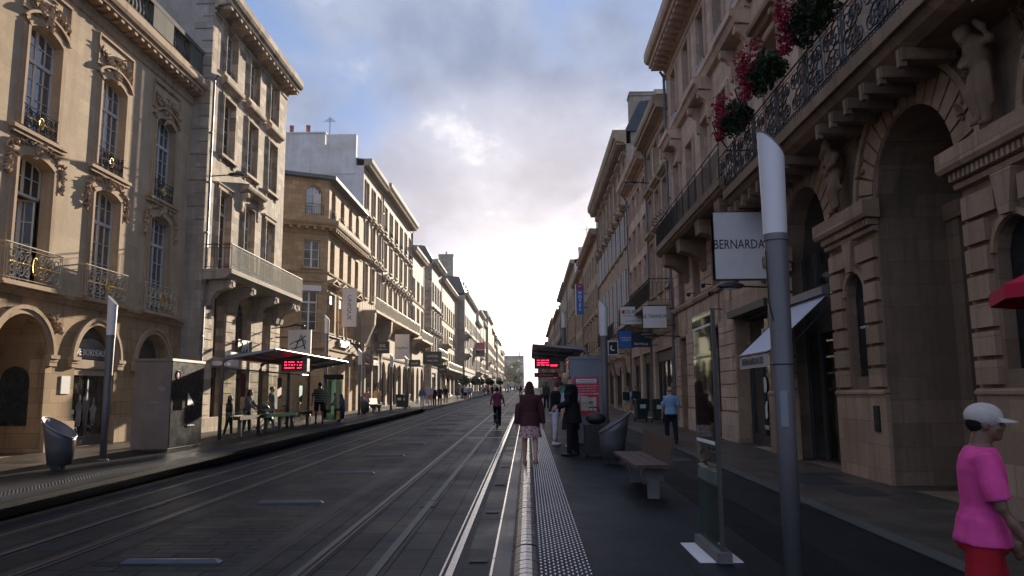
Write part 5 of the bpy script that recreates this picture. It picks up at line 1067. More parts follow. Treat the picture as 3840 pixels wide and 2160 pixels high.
m=MB(); m.box(-.24,.24,-.046,-.040,-.34,.34); lpart(m,'sign_field','black_sign',s); m=MB(); m.arcband(.0,0,.09,.16,-.052,-.047,PI*.6,PI*1.7,8); lpart(m,'sign_mark','white_ink',s)
h=thing('hotel_sign',(5.35,77.,11.2),'tall narrow blue vertical hotel sign with a crimson rounded top','sign'); m=MB(); m.box(-.38,.38,-.12,.12,-1.55,.9); lpart(m,'sign_box','blue_sign',h)
m=MB(); m.box(-.39,.39,-.13,.13,.9,1.25); m.prism([(-.39,1.25)]+[(-.39*math.cos(t),1.25+.32*math.sin(t)) for t in [PI*k/10 for k in range(11)]]+[(.39,1.25)],-.13,.13); lpart(m,'sign_top','purple_sign',h); m=MB(); m.box(-.46,-.39,-.14,.14,-1.6,1.5); lpart(m,'sign_edge','white_ink',h); m=MB(); m.box(.38,.9,-.03,.03,-.9,-.84); m.box(.38,.9,-.03,.03,.5,.56); lpart(m,'bracket','steel_dark',h)
for k,c in enumerate('HOTEL'): lettering(c,.42,h,(.0,-.125,.62-.42*k),-PI/2,'white_ink',.004,.01,1.)
lettering('BEST',.16,h,(0,-.135,1.28),-PI/2,'white_ink',.003)
def bank_sign():
    t=thing('bank_sign',(-11.1,37.2,4.35),'white square bank sign with green swoosh, above the left shelter','sign'); h=.58
    m=MB(); m.box(-.56,.56,-.06,.06,-h,h); lpart(m,'sign_box','white_panel',t)
    m=MB(); P=[(-.08+.40*math.cos(a),-.12+.17*math.sin(a)+.1*math.cos(a)) for a in [k*PI/9 for k in range(-7,9)]]; m.tube([(p,-.075,q) for p,q in P],.028,5); lpart(m,'swoosh','green_ink',t)
    m=MB(); m.tube([(-.18,-.085,-.36),(.08,-.085,.34),(.30,-.085,-.36)],.035,5); m.tube([(-.12,-.085,-.05),(.30,-.085,.28)],.03,5); lpart(m,'monogram','ink',t)
    m=MB(); m.box(-1.2,-.56,-.03,.03,.2,.26); lpart(m,'bracket','steel_dark',t)
    l=thing('wall_lamp',(-11.3,36.6,5.02),'dark curved wall lamp just above the white and green bank sign','wall lamp'); m=MB(); m.tube([(-1.0,0,-.05),(-.3,0,0),(.2,0,.12),(.6,0,.05)],.035,6,taper=[.03,.035,.07,.05]); lpart(m,'lamp_arm','steel_dark',l,True)
bank_sign()
bracket_sign('shop_sign',-10.9,57.6,4.85,5.75,1.05,'black square sign with a white monogram beside the red shopfront','black_sign',[('OG',.3,.25,'white_ink',1),('OLIVER GRANT',.13,-.35,'white_ink',.9)],-1,.1)
bracket_sign('shop_sign',-10.6,64.8,4.75,6.85,1.25,'pale vertical shop banner with dark serif name, left pavement','white_panel',[('MaxMara',.30,-.12,'ink',.95)],-1,.05)
bracket_sign('shop_sign',-10.6,72.,4.35,5.0,1.1,'small dark sign with white lettering under the long left balcony','black_sign',[('minelli',.26,0,'white_ink',1)],-1,.08)
bracket_sign('shop_sign',-9.9,80.,4.9,6.2,1.9,'wide black sign with a white crest-like mark on two lines','black_sign',[('LANCEL',.34,.25,'white_ink',1),('PARIS 1876',.24,-.45,'white_ink',1)],-1,.1)
bracket_sign('shop_sign',-11.0,99.,4.4,5.5,1.2,'dark square sign in the shade of the grey stone house','black_sign',[('ZAPA',.3,0,'white_ink',1)],-1,.1)
t=bracket_sign('bank_sign',-10.0,162.,9.6,12.6,2.0,'small red and black square bank sign far down on the left','red_poster',[],-1,.1); m=MB(); m.box(-.95,.95,-.07,-.055,-1.45,-.08); lpart(m,'sign_field','black_sign',t); m=MB(); m.box(-.8,.8,-.085,-.07,-.10,.06); lpart(m,'sign_mark','white_ink',t)
def wall_lamp(x,y,z,ln,label,side=1):
    t=thing('wall_lamp',(x,y,z),label,'wall lamp'); m=MB(); m.tube([(side*ln,0,-.02),(0,0,.02),(-side*.1,0,.02)],.025,6); lpart(m,'lamp_arm','steel_dark',t,True)
    m=MB(); m.blob((-side*.38,0,.04),(.34,.13,.09),None,12,8); lpart(m,'lamp_head','steel_dark',t,True); m=MB(); m.blob((-side*.40,0,.0),(.24,.10,.06),None,10,6); lpart(m,'lamp_lens','lamp_opal',t,True); return t
wall_lamp(5.35,18.6,4.28,.9,'dark cobra-head wall lamp under the large pale box sign')
wall_lamp(5.3,31.0,4.02,.9,'dark cobra-head wall lamp under the LE TANNEUR sign')
wall_lamp(5.6,37.2,12.1,.6,'dark wall lamp high on the drainpipe of the third right house')
wall_lamp(-11.7,28.9,10.3,.7,'dark floodlight on the drainpipe of the weathered corner house',-1)
# ------------------------------------------------------------------ geranium baskets on the right balcony
def basket(y,z,label,seed,s=1.):
    R.seed(seed); t=thing('flower_basket',(5.1,y,z),label,'flower basket','red geranium baskets hung on the balcony rail')
    m=MB(); m.box(-.12,.12,-.4*s,.4*s,-.12,.05); lpart(m,'trough','plastic_dark_green',t)
    f=MB()
    for k in range(4200):
        a=R.uniform(0,2*PI); b=math.acos(R.uniform(-1,1)); r=R.uniform(.55,1.)**.5*(1+.12*math.sin(3*a+seed)); p=Vector((.32*r*(1+.3*math.sin(9*a+b*4))*math.sin(b)*math.cos(a),.66*s*r*(1+.15*math.sin(5*b+a*3))*math.sin(b)*math.sin(a)-.05,(.30+.14*math.sin(7*a))*r*math.cos(b)-.05-.15*abs(math.sin(a))))
        q=.030; d=Vector((R.gauss(0,1),R.gauss(0,1),R.gauss(0,1))).normalized(); e=d.cross(Vector((0,0,1))).normalized()*q; g=d.cross(e).normalized()*q*1.2
        f.poly([tuple(p-e),tuple(p+g*.6),tuple(p+e),tuple(p-g)])
    lpart(f,'foliage','leaf_dark',t)
    f=MB()
    for k in range(170):
        a=R.gauss(0,.9); p=Vector((-.18-.22*abs(math.cos(a))*R.random(),.5*s+.25*R.gauss(0,.5),R.uniform(-.5,.42))) if k%3 else Vector((-.36+R.gauss(0,.08),.55*s*R.uniform(-1,1),R.uniform(-.2,.46)))
        for j in range(9):
            w=p+Vector((R.gauss(0,.03),R.gauss(0,.03),R.gauss(0,.025))); d=Vector((R.gauss(0,1),R.gauss(0,1),R.gauss(0,1))).normalized(); e=d.cross(Vector((.1,.2,1))).normalized()*.024; g=d.cross(e).normalized()*.024; f.poly([tuple(w-e),tuple(w+g),tuple(w+e),tuple(w-g)])
    lpart(f,'blossom','petal_red',t); return t
basket(17.9,8.45,'red geranium basket furthest along the balcony, just above the nearest lamp post',1,1.05)
basket(15.6,8.6,'middle red geranium basket of the three on the scrollwork balcony',2,1.1)
basket(13.0,8.5,'red geranium basket at the top edge of the picture',3,1.15)
R.seed(11)
# ------------------------------------------------------------------ street furniture
def lamp_post(x,y,hb,label,H=3.42,sc_=1.,sh=.84,group='slanted-top street lamps',lit=False):
    t=thing('street_lamp',(x,y,G(y)+hb),label,'street lamp',group); n=24
    m=MB(); m.lathe([(.066*sc_,0),(.075*sc_,H*.35),(.088*sc_,H-sh),(.088*sc_,H-sh+.001)],0,0,n); lpart(m,'pole','pole_grey',t,True)
    m=MB(); m.lathe([(.11*sc_,0),(.11*sc_,.02),(.09*sc_,.03)],0,0,16); lpart(m,'base_plate','pole_grey',t)
    m=MB(); m.lathe([(.093*sc_,H-sh-.05),(.096*sc_,H-sh-.045),(.096*sc_,H-sh+.005)],0,0,n); lpart(m,'collar','pole_grey',t)
    m=MB(); rb,rt=.090*sc_,.100*sc_; cut=.22*sc_/1.; a=[];b=[]
    for k in range(n):
        c,s=math.cos(2*PI*k/n),math.sin(2*PI*k/n); a.append(m.p(rb*c,rb*s,H-sh)); b.append(m.p(rt*c,rt*s,H-cut/2-cut/2*c))
    for k in range(n): m.f.append([a[k],a[(k+1)%n],b[(k+1)%n],b[k]])
    lpart(m,'lamp_shade','lamp_lit' if lit else 'lamp_opal',t,True)
    m=MB(); a=[];b=[]
    for k in range(n):
        c,s=math.cos(2*PI*k/n),math.sin(2*PI*k/n); a.append(m.p((rt+.004)*c,(rt+.004)*s,H-cut/2-cut/2*c)); b.append(m.p((rt+.004)*c,(rt+.004)*s,H-cut/2-cut/2*c+.014))
    m.f.append(a);m.f.append(b)
    for k in range(n): m.f.append([a[k],a[(k+1)%n],b[(k+1)%n],b[k]])
    lpart(m,'lid','pole_grey',t); return t
lp_=lamp_post(1.955,5.95,.27,'nearest slanted-top street lamp, tall grey pole in the right foreground',3.47)
m=MB(); m.v=[]; P_=[(.0895*math.cos(a),.0895*math.sin(a)) for a in [-PI*.72+k*.09 for k in range(8)]]
for (x0,y0),(x1,y1) in zip(P_,P_[1:]): m.poly([(x0,y0,1.15),(x1,y1,1.15),(x1,y1,1.42),(x0,y0,1.42)])
lpart(m,'sticker','machine_grey',lp_); m=MB(); m.tube([(.0835*math.cos(a),.0835*math.sin(a),1.62) for a in [2*PI*k/20 for k in range(20)]],.004,4,closed=True); m.tube([(-.088,-.012,2.5),(-.088,-.02,2.1),(-.07,-.055,1.95)],.005,4); lpart(m,'cable','rail_groove',lp_)
lamp_post(1.76,17.7,.27,'second slanted-top street lamp on the right, behind the slanted bin')
lamp_post(2.05,43.,.1,'taller slanted-top street lamp above the right shelter roof',5.75,1.35,.95)
lamp_post(-8.79,16.,.27,'slanted-top street lamp in front of the arched shopfronts, beside the left bin')
lamp_post(-10.15,38.6,.05,'slanted-top street lamp with a sunlit head by the tall pale banner',5.3,1.25,.95)
lamp_post(-8.71,39.85,.27,'slanted-top street lamp just before the second left bin')
lamp_post(-8.17,46.1,.27,'slanted-top street lamp beyond the far left bench')
lamp_post(-7.95,50.3,.27,'slanted-top street lamp at the far tip of the left platform')
def litter_bin(x,y,hb,rz,label):
    t=thing('litter_bin',(x,y,G(y)+hb),label,'litter bin','slanted grey litter bins',rz); n=24; m=MB(); rs=[]
    def ring(r,z0,sl,off): return [m.p(off+r*math.cos(2*PI*k/n),r*math.sin(2*PI*k/n),z0+sl*math.cos(2*PI*k/n)) for k in range(n)]
    L=[ring(.20,.09,0,.0),ring(.245,.40,.02,.01),ring(.27,.62,.10,.03),ring(.29,.76,.19,.05),ring(.27,.755,.18,.05),ring(.235,.50,.1,.02)]
    for a,b in zip(L,L[1:]):
        for k in range(n): m.f.append([a[k],a[(k+1)%n],b[(k+1)%n],b[k]])
    m.f.append(L[0]); m.f.append(L[-1]); lpart(m,'bin_body','bin_grey',t,True)
    m=MB(); P=[(.05+.292*math.cos(2*PI*k/n),.292*math.sin(2*PI*k/n),.765+.19*math.cos(2*PI*k/n)) for k in range(n)]; m.tube(P,.012,6,closed=True); lpart(m,'rim','pole_grey',t)
    m=MB(); m.box(-.07,.12,-.07,.07,0,.1); lpart(m,'foot','machine_dark',t)
    m=MB(); m.lathe([(.255,.55),(.258,.555),(.262,.57)],.02,0,n); return t
litter_bin(1.57,14.65,.27,0,'slanted grey litter bin between the suitcase and the wooden bench')
litter_bin(-8.6,14.2,.27,PI,'slanted grey litter bin by the dark arcade, nearest on the left platform')
litter_bin(-8.67,41.1,.27,PI,'slanted grey litter bin beside the far left bench')
def bench(x,y0,y1,hb,label,flip=1):
    t=thing('bench',(x,(y0+y1)/2,G((y0+y1)/2)+hb),label,'bench','platform benches with wooden seats'); L=(y1-y0)/2
    m=MB(); w=.145
    for k in range(3): a,b=sorted((flip*(-.40+k*(w+.008)),flip*(-.40+k*(w+.008)+w))); m.box(a,b,-L,L,.40,.445)
    lpart(m,'seat','bench_wood',t)
    m=MB(); pr=[(.035,.42),(.075,.42),(.115,.78),(.08,.785)]
    i=[(m.p(flip*a,-L,z),m.p(flip*a,L,z)) for a,z in pr]; m.f.append([q[0] for q in i]); m.f.append([q[1] for q in i][::-1])
    for k in range(4): m.f.append([i[k][0],i[k][1],i[(k+1)%4][1],i[(k+1)%4][0]])
    lpart(m,'backrest','bench_wood',t)
    for y in (-L+.28,L-.38):
        m=MB(); a,b=sorted((flip*-.26,flip*.04)); m.box(min(flip*-.20,flip*-.06),max(flip*-.20,flip*-.06),y-.06,y+.06,0,.30); m.box(a,b,y-.055,y+.055,.30,.40); m.box(min(flip*-.23,flip*.0),max(flip*-.23,flip*.0),y-.058,y+.058,.22,.30); lpart(m,'leg','bench_stone',t)
    return t
bench(1.74,9.95,12.35,.27,'wooden bench with a worn reddish backrest in the right foreground')
bench(-8.75,42.9,45.2,.27,'far wooden bench on the left platform by the couple in caps',-1)
def ticket_box(x0,x1,y0,y1,hb,label,front,side):
    t=thing('ticket_machine',((x0+x1)/2,(y0+y1)/2,G(y0)+hb),label,'ticket machine','ticket machine cabinets'); a,b=(x1-x0)/2,(y1-y0)/2
    m=MB(); m.box(-a,a,-b,b,.06,2.10); lpart(m,'cabinet',front,t); m=MB(); m.box(-a+.03,a-.03,-b+.03,b-.03,0,.06); lpart(m,'plinth','machine_dark',t)
    m=MB(); m.box(-a-.03,a+.03,-b-.03,b+.03,2.10,2.16); lpart(m,'top_plate',front,t)
    s=side; m=MB(); m.box(min(s*a,s*(a+.015)),max(s*a,s*(a+.015)),-b+.02,b-.02,.1,2.08); p=lpart(m,'glass_front','machine_dark',t)
    def q(y0_,y1_,z0,z1,name,mat,o=.02): m=MB(); m.box(min(s*(a+.01),s*(a+o)),max(s*(a+.01),s*(a+o)),y0_,y1_,z0,z1); return lpart(m,name,mat,p)
    q(-b+.15,-b+.6,.95,1.6,'timetable','map_paper' if 0 else 'window_glass_dim',.022); q(-b+.85,-b+1.35,1.05,1.35,'touch_screen','pale_screen' if 0 else 'shop_glass',.03); q(-b+.9,-b+1.3,.55,.58,'slot','machine_grey',.04)
    if s>0:
        m=MB(); m.prism([(-b+.86,1.06),(-b+1.25,1.06),(-b+.88,1.36)],a+.03,a+.034) ; m.v=[(w,u,z) for (u,w,z) in m.v]; lpart(m,'ticket_sticker','white_ink',p)
        m=MB(); m.tube([(a+.02,-b+.32+.09*math.cos(k*PI/6),1.78+.11*math.sin(k*PI/6)) for k in range(12)],.014,5,closed=True); m.blob((a+.02,-b+.32,1.76),(.006,.06,.07),None,10,6); lpart(m,'round_mark','dark_red',p)
    return t
m_=ticket_box(-9.24,-8.36,17.95,19.75,.27,'bronze-coloured ticket machine cabinet with dark glass side, left platform','machine_bronze',1)
mm=MB(); mm.blob((.22,-.905,1.45),(.10,.004,.06),None,9,6,.5); mm.blob((.05,-.905,1.12),(.11,.004,.055),None,9,6,.5); lpart(mm,'torn_sticker','machine_grey',m_)
m_=ticket_box(1.03,1.91,19.05,20.5,.27,'grey ticket machine cabinet with a crimson notice, behind the man in the suit','machine_grey',-1)
mm=MB(); mm.box(-.33,.27,-.74,-.727,.72,1.66); nt_=lpart(mm,'notice','red_poster',m_)
mm=MB(); mm.box(-.28,.22,-.748,-.741,1.5,1.61); lpart(mm,'notice_header','paper_white',nt_); mm=MB(); mm.box(-.18,.20,-.748,-.741,.84,1.16); lpart(mm,'notice_map','map_paper',nt_)
mm=MB(); mm.tube([(-.15,-.752,1.0),(-.02,-.752,1.05),(.15,-.752,.95)],.006,4); mm.tube([(-.1,-.752,.88),(.0,-.752,1.0),(.05,-.752,1.12)],.005,4); mm.blob((.08,-.750,1.04),(.05,.002,.03),None,8,5); lpart(mm,'map_line','pole_grey',nt_)
lettering('Achetez vos titres',.052,nt_,(-.03,-.750,1.57),-PI/2,'ink',.001); lettering('avant de monter a bord',.052,nt_,(-.03,-.750,1.525),-PI/2,'ink',.001)
for k,s in enumerate(('Le ticket commun est valable','sur tout le reseau et doit','etre valide avant le depart')): lettering(s,.042,nt_,(-.02,-.745,1.44-.06*k),-PI/2,'white_ink',.001)
lettering('Rejoignez vous a la station',.05,nt_,(.0,-.745,1.25),-PI/2,'white_ink',.001,.001); lettering('Gambetta',.055,nt_,(-.12,-.745,1.185),-PI/2,'white_ink',.001,.001)
def led_lines(parent,x0,x1,y,z0,z1,rows,seed,cols=((.1,.62),(.74,.96))):
    r=random.Random(seed); m=MB(); h=(z1-z0)/rows
    for k in range(rows):
        zc=z1-h*(k+.5)
        for a,b in cols:
            x=x0+(x1-x0)*a
            while x<x0+(x1-x0)*b:
                w=r.uniform(.014,.03)
                if r.random()<.84:
                    m.box(x,x+w,y-.002,y,zc+h*.12,zc+h*.22); m.box(x,x+w*.4,y-.002,y,zc-h*.22,zc+h*.12)
                    if r.random()<.6: m.box(x,x+w,y-.002,y,zc-h*.22,zc-h*.12)
                x+=w+.012
    return lpart(m,'led_text','led_red',parent)
def shelter(xb,xf,y0,y1,hb,label,s,zf,zr):
    """s: side the roof reaches towards"""
    t=thing('tram_shelter',(xb,y0,G(y0)+hb),label,'tram shelter','tram stop shelters'); L=y1-y0; W=xf-xb; gz=lambda y:GS*y
    def q(name,mat,f,sm=False): m=MB(); f(m); return lpart(m,name,mat,t,sm)
    for y in (0.,L*.36,L*.7,L):
        def post(m,y=y): m.tube([(0,y,gz(y)),(0,y,zr-.25),(s*.03,y,zr-.1),(s*.14,y,zr-.02),(s*.3,y,zr),(W,y,zf-.03)],.05,8,taper=[.055,.055,.06,.06,.05,.03])
        q('frame','shelter_metal',post,True)
    def rf(m):
        i=[m.p(*q) for q in ((s*.1,0,zr+.02),(W,0,zf-.01),(W,L,zf-.01),(s*.1,L,zr+.02),(s*.1,0,zr+.07),(W,0,zf+.02),(W,L,zf+.02),(s*.1,L,zr+.07))]; m.f+=[[i[k] for k in f] for f in ((0,1,2,3),(4,5,6,7),(0,1,5,4),(1,2,6,5),(2,3,7,6),(3,0,4,7))]
    q('roof','shelter_metal',rf)
    def edge(m): m.tube([(W,-.1,zf),(W,L+.1,zf)],.025,6); m.box(min(s*.05,s*.32),max(s*.05,s*.32),-.05,L+.05,zr-.03,zr+.05); m.tube([(0,0,zr-.3),(0,L,zr-.3)],.03,6); m.tube([(W*.5,0,(zr+zf)/2-.02),(W*.5,L,(zr+zf)/2-.02)],.02,5)
    q('roof_beam','shelter_metal',edge)
    n=4
    for k in range(n):
        a,b=L*k/n+.06,L*(k+1)/n-.06; g=q('glass_pane','shelter_glass',lambda m,a=a,b=b: m.poly([(0,a,gz(a)+.15),(0,b,gz(a)+.15),(0,b,zr-.35),(0,a,zr-.35)]))
    def pc(m):
        m.box(min(s*.02,s*.24),max(s*.02,s*.24),.9,L-.2,.56+gz(L/2)-.1,.62+gz(L/2)-.05)
    q('seat','bench_wood',pc)
    for y in (1.2,L*.4,L*.56,L*.72,L-.5):
        q('seat_leg','bench_stone',lambda m,y=y: (m.box(min(s*.08,s*.18),max(s*.08,s*.18),y-.06,y+.06,gz(y),.5+gz(L/2)),m.box(min(s*.04,s*.22),max(s*.04,s*.22),y-.16,y+.16,.47+gz(L/2),.56+gz(L/2)-.02)))
    return t
sl=shelter(-8.78,-7.24,22.,30.8,.27,'glass tram shelter on the left platform with a long perch seat',1,2.55,2.32)
def lp(name,mat,x0,x1,y0,y1,z0,z1,par=sl): m=MB(); m.box(x0,x1,y0,y1,z0,z1); return lpart(m,name,mat,par)
for y,z in ((1.4,1.55),(4.9,1.5)): p=lp('wall_poster','dark_red',.012,.02,y,y+.45,z-.35,z+.35); 
lp('wall_poster','paper_white',.012,.02,7.1,7.3,.8,.98); lp('wall_poster','teal_sign',.012,.02,7.5,7.9,1.0,1.6)
p=lp('departure_screen','shelter_metal',.75,1.60,2.95,3.25,2.00,2.42); m=MB(); m.box(.80,1.45,2.93,2.948,2.05,2.37); f=lpart(m,'screen_face','led_black',p); led_lines(f,.80,1.45,2.928,2.07,2.35,3,3)
m=MB(); m.tube([(1.2,3.1,2.42),(1.2,3.1,2.52)],.02,5); lpart(m,'hanger','shelter_metal',p)
lp('end_glass','green_glass',.65,1.38,8.75,8.77,.25,2.0); lp('end_band','navy_sign',.62,1.42,8.72,8.74,1.85,2.05)
sr=shelter(1.95,.18,25.,34.,.27,'glass tram shelter behind the grey ticket machine on the right platform',-1,2.78,2.62)
p=lp('departure_screen','dark_red',-1.72,-.82,1.9,2.15,2.05,2.42,sr); m=MB(); m.box(-1.68,-.88,1.885,1.9,2.08,2.39); f=lpart(m,'screen_face','led_black',p); led_lines(f,-1.62,-1.2,1.88,2.14,2.38,3,5,((0,.98),)); led_lines(f,-1.15,-.9,1.88,2.10,2.22,1,6,((0,.98),))
m=MB(); m.tube([(-1.6,2.0,2.42),(-1.6,2.0,2.75)],.02,5); m.tube([(-.95,2.0,2.42),(-.95,2.0,2.7)],.02,5); lpart(m,'hanger','shelter_metal',p)
p=lp('line_board','dark_red',-1.72,-.85,3.,3.06,1.78,1.95,sr); lettering('A  Mériadeck',.09,p,(-1.28,2.995,1.86),-PI/2,'white_ink',.002)
p=lp('end_poster','teal_sign',-1.0,-.35,.02,.06,.75,1.72,sr); m=MB(); m.box(-1.0,-.35,.005,.018,1.42,1.72); lpart(m,'poster_top','navy_sign',p); m=MB(); m.blob((-.7,.0,1.55),(.12,.004,.05),None,10,6); lpart(m,'poster_mark','white_ink',p)
p=lp('departure_screen','machine_dark',-.38,-.05,.3,.6,2.0,2.3,sr); m=MB(); m.box(-.36,-.07,.285,.3,2.03,2.27); f=lpart(m,'screen_face','led_black',p); led_lines(f,-.34,-.12,.28,2.12,2.22,1,9,((0,.98),))
# glass information panel near the lamp
t=thing('glass_panel',(1.61,7.05,.27+G(7)),'green-tinted glass information panel on a white base, beside the nearest lamp post','glass panel')
m=MB(); m.box(-.008,.008,-.36,.42,.09,2.12); lpart(m,'glass','green_glass',t); m=MB(); m.box(-.015,.015,-.40,-.36,.03,2.12); lpart(m,'post','window_paint_dark',t)
m=MB(); m.box(-.06,.06,-.46,.44,.0,.085); lpart(m,'base_rail','bench_stone',t); m=MB(); m.box(-.20,-.065,-.42,.42,0,.008); m.box(.065,.16,-.42,.42,0,.008); lpart(m,'base_plate','white_panel',t)
m=MB(); m.box(-.012,-.009,-.31,.36,.98,1.98); a_=lpart(m,'map_sheet','frost' if 0 else 'shelter_glass',t); m=MB(); m.box(-.016,-.012,-.33,.38,.95,.98); m.box(-.016,-.012,-.33,.38,1.98,2.0); lpart(m,'sheet_edge','paper_white',a_)
# wheeled bins, planters
def wheelie(x,y,h,label,rz=0):
    t=thing('wheeled_bin',(x,y,G(y)+h),label,'wheeled bin','dark wheeled bins',rz); m=MB()
    a=[(-.22,-.20),(.22,-.20),(.22,.24),(-.22,.24)]; b=[(-.28,-.28),(.28,-.28),(.28,.32),(-.28,.32)]
    i=[m.p(p,q,.12) for p,q in a]; j=[m.p(p,q,1.0) for p,q in b]; m.f.append(i);m.f.append(j)
    for k in range(4): m.f.append([i[k],i[(k+1)%4],j[(k+1)%4],j[k]])
    lpart(m,'bin_body','plastic_dark_green',t); m=MB(); m.prism([(-.31,1.0),(.31,1.0),(.30,1.06),(-.30,1.06)],-.31,.34); m.tube([(-.25,.36,1.0),(.25,.36,1.0)],.02,6); lpart(m,'lid','plastic_dark_green',t)
    for s in (-1,1): m=MB(); m.tube([(s*.24,.24,.11),(s*.30,.24,.11)],.11,12); lpart(m,'wheel','plastic_black',t)
    m=MB(); m.box(-.12,.14,-.292,-.275,.62,.80); lpart(m,'sticker','paper_white',t); return t
wheelie(5.25,36.1,.01,'left of the two dark wheeled bins by the right shopfronts',.1); wheelie(5.86,35.0,.01,'right of the two dark wheeled bins, with a pale sticker')
wheelie(-9.6,57.9,.05,'dark wheeled bin beyond the far left bench, first of two'); wheelie(-9.0,56.9,.05,'dark wheeled bin beside a lamp at the left platform end'); wheelie(-10.1,96.3,.05,'dark wheeled bin far along the left pavement near the walkers')
def ball_tree(x,y,label,sz=.85):
    t=thing('ball_tree',(x,y,G(y)+.05),label,'potted tree','clipped ball trees in white planters'); m=MB(); m.box(-.5,.5,-.5,.5,.0,.75); m.box(-.54,.54,-.54,.54,.69,.78); lpart(m,'planter','planter_white',t)
    m=MB(); m.tube([(0,0,.7),(.02,0,1.3),(0,0,2.0)],.05,6); lpart(m,'trunk','bark',t); m=MB()
    for k in range(620):
        d=Vector((R.gauss(0,1),R.gauss(0,1),R.gauss(0,1))).normalized(); p=d*sz*R.uniform(.72,1.02)*(1+.06*math.sin(5*d.x+3*d.z)); p.z=p.z*.8+2.35; q=.11; e=d.cross(Vector((R.gauss(0,1),R.gauss(0,1),1))).normalized()*q; g=e.cross(d).normalized()*q
        m.poly([tuple(p-e),tuple(p+g),tuple(p+e),tuple(p-g)])
    m.blob((0,0,2.35),(sz*.7,sz*.7,sz*.55),None,10,7,.15); lpart(m,'crown','leaf_dark',t); return t
tr=ball_tree(-7.7,113.5,'nearest clipped ball tree on the far left, in a pair of white planters')
for x,y,l in ((-8.3,101.,'clipped ball tree in front of the jutting blue-grey block'),(-7.5,121.,'clipped ball tree directly behind the nearest planter'),(-6.9,138.,'third clipped ball tree of the planter row, beside the far crowd'),(-7.3,152.,'fourth clipped ball tree of the planter row'),(-6.2,172.,'fifth and smallest clipped ball tree of the planter row')):
    c=copy_tree(tr); c.location=(x,y,G(y)+.05); c['label']=l
def street_tree(x,y,h,rad,label):
    t=thing('street_tree',(x,y,G(y)),label,'tree'); m=MB(); m.tube([(0,0,-.5),(.1,0,h*.2),(0,.1,h*.4),(.1,0,h*.7)],.2,7,taper=[.32,.26,.2,.08])
    for k in range(8): a=k*PI/4; m.tube([(0,0,h*(.28+.03*k)),(rad*.35*math.cos(a),rad*.35*math.sin(a),h*(.42+.03*k)),(rad*.7*math.cos(a),rad*.7*math.sin(a),h*(.5+.04*k))],.08,5,taper=[.12,.08,.03])
    lpart(m,'trunk','bark',t); m=MB(); cl=[(Vector((R.uniform(-1,1)*rad*.75,R.uniform(-1,1)*rad*.75,h*R.uniform(.32,.88))),R.uniform(.25,.45)*rad) for k in range(26)]
    for c,r in cl:
        for k in range(170):
            d=Vector((R.gauss(0,1),R.gauss(0,1),R.gauss(0,1))).normalized(); p=c+d*r*R.uniform(.5,1.1); q=.34; e=Vector((R.gauss(0,1),R.gauss(0,1),R.gauss(0,1))).normalized()*q; g=e.cross(d).normalized()*q
            m.poly([tuple(p-e),tuple(p+g),tuple(p+e),tuple(p-g)])
    lpart(m,'crown','leaf_olive',t); return t
street_tree(-10.3,395,13.5,6.5,'large olive-green tree at the far end of the street, left of the bright gap')
street_tree(-7.2,425,10.5,4.5,'smaller green tree behind the large one at the street end')
# road sign cluster beyond the right shelter
t=thing('traffic_sign',(2.25,62.,G(62)+.02),'small round no-entry sign on a post beyond the right shelter','traffic sign'); m=MB(); m.tube([(0,.05,0),(0,.05,2.6)],.035,6); lpart(m,'pole','pole_grey',t); m=MB(); m.prism([(.3*math.cos(k*PI/10),2.3+.3*math.sin(k*PI/10)) for k in range(20)],-.01,.01); s=lpart(m,'sign_disc','red_poster',t); m=MB(); m.box(-.2,.2,-.018,-.011,2.25,2.35); lpart(m,'white_bar','white_ink',s)
for (x0,z0,x1,z1,y,l) in ((-12.0,6.,-9.,5.7,38.,'thin stay wire slung from the corner block to the lamp'),):
    pass
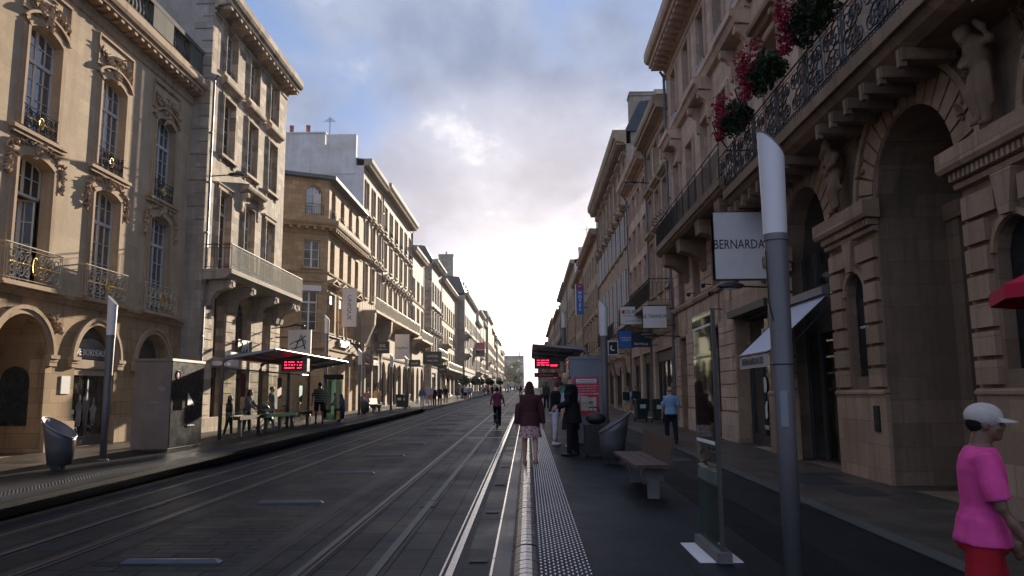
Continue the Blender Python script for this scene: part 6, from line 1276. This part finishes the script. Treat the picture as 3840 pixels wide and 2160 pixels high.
# ------------------------------------------------------------------ people
def person(x,y,h0,rz,H,label,skin='skin_light',top='cloth_black',bottom='cloth_navy',hair='hair_brown',hs='short',sleeve=1.,bk='trousers',shoe='leather_black',legs=((.12,.05),(-.15,.1)),arms=((.1,.08,.2),(-.1,.08,.2)),lean=.0,bow=.0,vox=.016,face=False,wide=1.,extra=None,cap=None,sit=False,jacket=0.,tail=0.,group=None):
    """x right, y forward, z up. legs: (thigh swing, knee); arms: (swing, spread, elbow); built as one remeshed body plus clothes and hair"""
    t=thing('person',(x,y,G(y)+h0),label,'person',group,rz)
    V=Vector; J={}
    th,sh=.245*H,.24*H
    hipz=0.
    for s,(a,k) in zip((-1,1),legs):
        hp=V((s*.05*H*wide,0,0)); kn=hp+th*V((s*.05,math.sin(a),-math.cos(a))); an=kn+sh*V((0,math.sin(a-k),-math.cos(a-k))); J[s]=[hp,kn,an]
    lo=min(J[s][2].z for s in (-1,1)); up=V((0,0,-lo+.042*H))
    if sit: up=V((0,0,sit))
    for s in (-1,1): J[s]=[p+up for p in J[s]]
    hip=V((0,0,0))+up
    Ln=Matrix.Rotation(-lean,3,'X')
    def T(px,py,pz): return hip+Ln@V((px*H,py*H,pz*H))     # torso space, pz above hip
    neck=T(0,.0,.315); Hd=Matrix.Rotation(-lean-bow,3,'X'); hc=neck+Hd@V((0,.014*H,.084*H))
    def tube(m,pts,rad,n=14):
        m.tube([tuple(p) for p in pts],.1,n,taper=rad)
    def torso(m,g,z0=-.03,z1=.30):
        prof=[(-.06,.088,.072,0),(-.02,.098,.080,-.004),(.04,.092,.070,0),(.10,.082,.062,.004),(.17,.094,.068,.004),(.23,.106,.068,0),(.275,.106,.058,-.002),(.298,.078,.047,-.002),(.315,.042,.040,0)]
        rings=[]
        for (z,rx,ry,oy) in prof:
            if z<z0-.001 or z>z1+.02: continue
            ring=[]
            for k in range(20):
                c,s=math.cos(k*PI/10),math.sin(k*PI/10); p=T((rx*wide+g)*math.copysign(abs(c)**.85,c),(ry*wide+g)*s+oy,z); m.v.append(tuple(p)); ring.append(len(m.v)-1)
            rings.append(ring)
        for a,b in zip(rings,rings[1:]):
            for k in range(20): m.f.append([a[k],a[(k+1)%20],b[(k+1)%20],b[k]])
        m.f.append(rings[0][::-1]); m.f.append(rings[-1])
    A={}
    for s,(a,o,e) in zip((-1,1),arms):
        S=T(s*.100*wide,0,.272); d=V((s*math.sin(o),math.cos(o)*math.sin(a),-math.cos(o)*math.cos(a))); el=S+.172*H*d; d2=V((s*math.sin(o)*.6-s*.25*math.sin(e),math.sin(a+e)*1.,-math.cos(a+e))); d2.normalize(); wr=el+.15*H*d2; A[s]=(S,el,wr,d2)
    b=MB(); torso(b,0); tube(b,[T(0,-.002,.285),neck+V((0,0,.01*H)),hc],[.040*H,.037*H,.034*H])
    # head
    def hb(px,py,pz,rx,ry,rz_,n=14,mm=10): b.blob(tuple(hc+Hd@V((px*H,py*H,pz*H))),(rx*H,ry*H,rz_*H),Hd,n,mm)
    hb(0,-.006,.016,.044,.054,.052); hb(0,.014,-.022,.036,.040,.042); hb(0,.038,-.046,.020,.018,.016)
    if face or vox<.013:
        hb(0,.056,-.006,.0085,.013,.016,8,6); hb(0,.058,-.016,.010,.010,.008,8,6); hb(0,.050,-.034,.016,.009,.008,8,6); hb(0,.044,.012,.034,.014,.008,10,6)
        for s in (-1,1): hb(s*.045,-.004,-.006,.006,.013,.018,8,6); hb(s*.022,.040,-.014,.014,.014,.014,8,6)
    else:
        hb(0,.054,-.010,.009,.012,.014,8,6)
        for s in (-1,1): hb(s*.044,-.004,-.006,.007,.012,.017,8,6)
    for s in (-1,1):
        S,el,wr,d2=A[s]; tube(b,[T(s*.05,0,.275),S,S.lerp(el,.5),el,el.lerp(wr,.35),wr],[.034*H,.034*H,.029*H,.0235*H,.0225*H,.0155*H])
        side=V((0,1,0)).cross(d2); side=side.normalized() if side.length>.1 else V((1,0,0)); 
        fw=d2.cross(side).normalized()
        pc=wr+d2*.028*H; b.blob(tuple(pc),(.014*H,.024*H,.030*H),d2.to_track_quat('Z','Y').to_matrix(),10,7)
        if vox<.013:
            kn=wr+d2*.05*H
            for k in range(4):
                off=fw*(k-1.5)*.0105*H; l=(.040,.046,.043,.034)[k]*H; p0=kn+off-d2*.01*H; p1=p0+d2*l*.55; p2=p1+(d2*.75+side*-.6*s).normalized()*l*.5; tube(b,[p0,p1,p2],[.0058*H,.0052*H,.0044*H],7)
            q=wr+d2*.018*H+fw*.018*H; tube(b,[q,q+(fw*.8+d2*.6).normalized()*.022*H,q+(fw*.35+d2).normalized()*.042*H],[.0068*H,.0060*H,.005*H],7)
        else: tube(b,[pc,wr+d2*.085*H+side*-s*.012*H],[.018*H,.009*H],8)
        hp,kn,an=J[s]; tube(b,[hp+V((0,0,.03*H)),hp.lerp(kn,.3),kn,kn.lerp(an,.3)+V((0,-.006*H,0)),an],[.052*H,.047*H,.032*H,.031*H,.019*H])
        b.blob(tuple(an+V((0,.035*H,-.024*H))),(.024*H,.068*H,.020*H),None,12,8)
    o=lpart(b,'body',skin,t,True); remesh(o,vox,3)
    def cloth(m,name,mat,it=2,vx=None): 
        o=lpart(m,name,mat,t,True); remesh(o,vx or vox*1.15,it); return o
    if bk in('trousers','shorts','leggings','cropped'):
        m=MB(); torso(m,.007,-.06,.05); g=.009 if bk!='leggings' else .004
        for s in (-1,1):
            hp,kn,an=J[s]; pts=[hp+V((0,0,.03*H)),hp.lerp(kn,.3),kn]; rr=[(.053+g)*H,(.049+g)*H,(.034+g)*H]
            if bk=='shorts': pts=[hp,pts[1],hp.lerp(kn,.92)]; rr=[(.046+g)*H,(.049+g)*H,(.050+g)*H]
            elif bk=='cropped': pts+=[kn.lerp(an,.35),kn.lerp(an,.80)]; rr+=[(.034+g*.6)*H,(.025+g*.5)*H]
            else: pts+=[kn.lerp(an,.4),an+V((0,0,-.008*H))]; rr+=[(.033+g)*H,(.025+g)*H]
            tube(m,pts,rr)
        cloth(m,'trousers' if bk!='shorts' else 'shorts',bottom)
    if bk in('skirt','dress'):
        m=MB(); rings=[]; L=-.20 if bk=='skirt' else -.26
        for (z,r) in ((.06,.088),(-.02,.112),(-.1,.125),(L+.02,.140),(L,.142)):
            ring=[]
            for k in range(28):
                a=k*PI/14; w=1+(.035*math.sin(7*a) if z<-.05 else 0); q=hip+V((r*wide*H*math.cos(a)*w,r*.85*H*math.sin(a)*w,z*H)); m.v.append(tuple(q)); ring.append(len(m.v)-1)
            rings.append(ring)
        for p,q in zip(rings,rings[1:]):
            for k in range(28): m.f.append([p[k],p[(k+1)%28],q[(k+1)%28],q[k]])
        m.f.append(rings[0]); lpart(m,'skirt',bottom,t,True)
    if top:
        m=MB(); zl=-.03 if not jacket else -.03-jacket; torso(m,.010+(.006 if jacket else 0),max(zl,-.06),.31)
        if tail:
            rings=[]
            for (z,rx,ry) in ((.06,.103,.084),(.0,.110,.092),(-tail,.114,.098)):
                ring=[]
                for k in range(20): a=k*PI/10; p=T(rx*wide*math.cos(a),ry*math.sin(a),z); m.v.append(tuple(p)); ring.append(len(m.v)-1)
                rings.append(ring)
            for a,c in zip(rings,rings[1:]):
                for k in range(20): m.f.append([a[k],a[(k+1)%20],c[(k+1)%20],c[k]])
            m.f.append(rings[0]); m.f.append(rings[-1])
        if jacket:
            rings=[]
            for (z,r) in ((.08,.100),(-.0,.112),(-.04-jacket*.5,.120),(-.04-jacket,.124)):
                ring=[]
                for k in range(20): a=k*PI/10; p=T((r*wide+.002)*math.cos(a),(r*.82*wide)*math.sin(a)-.004,z); m.v.append(tuple(p)); ring.append(len(m.v)-1)
                rings.append(ring)
            for a,c in zip(rings,rings[1:]):
                for k in range(20): m.f.append([a[k],a[(k+1)%20],c[(k+1)%20],c[k]])
            m.f.append(rings[0]); m.f.append(rings[-1])
        if sleeve>0:
            for s in (-1,1):
                S,el,wr,d2=A[s]; g=.009+(.004 if jacket else 0); pts=[T(s*.04,0,.275),S]; rr=[(.030+g)*H,(.034+g)*H]
                if sleeve<.6: pts+=[S.lerp(el,.5),S.lerp(el,.5+sleeve*.7)]; rr+=[(.036+g)*H,(.033+g)*H]
                else: pts+=[S.lerp(el,.5),el,el.lerp(wr,.4),wr.lerp(el,.03+(1-sleeve))]; rr+=[(.032+g)*H,(.029+g)*H,(.025+g)*H,(.019+g)*H]
                tube(m,pts,rr)
        cloth(m,'jacket' if jacket else 'top',top)
    if hs!='bald':
        m=MB()
        def hh(px,py,pz,rx,ry,rz_): m.blob(tuple(hc+Hd@V((px*H,py*H,pz*H))),(rx*H,ry*H,rz_*H),Hd,14,10,.05)
        if not cap: hh(0,-.016,.026,.049,.053,.050)
        if hs=='short': hh(0,-.024,.004,.047,.042,.040)
        if hs=='long': hh(0,-.020,-.01,.058,.050,.062); hh(0,-.026,-.06,.064,.040,.060); hh(0,-.034,-.105,.060,.030,.040)
        if hs=='curly': [hh(R.uniform(-.04,.04),-.02+R.uniform(-.03,.03),R.uniform(-.12,.05),.03,.03,.03) for k in range(22)]
        if hs=='bun': hh(0,-.02,.0,.049,.042,.045); hh(0,-.062,.012,.022,.022,.022)
        if hs=='thin': m=MB(); hh(0,-.020,.0,.0475,.045,.036)
        cloth(m,'hair',hair,1)
    if cap:
        m=MB(); m.blob(tuple(hc+Hd@V((0,-.004*H,.028*H))),(.0535*H,.066*H,.050*H),Hd,18,12); o=cloth(m,'cap',cap,1,vox)
        m=MB(); n=10; P=[];Q=[]
        for k in range(n+1):
            a=PI*k/n; P.append(hc+Hd@V((.045*H*math.cos(a),.030*H+.020*H*math.sin(a),.022*H))); Q.append(hc+Hd@V((.040*H*math.cos(a),.034*H+.072*H*math.sin(a),.012*H-.004*H*abs(math.cos(a)))))
        for k in range(n):
            for dz in (0,.006): m.f.append([m.p(*(P[k]+V((0,0,dz)))),m.p(*(P[k+1]+V((0,0,dz)))),m.p(*(Q[k+1]+V((0,0,dz)))),m.p(*(Q[k]+V((0,0,dz))))])
            m.f.append([m.p(*Q[k]),m.p(*Q[k+1]),m.p(*(Q[k+1]+V((0,0,.006)))),m.p(*(Q[k]+V((0,0,.006))))])
        lpart(m,'cap_peak',cap,t,True)
    if shoe:
        for s in (-1,1):
            an=J[s][2]; m=MB(); m.blob(tuple(an+V((0,.032*H,-.022*H))),(.029*H,.078*H,.0215*H),None,12,8); m.blob(tuple(an+V((0,-.006*H,-.010*H))),(.026*H,.034*H,.034*H),None,10,8); lpart(m,'shoe',shoe,t,True)
    t['_h']=0; del t['_h']
    return t,dict(hip=hip,A=A,J=J,T=T,hc=hc,Hd=Hd,H=H)
back=0.; 
# woman walking on the platform edge
w,d=person(.03,14.45,.285,0,1.54,'woman seen from behind in a dark maroon jacket and short floral skirt','skin_light','cloth_maroon','cloth_floral','hair_brown','long',1.,'skirt','shoe_tan',((.16,.12),(-.20,.18)),((-.05,.25,.10),(.05,.25,.10)),.02,.05,.0115,jacket=.03)
# man in a suit
w,d=person(.93,16.35,.27,math.radians(82),1.77,'tall man in a black suit, head bent, standing by the suitcase','skin_light','cloth_black','cloth_black','hair_grey','thin',1.,'trousers','leather_black',((.10,.05),(-.06,.03)),((.12,.12,1.0),(.10,.10,1.1)),.05,.45,.0125,jacket=.11,face=True)
m=MB(); m.tube([tuple(d['hc']+d['Hd']@Vector((s*.03*1.77,-.02*1.77,-.075*1.77))) for s in (-1,0,1)],.022,6); lpart(m,'shirt_collar','cloth_white',w,True)
# woman in white trousers
w,d=person(.66,19.2,.27,math.radians(-78),1.58,'woman in white cropped trousers and a black top looking down at her phone','skin_light','cloth_black','cloth_white','hair_brown','bun',.45,'cropped','shoe_white',((.08,.06),(-.04,.04)),((.45,.10,1.5),(.4,.08,1.55)),.06,.5,.0125,wide=1.08,face=True)
person(1.02,18.6,.27,math.radians(170),1.55,'woman half hidden between the suited man and the woman in white trousers','skin_light','cloth_lilac','cloth_navy','hair_brown','long',.4,'dress','shoe_white',((.05,.02),(-.05,.02)),((.5,.1,1.4),(.1,.1,.3)),.0,.3,.016)
person(1.12,47.2,.27,math.radians(175),1.66,'dark-dressed walker approaching along the right platform beyond the shelter','skin_dark','cloth_olive','cloth_black','hair_black','short',1.,'trousers','leather_black',vox=.022)
# man in light blue
person(4.2,23.0,.01,math.radians(3),1.66,'grey-haired man in a pale blue short-sleeved shirt walking away on the right pavement','skin_light','cloth_skyblue','cloth_navy','hair_grey','thin',.5,'trousers','leather_black',((.10,.08),(-.12,.12)),((.12,.12,.15),(-.12,.12,.15)),.0,.05,.014,wide=1.1)
w,d=person(5.0,38.8,.01,math.radians(-40),1.62,'man in light blue with a navy backpack and tan shorts by the wheeled bins','skin_light','cloth_skyblue','cloth_tan','hair_blond','short',.45,'shorts','shoe_white',vox=.02)
m=MB(); m.box(-.15,.15,-.26,-.10,.95,1.35); lpart(m,'backpack','cloth_navy',w)
person(5.45,39.1,.01,math.radians(-30),1.66,'grey-haired person in a dark top and rose trousers beside the wheeled bins','skin_light','cloth_navy','cloth_rose','hair_blond','short',1.,'cropped','shoe_tan',vox=.02,jacket=.05)
# man in pink at the right edge
w,d=person(2.55,4.52,.10,math.radians(-114),1.53,'man in a bright pink T-shirt, red shorts and grey cap at the right edge','skin_dark','cloth_pink','cloth_red','hair_black','short',.48,'shorts','shoe_white',((.15,.1),(-.1,.05)),((.10,.10,.35),(.22,.10,.35)),.06,.0,.0085,face=True,cap='cloth_cap',wide=1.04,tail=.035)
for s in (-1,1):
    m=MB(); m.blob(tuple(d['hc']+d['Hd']@Vector((s*.021*1.53,.0475*1.53,-.003*1.53))),(.011,.007,.006),None,8,6); lpart(m,'eye','ink',w,True)
def bicycle(x,y,h,rz,label,steer=0):
    t=thing('bicycle',(x,y,G(y)+h),label,'bicycle',None,rz); r=.34
    for yy,nm in ((-.5,'wheel'),(.52,'wheel')):
        m=MB(); m.tube([(0,yy+r*math.cos(k*PI/14),r+.02+r*math.sin(k*PI/14)) for k in range(28)],.019,6,closed=True); wl=lpart(m,nm,'plastic_black',t,True); m=MB()
        for k in range(16): a=k*PI/8; m.tube([(.0,yy,r+.02),(0,yy+r*math.cos(a),r+.02+r*math.sin(a))],.0025,3)
        m.tube([(-.05,yy,r+.02),(.05,yy,r+.02)],.02,6); lpart(m,'rim','rail_steel',wl)
    z=r+.02; m=MB(); m.tube([(0,-.5,z),(0,-.12,z-.03),(0,-.22,.86)],.017,6); m.tube([(0,-.5,z),(0,-.2,.78)],.012,6); m.tube([(0,-.12,z-.03),(0,.33,.72),(0,-.2,.78)],.018,6); m.tube([(0,.33,.72),(0,.36,.86)],.018,6); m.tube([(0,.34,.74),(0,.52,z)],.015,6); lpart(m,'frame','steel_dark',t,True)
    m=MB(); m.tube([(-.28,.26,1.02),(-.2,.36,1.0),(0,.37,.98),(.2,.36,1.0),(.28,.26,1.02)],.014,6); m.tube([(0,.36,.86),(0,.37,.98)],.016,6); lpart(m,'handlebar','steel_dark',t,True)
    m=MB(); m.blob((0,-.24,.9),(.08,.13,.035),None,10,6); lpart(m,'saddle','leather_black',t,True)
    m=MB(); m.tube([(-.10,-.12,z-.18),(.0,-.12,z-.03),(.10,-.12,z+.12)],.012,5); m.box(-.16,-.08,-.16,-.08,z-.20,z-.17); m.box(.08,.16,-.16,-.08,z+.11,z+.14); lpart(m,'pedal','plastic_black',t); return t
bicycle(-1.23,31.,.012,0,'dark bicycle ridden away down the middle of the street')
person(-1.23,30.85,.0,0,1.62,'cyclist with a hair bun in a plum sleeveless top and dark leggings, riding away','skin_tan','cloth_purple','cloth_black','hair_black','bun',0,'leggings','leather_black',((.95,1.15),(.45,.75)),((.62,.30,.15),(.62,.30,.15)),.22,-.1,.016,sit=.93)
# left platform
person(-8.37,31.,.27,math.radians(20),1.66,'heavyset man in a dark striped T-shirt and black shorts waiting at the left shelter','skin_dark','cloth_striped','cloth_black','hair_black','short',.5,'shorts','leather_black',((.03,.02),(-.03,.02)),((.05,.2,.3),(.05,.2,.3)),.0,.0,.016,wide=1.32)
w,d=person(-7.95,32.6,.27,math.radians(120),1.25,'person in a long dark blue coat, bending beside the striped T-shirt man','skin_tan','cloth_blue','cloth_blue','hair_black','short',1.,'trousers','leather_black',((.03,.02),(-.03,.02)),((.4,.1,.6),(.4,.1,.6)),.35,.2,.02,wide=1.35,jacket=.06)
m=MB(); n=20; L=[(.24,.12),(.28,.5),(.25,.85),(.14,1.15)]; m.lathe([(r,z) for r,z in L],0,0,n,.8); lpart(m,'coat','cloth_blue',w,True)
person(-10.3,26.6,.05,math.radians(-90),1.42,'curly-haired girl in dark clothes behind the shelter glass','skin_tan','cloth_black','cloth_black','hair_black','curly',.9,'leggings','leather_black',vox=.018)
person(-10.3,28.3,.05,math.radians(-95),1.62,'long-haired woman in dark clothes at a pushchair behind the shelter glass','skin_tan','cloth_grey','cloth_black','hair_black','long',.9,'trousers','leather_black',((.1,.05),(-.1,.1)),((.5,.1,.5),(.5,.1,.5)),.1,.1,vox=.018)
t=thing('pushchair',(-9.65,28.4,G(28.4)+.05),'dark pushchair behind the shelter glass','pushchair'); m=MB()
for yy in (-.25,.25): m.tube([(-.45,yy,1.0),(.2,yy,.35),(.4,yy,.15)],.014,5); m.tube([(-.3,yy,.15),(.15,yy,.7)],.014,5)
lpart(m,'frame','steel_dark',t); m=MB(); m.blob((.05,0,.62),(.28,.22,.12),Matrix.Rotation(.6,3,'Y'),10,7); m.blob((-.1,0,.92),(.24,.23,.16),None,10,7); lpart(m,'hood','plastic_black',t,True)
for a,b_ in ((-.3,-.25),(-.3,.25),(.4,-.2),(.4,.2)): m=MB(); m.tube([(a+.12*math.cos(k*PI/7),b_,.13+.12*math.sin(k*PI/7)) for k in range(14)],.018,5,closed=True); lpart(m,'wheel','plastic_black',t,True)
person(-10.55,31.7,.05,math.radians(-80),1.72,'man in grey wheeling a bicycle behind the shelter glass','skin_light','cloth_grey','cloth_denim','hair_brown','short',.5,'trousers','shoe_white',vox=.02)
b_=bicycle(-9.95,32.3,.05,math.radians(-60),'parked bicycle with an orange pannier behind the shelter glass'); m=MB(); m.box(.02,.16,-.62,-.32,.45,.78); plain('orange_bag',(.55,.13,.02),.6,0,.1,5.); lpart(m,'pannier','orange_bag',b_)
person(-9.55,46.,.05,math.radians(170),1.6,'pale-pink-topped walker beside the far left bench','skin_light','cloth_rose','cloth_white','hair_brown','short',.45,'shorts','shoe_white',vox=.02)
person(-9.05,46.4,.05,math.radians(180),1.68,'walker in a yellow-green T-shirt beside the far left bench','skin_light','cloth_yellow','cloth_denim','hair_brown','short',.45,'shorts','shoe_white',vox=.02)
person(-8.62,63.,.05,math.radians(178),1.66,'woman in pale blue cardigan and white trousers carrying white bags, coming closer on the left','skin_light','cloth_denim','cloth_white','hair_brown','long',1.,'trousers','shoe_tan',((.18,.1),(-.15,.2)),((.0,.22,.1),(.0,.22,.1)),vox=.022)
for s,l in ((-1,'white carrier bag in the left-hand of the woman in the pale cardigan'),(1,'white carrier bag in the right-hand of the woman in the pale cardigan')):
    t=thing('carrier_bag',(-8.62+s*.40,63.,G(63)+.05),l,'bag'); m=MB(); m.prism([(-.12,.22),(.12,.22),(.15,.58),(-.15,.58)],-.06,.06); lpart(m,'bag','white_panel',t); m=MB(); m.tube([(-.07,0,.57),(-.03,0,.70),(.03,0,.70),(.07,0,.57)],.008,4); lpart(m,'handle','white_panel',t)
person(-8.12,64.1,.05,math.radians(182),1.80,'tall man in a pale shirt and pink shorts, coming closer on the left','skin_light','cloth_lilac','cloth_rose','hair_brown','short',.9,'shorts','shoe_tan',((.18,.1),(-.15,.2)),vox=.022)
person(-7.93,65.6,.05,math.radians(175),1.62,'walker all in black behind the man in pink shorts','skin_light','cloth_black','cloth_black','hair_brown','short',.9,'trousers',vox=.022)
person(-7.62,66.9,.05,math.radians(185),1.66,'walker in dark olive next to the one all in black','skin_light','cloth_olive','cloth_black','hair_black','short',.5,'trousers',legs=((.15,.1),(-.2,.2)),vox=.022)
person(-7.5,70.5,.05,math.radians(180),1.70,'slim walker in dark top and pale trousers just behind the olive one','skin_light','cloth_navy','cloth_tan','hair_black','short',.5,'trousers',legs=((-.15,.1),(.2,.2)),vox=.024)
w1,_=person(-7.11,88.2,.05,0,1.74,'far walker in a white T-shirt and dark shorts, seen from behind','skin_light','cloth_white','cloth_black','hair_brown','short',.5,'shorts','leather_black',vox=.03)
w2,_=person(-7.0,92.7,.05,.2,1.72,'far walker in a pale blue shirt beside the one in white','skin_light','cloth_lilac','cloth_denim','hair_black','short',.9,'trousers',vox=.03)
w3,_=person(-8.5,93.2,.05,math.radians(160),1.62,'far walker with a bag by the ball tree before the jutting block','skin_light','cloth_grey','cloth_navy','hair_brown','long',.9,'skirt','shoe_tan',vox=.03)
w4,_=person(-7.9,94.5,.05,math.radians(20),1.7,'dark far walker between the pale shirt and the ball tree','skin_tan','cloth_black','cloth_navy','hair_black','short',.9,'trousers',vox=.03)
w5,_=person(-6.7,130.8,.05,math.radians(180),1.7,'red-topped figure in the far crowd on the left','skin_light','cloth_pink','cloth_navy','hair_brown','short',.5,'trousers',vox=.03)
src=[w1,w2,w3,w4,w5]; R.seed(5)
spots=[(-7.4,126.),(-7.1,128.4),(-7.6,133.),(-6.3,136.6),(-6.1,139.),(-5.9,142.),(-6.9,145.),(-6.4,150.),(-5.6,158.),(-5.9,166.),(-5.1,178.),(-4.65,181.6),(-4.2,187.),(-4.9,196.),(-3.6,205.),(-2.9,214.),(-3.3,222.),(-2.2,231.),(-3.0,242.),(-1.9,255.),(-2.6,262.)]
for i,(x,y) in enumerate(spots):
    c=copy_tree(src[i%5] if i%5!=4 else w2); c.location=(x,y,G(y)+.05); c.rotation_euler=(0,0,R.uniform(0,6.28)); c['label']='one of the small dark figures in the distant crowd down the street'; c['group']='distant crowd down the street'
c=copy_tree(w4); c.location=(-1.3,136.8,G(136.8)); c['label']='lone distant figure in the roadway left of the woman\'s head'
for x,y,l in ((1.37,72.,'figure in white further down the right platform side'),(1.9,84.,'figure in a pale shirt beyond the no-entry sign'),(2.3,96.,'small figure near the right shopfronts in the distance')):
    c=copy_tree(w1 if y<80 else w2); c.location=(x,y,G(y)); c['label']=l
# luggage by the suited man
t=thing('suitcase',(1.36,16.1,.27+G(16.1)),'black wheeled suitcase standing between the suited man and the slanted bin','suitcase'); m=MB(); m.box(-.21,.21,-.14,.14,.06,.66); lpart(m,'shell','plastic_black',t)
m=MB(); [m.tube([(s*.09,.1,.66),(s*.09,.1,1.0)],.009,5) for s in (-1,1)]; m.tube([(-.1,.1,1.0),(.1,.1,1.0)],.014,5); lpart(m,'pull_handle','steel_dark',t)
for a in (-.16,.16): m=MB(); m.tube([(a-.02,.0,.035),(a+.02,.0,.035)],.035,8); lpart(m,'wheel','plastic_black',t)
t=thing('travel_bag',(1.40,16.06,.27+G(16.1)+.665),'black soft travel bag resting on top of the wheeled suitcase','bag'); m=MB(); m.blob((0,0,.11),(.21,.13,.12),None,12,8); lpart(m,'bag','plastic_black',t,True); m=MB(); m.tube([(-.08,0,.24),(-.05,0,.34),(.05,0,.34),(.08,0,.24)],.012,5); lpart(m,'handle','plastic_black',t)
t=thing('phone',(.87,19.17,1.2),'small pale phone in the hands of the woman in white trousers','phone'); m=MB(); m.box(-.035,.035,-.07,.07,0,.01); lpart(m,'case','paper_white',t)
# red parasol corner at the right edge
t=thing('parasol',(5.08,6.5,G(6.5)+.01),'corner of a crimson parasol reaching in at the right edge','parasol'); m=MB(); n=8; cz=3.05
for k in range(n):
    a,b=2*PI*k/n,2*PI*(k+1)/n; e=1.05; m.poly([(0,0,cz),(e*math.cos(a),e*math.sin(a),cz-.5),(e*math.cos(b),e*math.sin(b),cz-.5)]); m.poly([(e*math.cos(a),e*math.sin(a),cz-.5),(e*math.cos(b),e*math.sin(b),cz-.5),(e*math.cos(b),e*math.sin(b),cz-.62),(e*math.cos(a),e*math.sin(a),cz-.62)])
lpart(m,'canopy','red_cloth',t); m=MB(); m.tube([(0,0,0),(0,0,cz+.1)],.025,6); lpart(m,'pole','steel_dark',t)
# ------------------------------------------------------------------ pieces that lie far apart become parts of their own
def split_pieces():
    import numpy as np
    names={'carving','balcony_slab','balcony_railing','stone_trim','moulding','console','bearer_figure','chimney_pot','shopfront','fascia_box','shop_fascia','gilt_oval','chimney','spotlight_rail','side_wall','roof','niche_door','display_poster','party_wall','roof_balustrade','window_sticker','recess_wall','base_plate','window_bar','bracket','torn_sticker','sheet_edge','downpipe','cornice'}
    for o in list(sc.objects):
        if o.type!='MESH' or o.name.split('.')[0] not in names or o.data.users>1 or not o.parent: continue
        me=o.data; n=len(me.vertices)
        if n==0 or n>60000: continue
        par=list(range(n))
        def find(a):
            while par[a]!=a: par[a]=par[par[a]]; a=par[a]
            return a
        for p in me.polygons:
            v=p.vertices; r=find(v[0])
            for w in v[1:]:
                q=find(w)
                if q!=r: par[q]=r
        root=[find(i) for i in range(n)]; ids={}; isl=np.array([ids.setdefault(r,len(ids)) for r in root]); k=len(ids)
        if k<2 or k>1800: continue
        co=np.empty(n*3,np.float64); me.vertices.foreach_get('co',co); co=co.reshape(-1,3); lo=np.full((k,3),np.inf); hi=-lo; np.minimum.at(lo,isl,co); np.maximum.at(hi,isl,co)
        size=(hi-lo).max(axis=1); gap=np.maximum(0,np.maximum(lo[:,None]-hi[None],lo[None]-hi[:,None])); near=np.sqrt((gap**2).sum(axis=2))<=np.maximum(.02,.5*np.maximum(size[:,None],size[None]))
        a,b=np.nonzero(np.triu(near,1)); pp=list(range(k))
        def f2(x):
            while pp[x]!=x: pp[x]=pp[pp[x]]; x=pp[x]
            return x
        for x,y in zip(a.tolist(),b.tolist()):
            x,y=f2(x),f2(y)
            if x!=y: pp[y]=x
        pc={}; piece=[pc.setdefault(f2(i),len(pc)) for i in range(k)]
        if len(pc)<2: continue
        vs=[me.vertices[i].co[:] for i in range(n)]; faces=[[] for _ in pc]; maps=[{} for _ in pc]; verts=[[] for _ in pc]; sm=me.polygons[0].use_smooth; mats=list(me.materials)
        for p in me.polygons:
            j=piece[isl[p.vertices[0]]]; mp=maps[j]; q=[]
            for i in p.vertices:
                if i not in mp: mp[i]=len(verts[j]); verts[j].append(vs[i])
                q.append(mp[i])
            faces[j].append(q)
        nm=o.name.split('.')[0]
        for j in range(len(pc)):
            m2=bpy.data.meshes.new(nm); m2.from_pydata(verts[j],[],faces[j]); m2.update(); [m2.materials.append(x) for x in mats]
            if sm: m2.polygons.foreach_set('use_smooth',[True]*len(m2.polygons))
            if j==0: o.data=m2
            else:
                c=bpy.data.objects.new(nm,m2); COL.objects.link(c); c.parent=o.parent; c.location=o.location; c.rotation_euler=o.rotation_euler; c.scale=o.scale
        bpy.data.meshes.remove(me)
split_pieces()
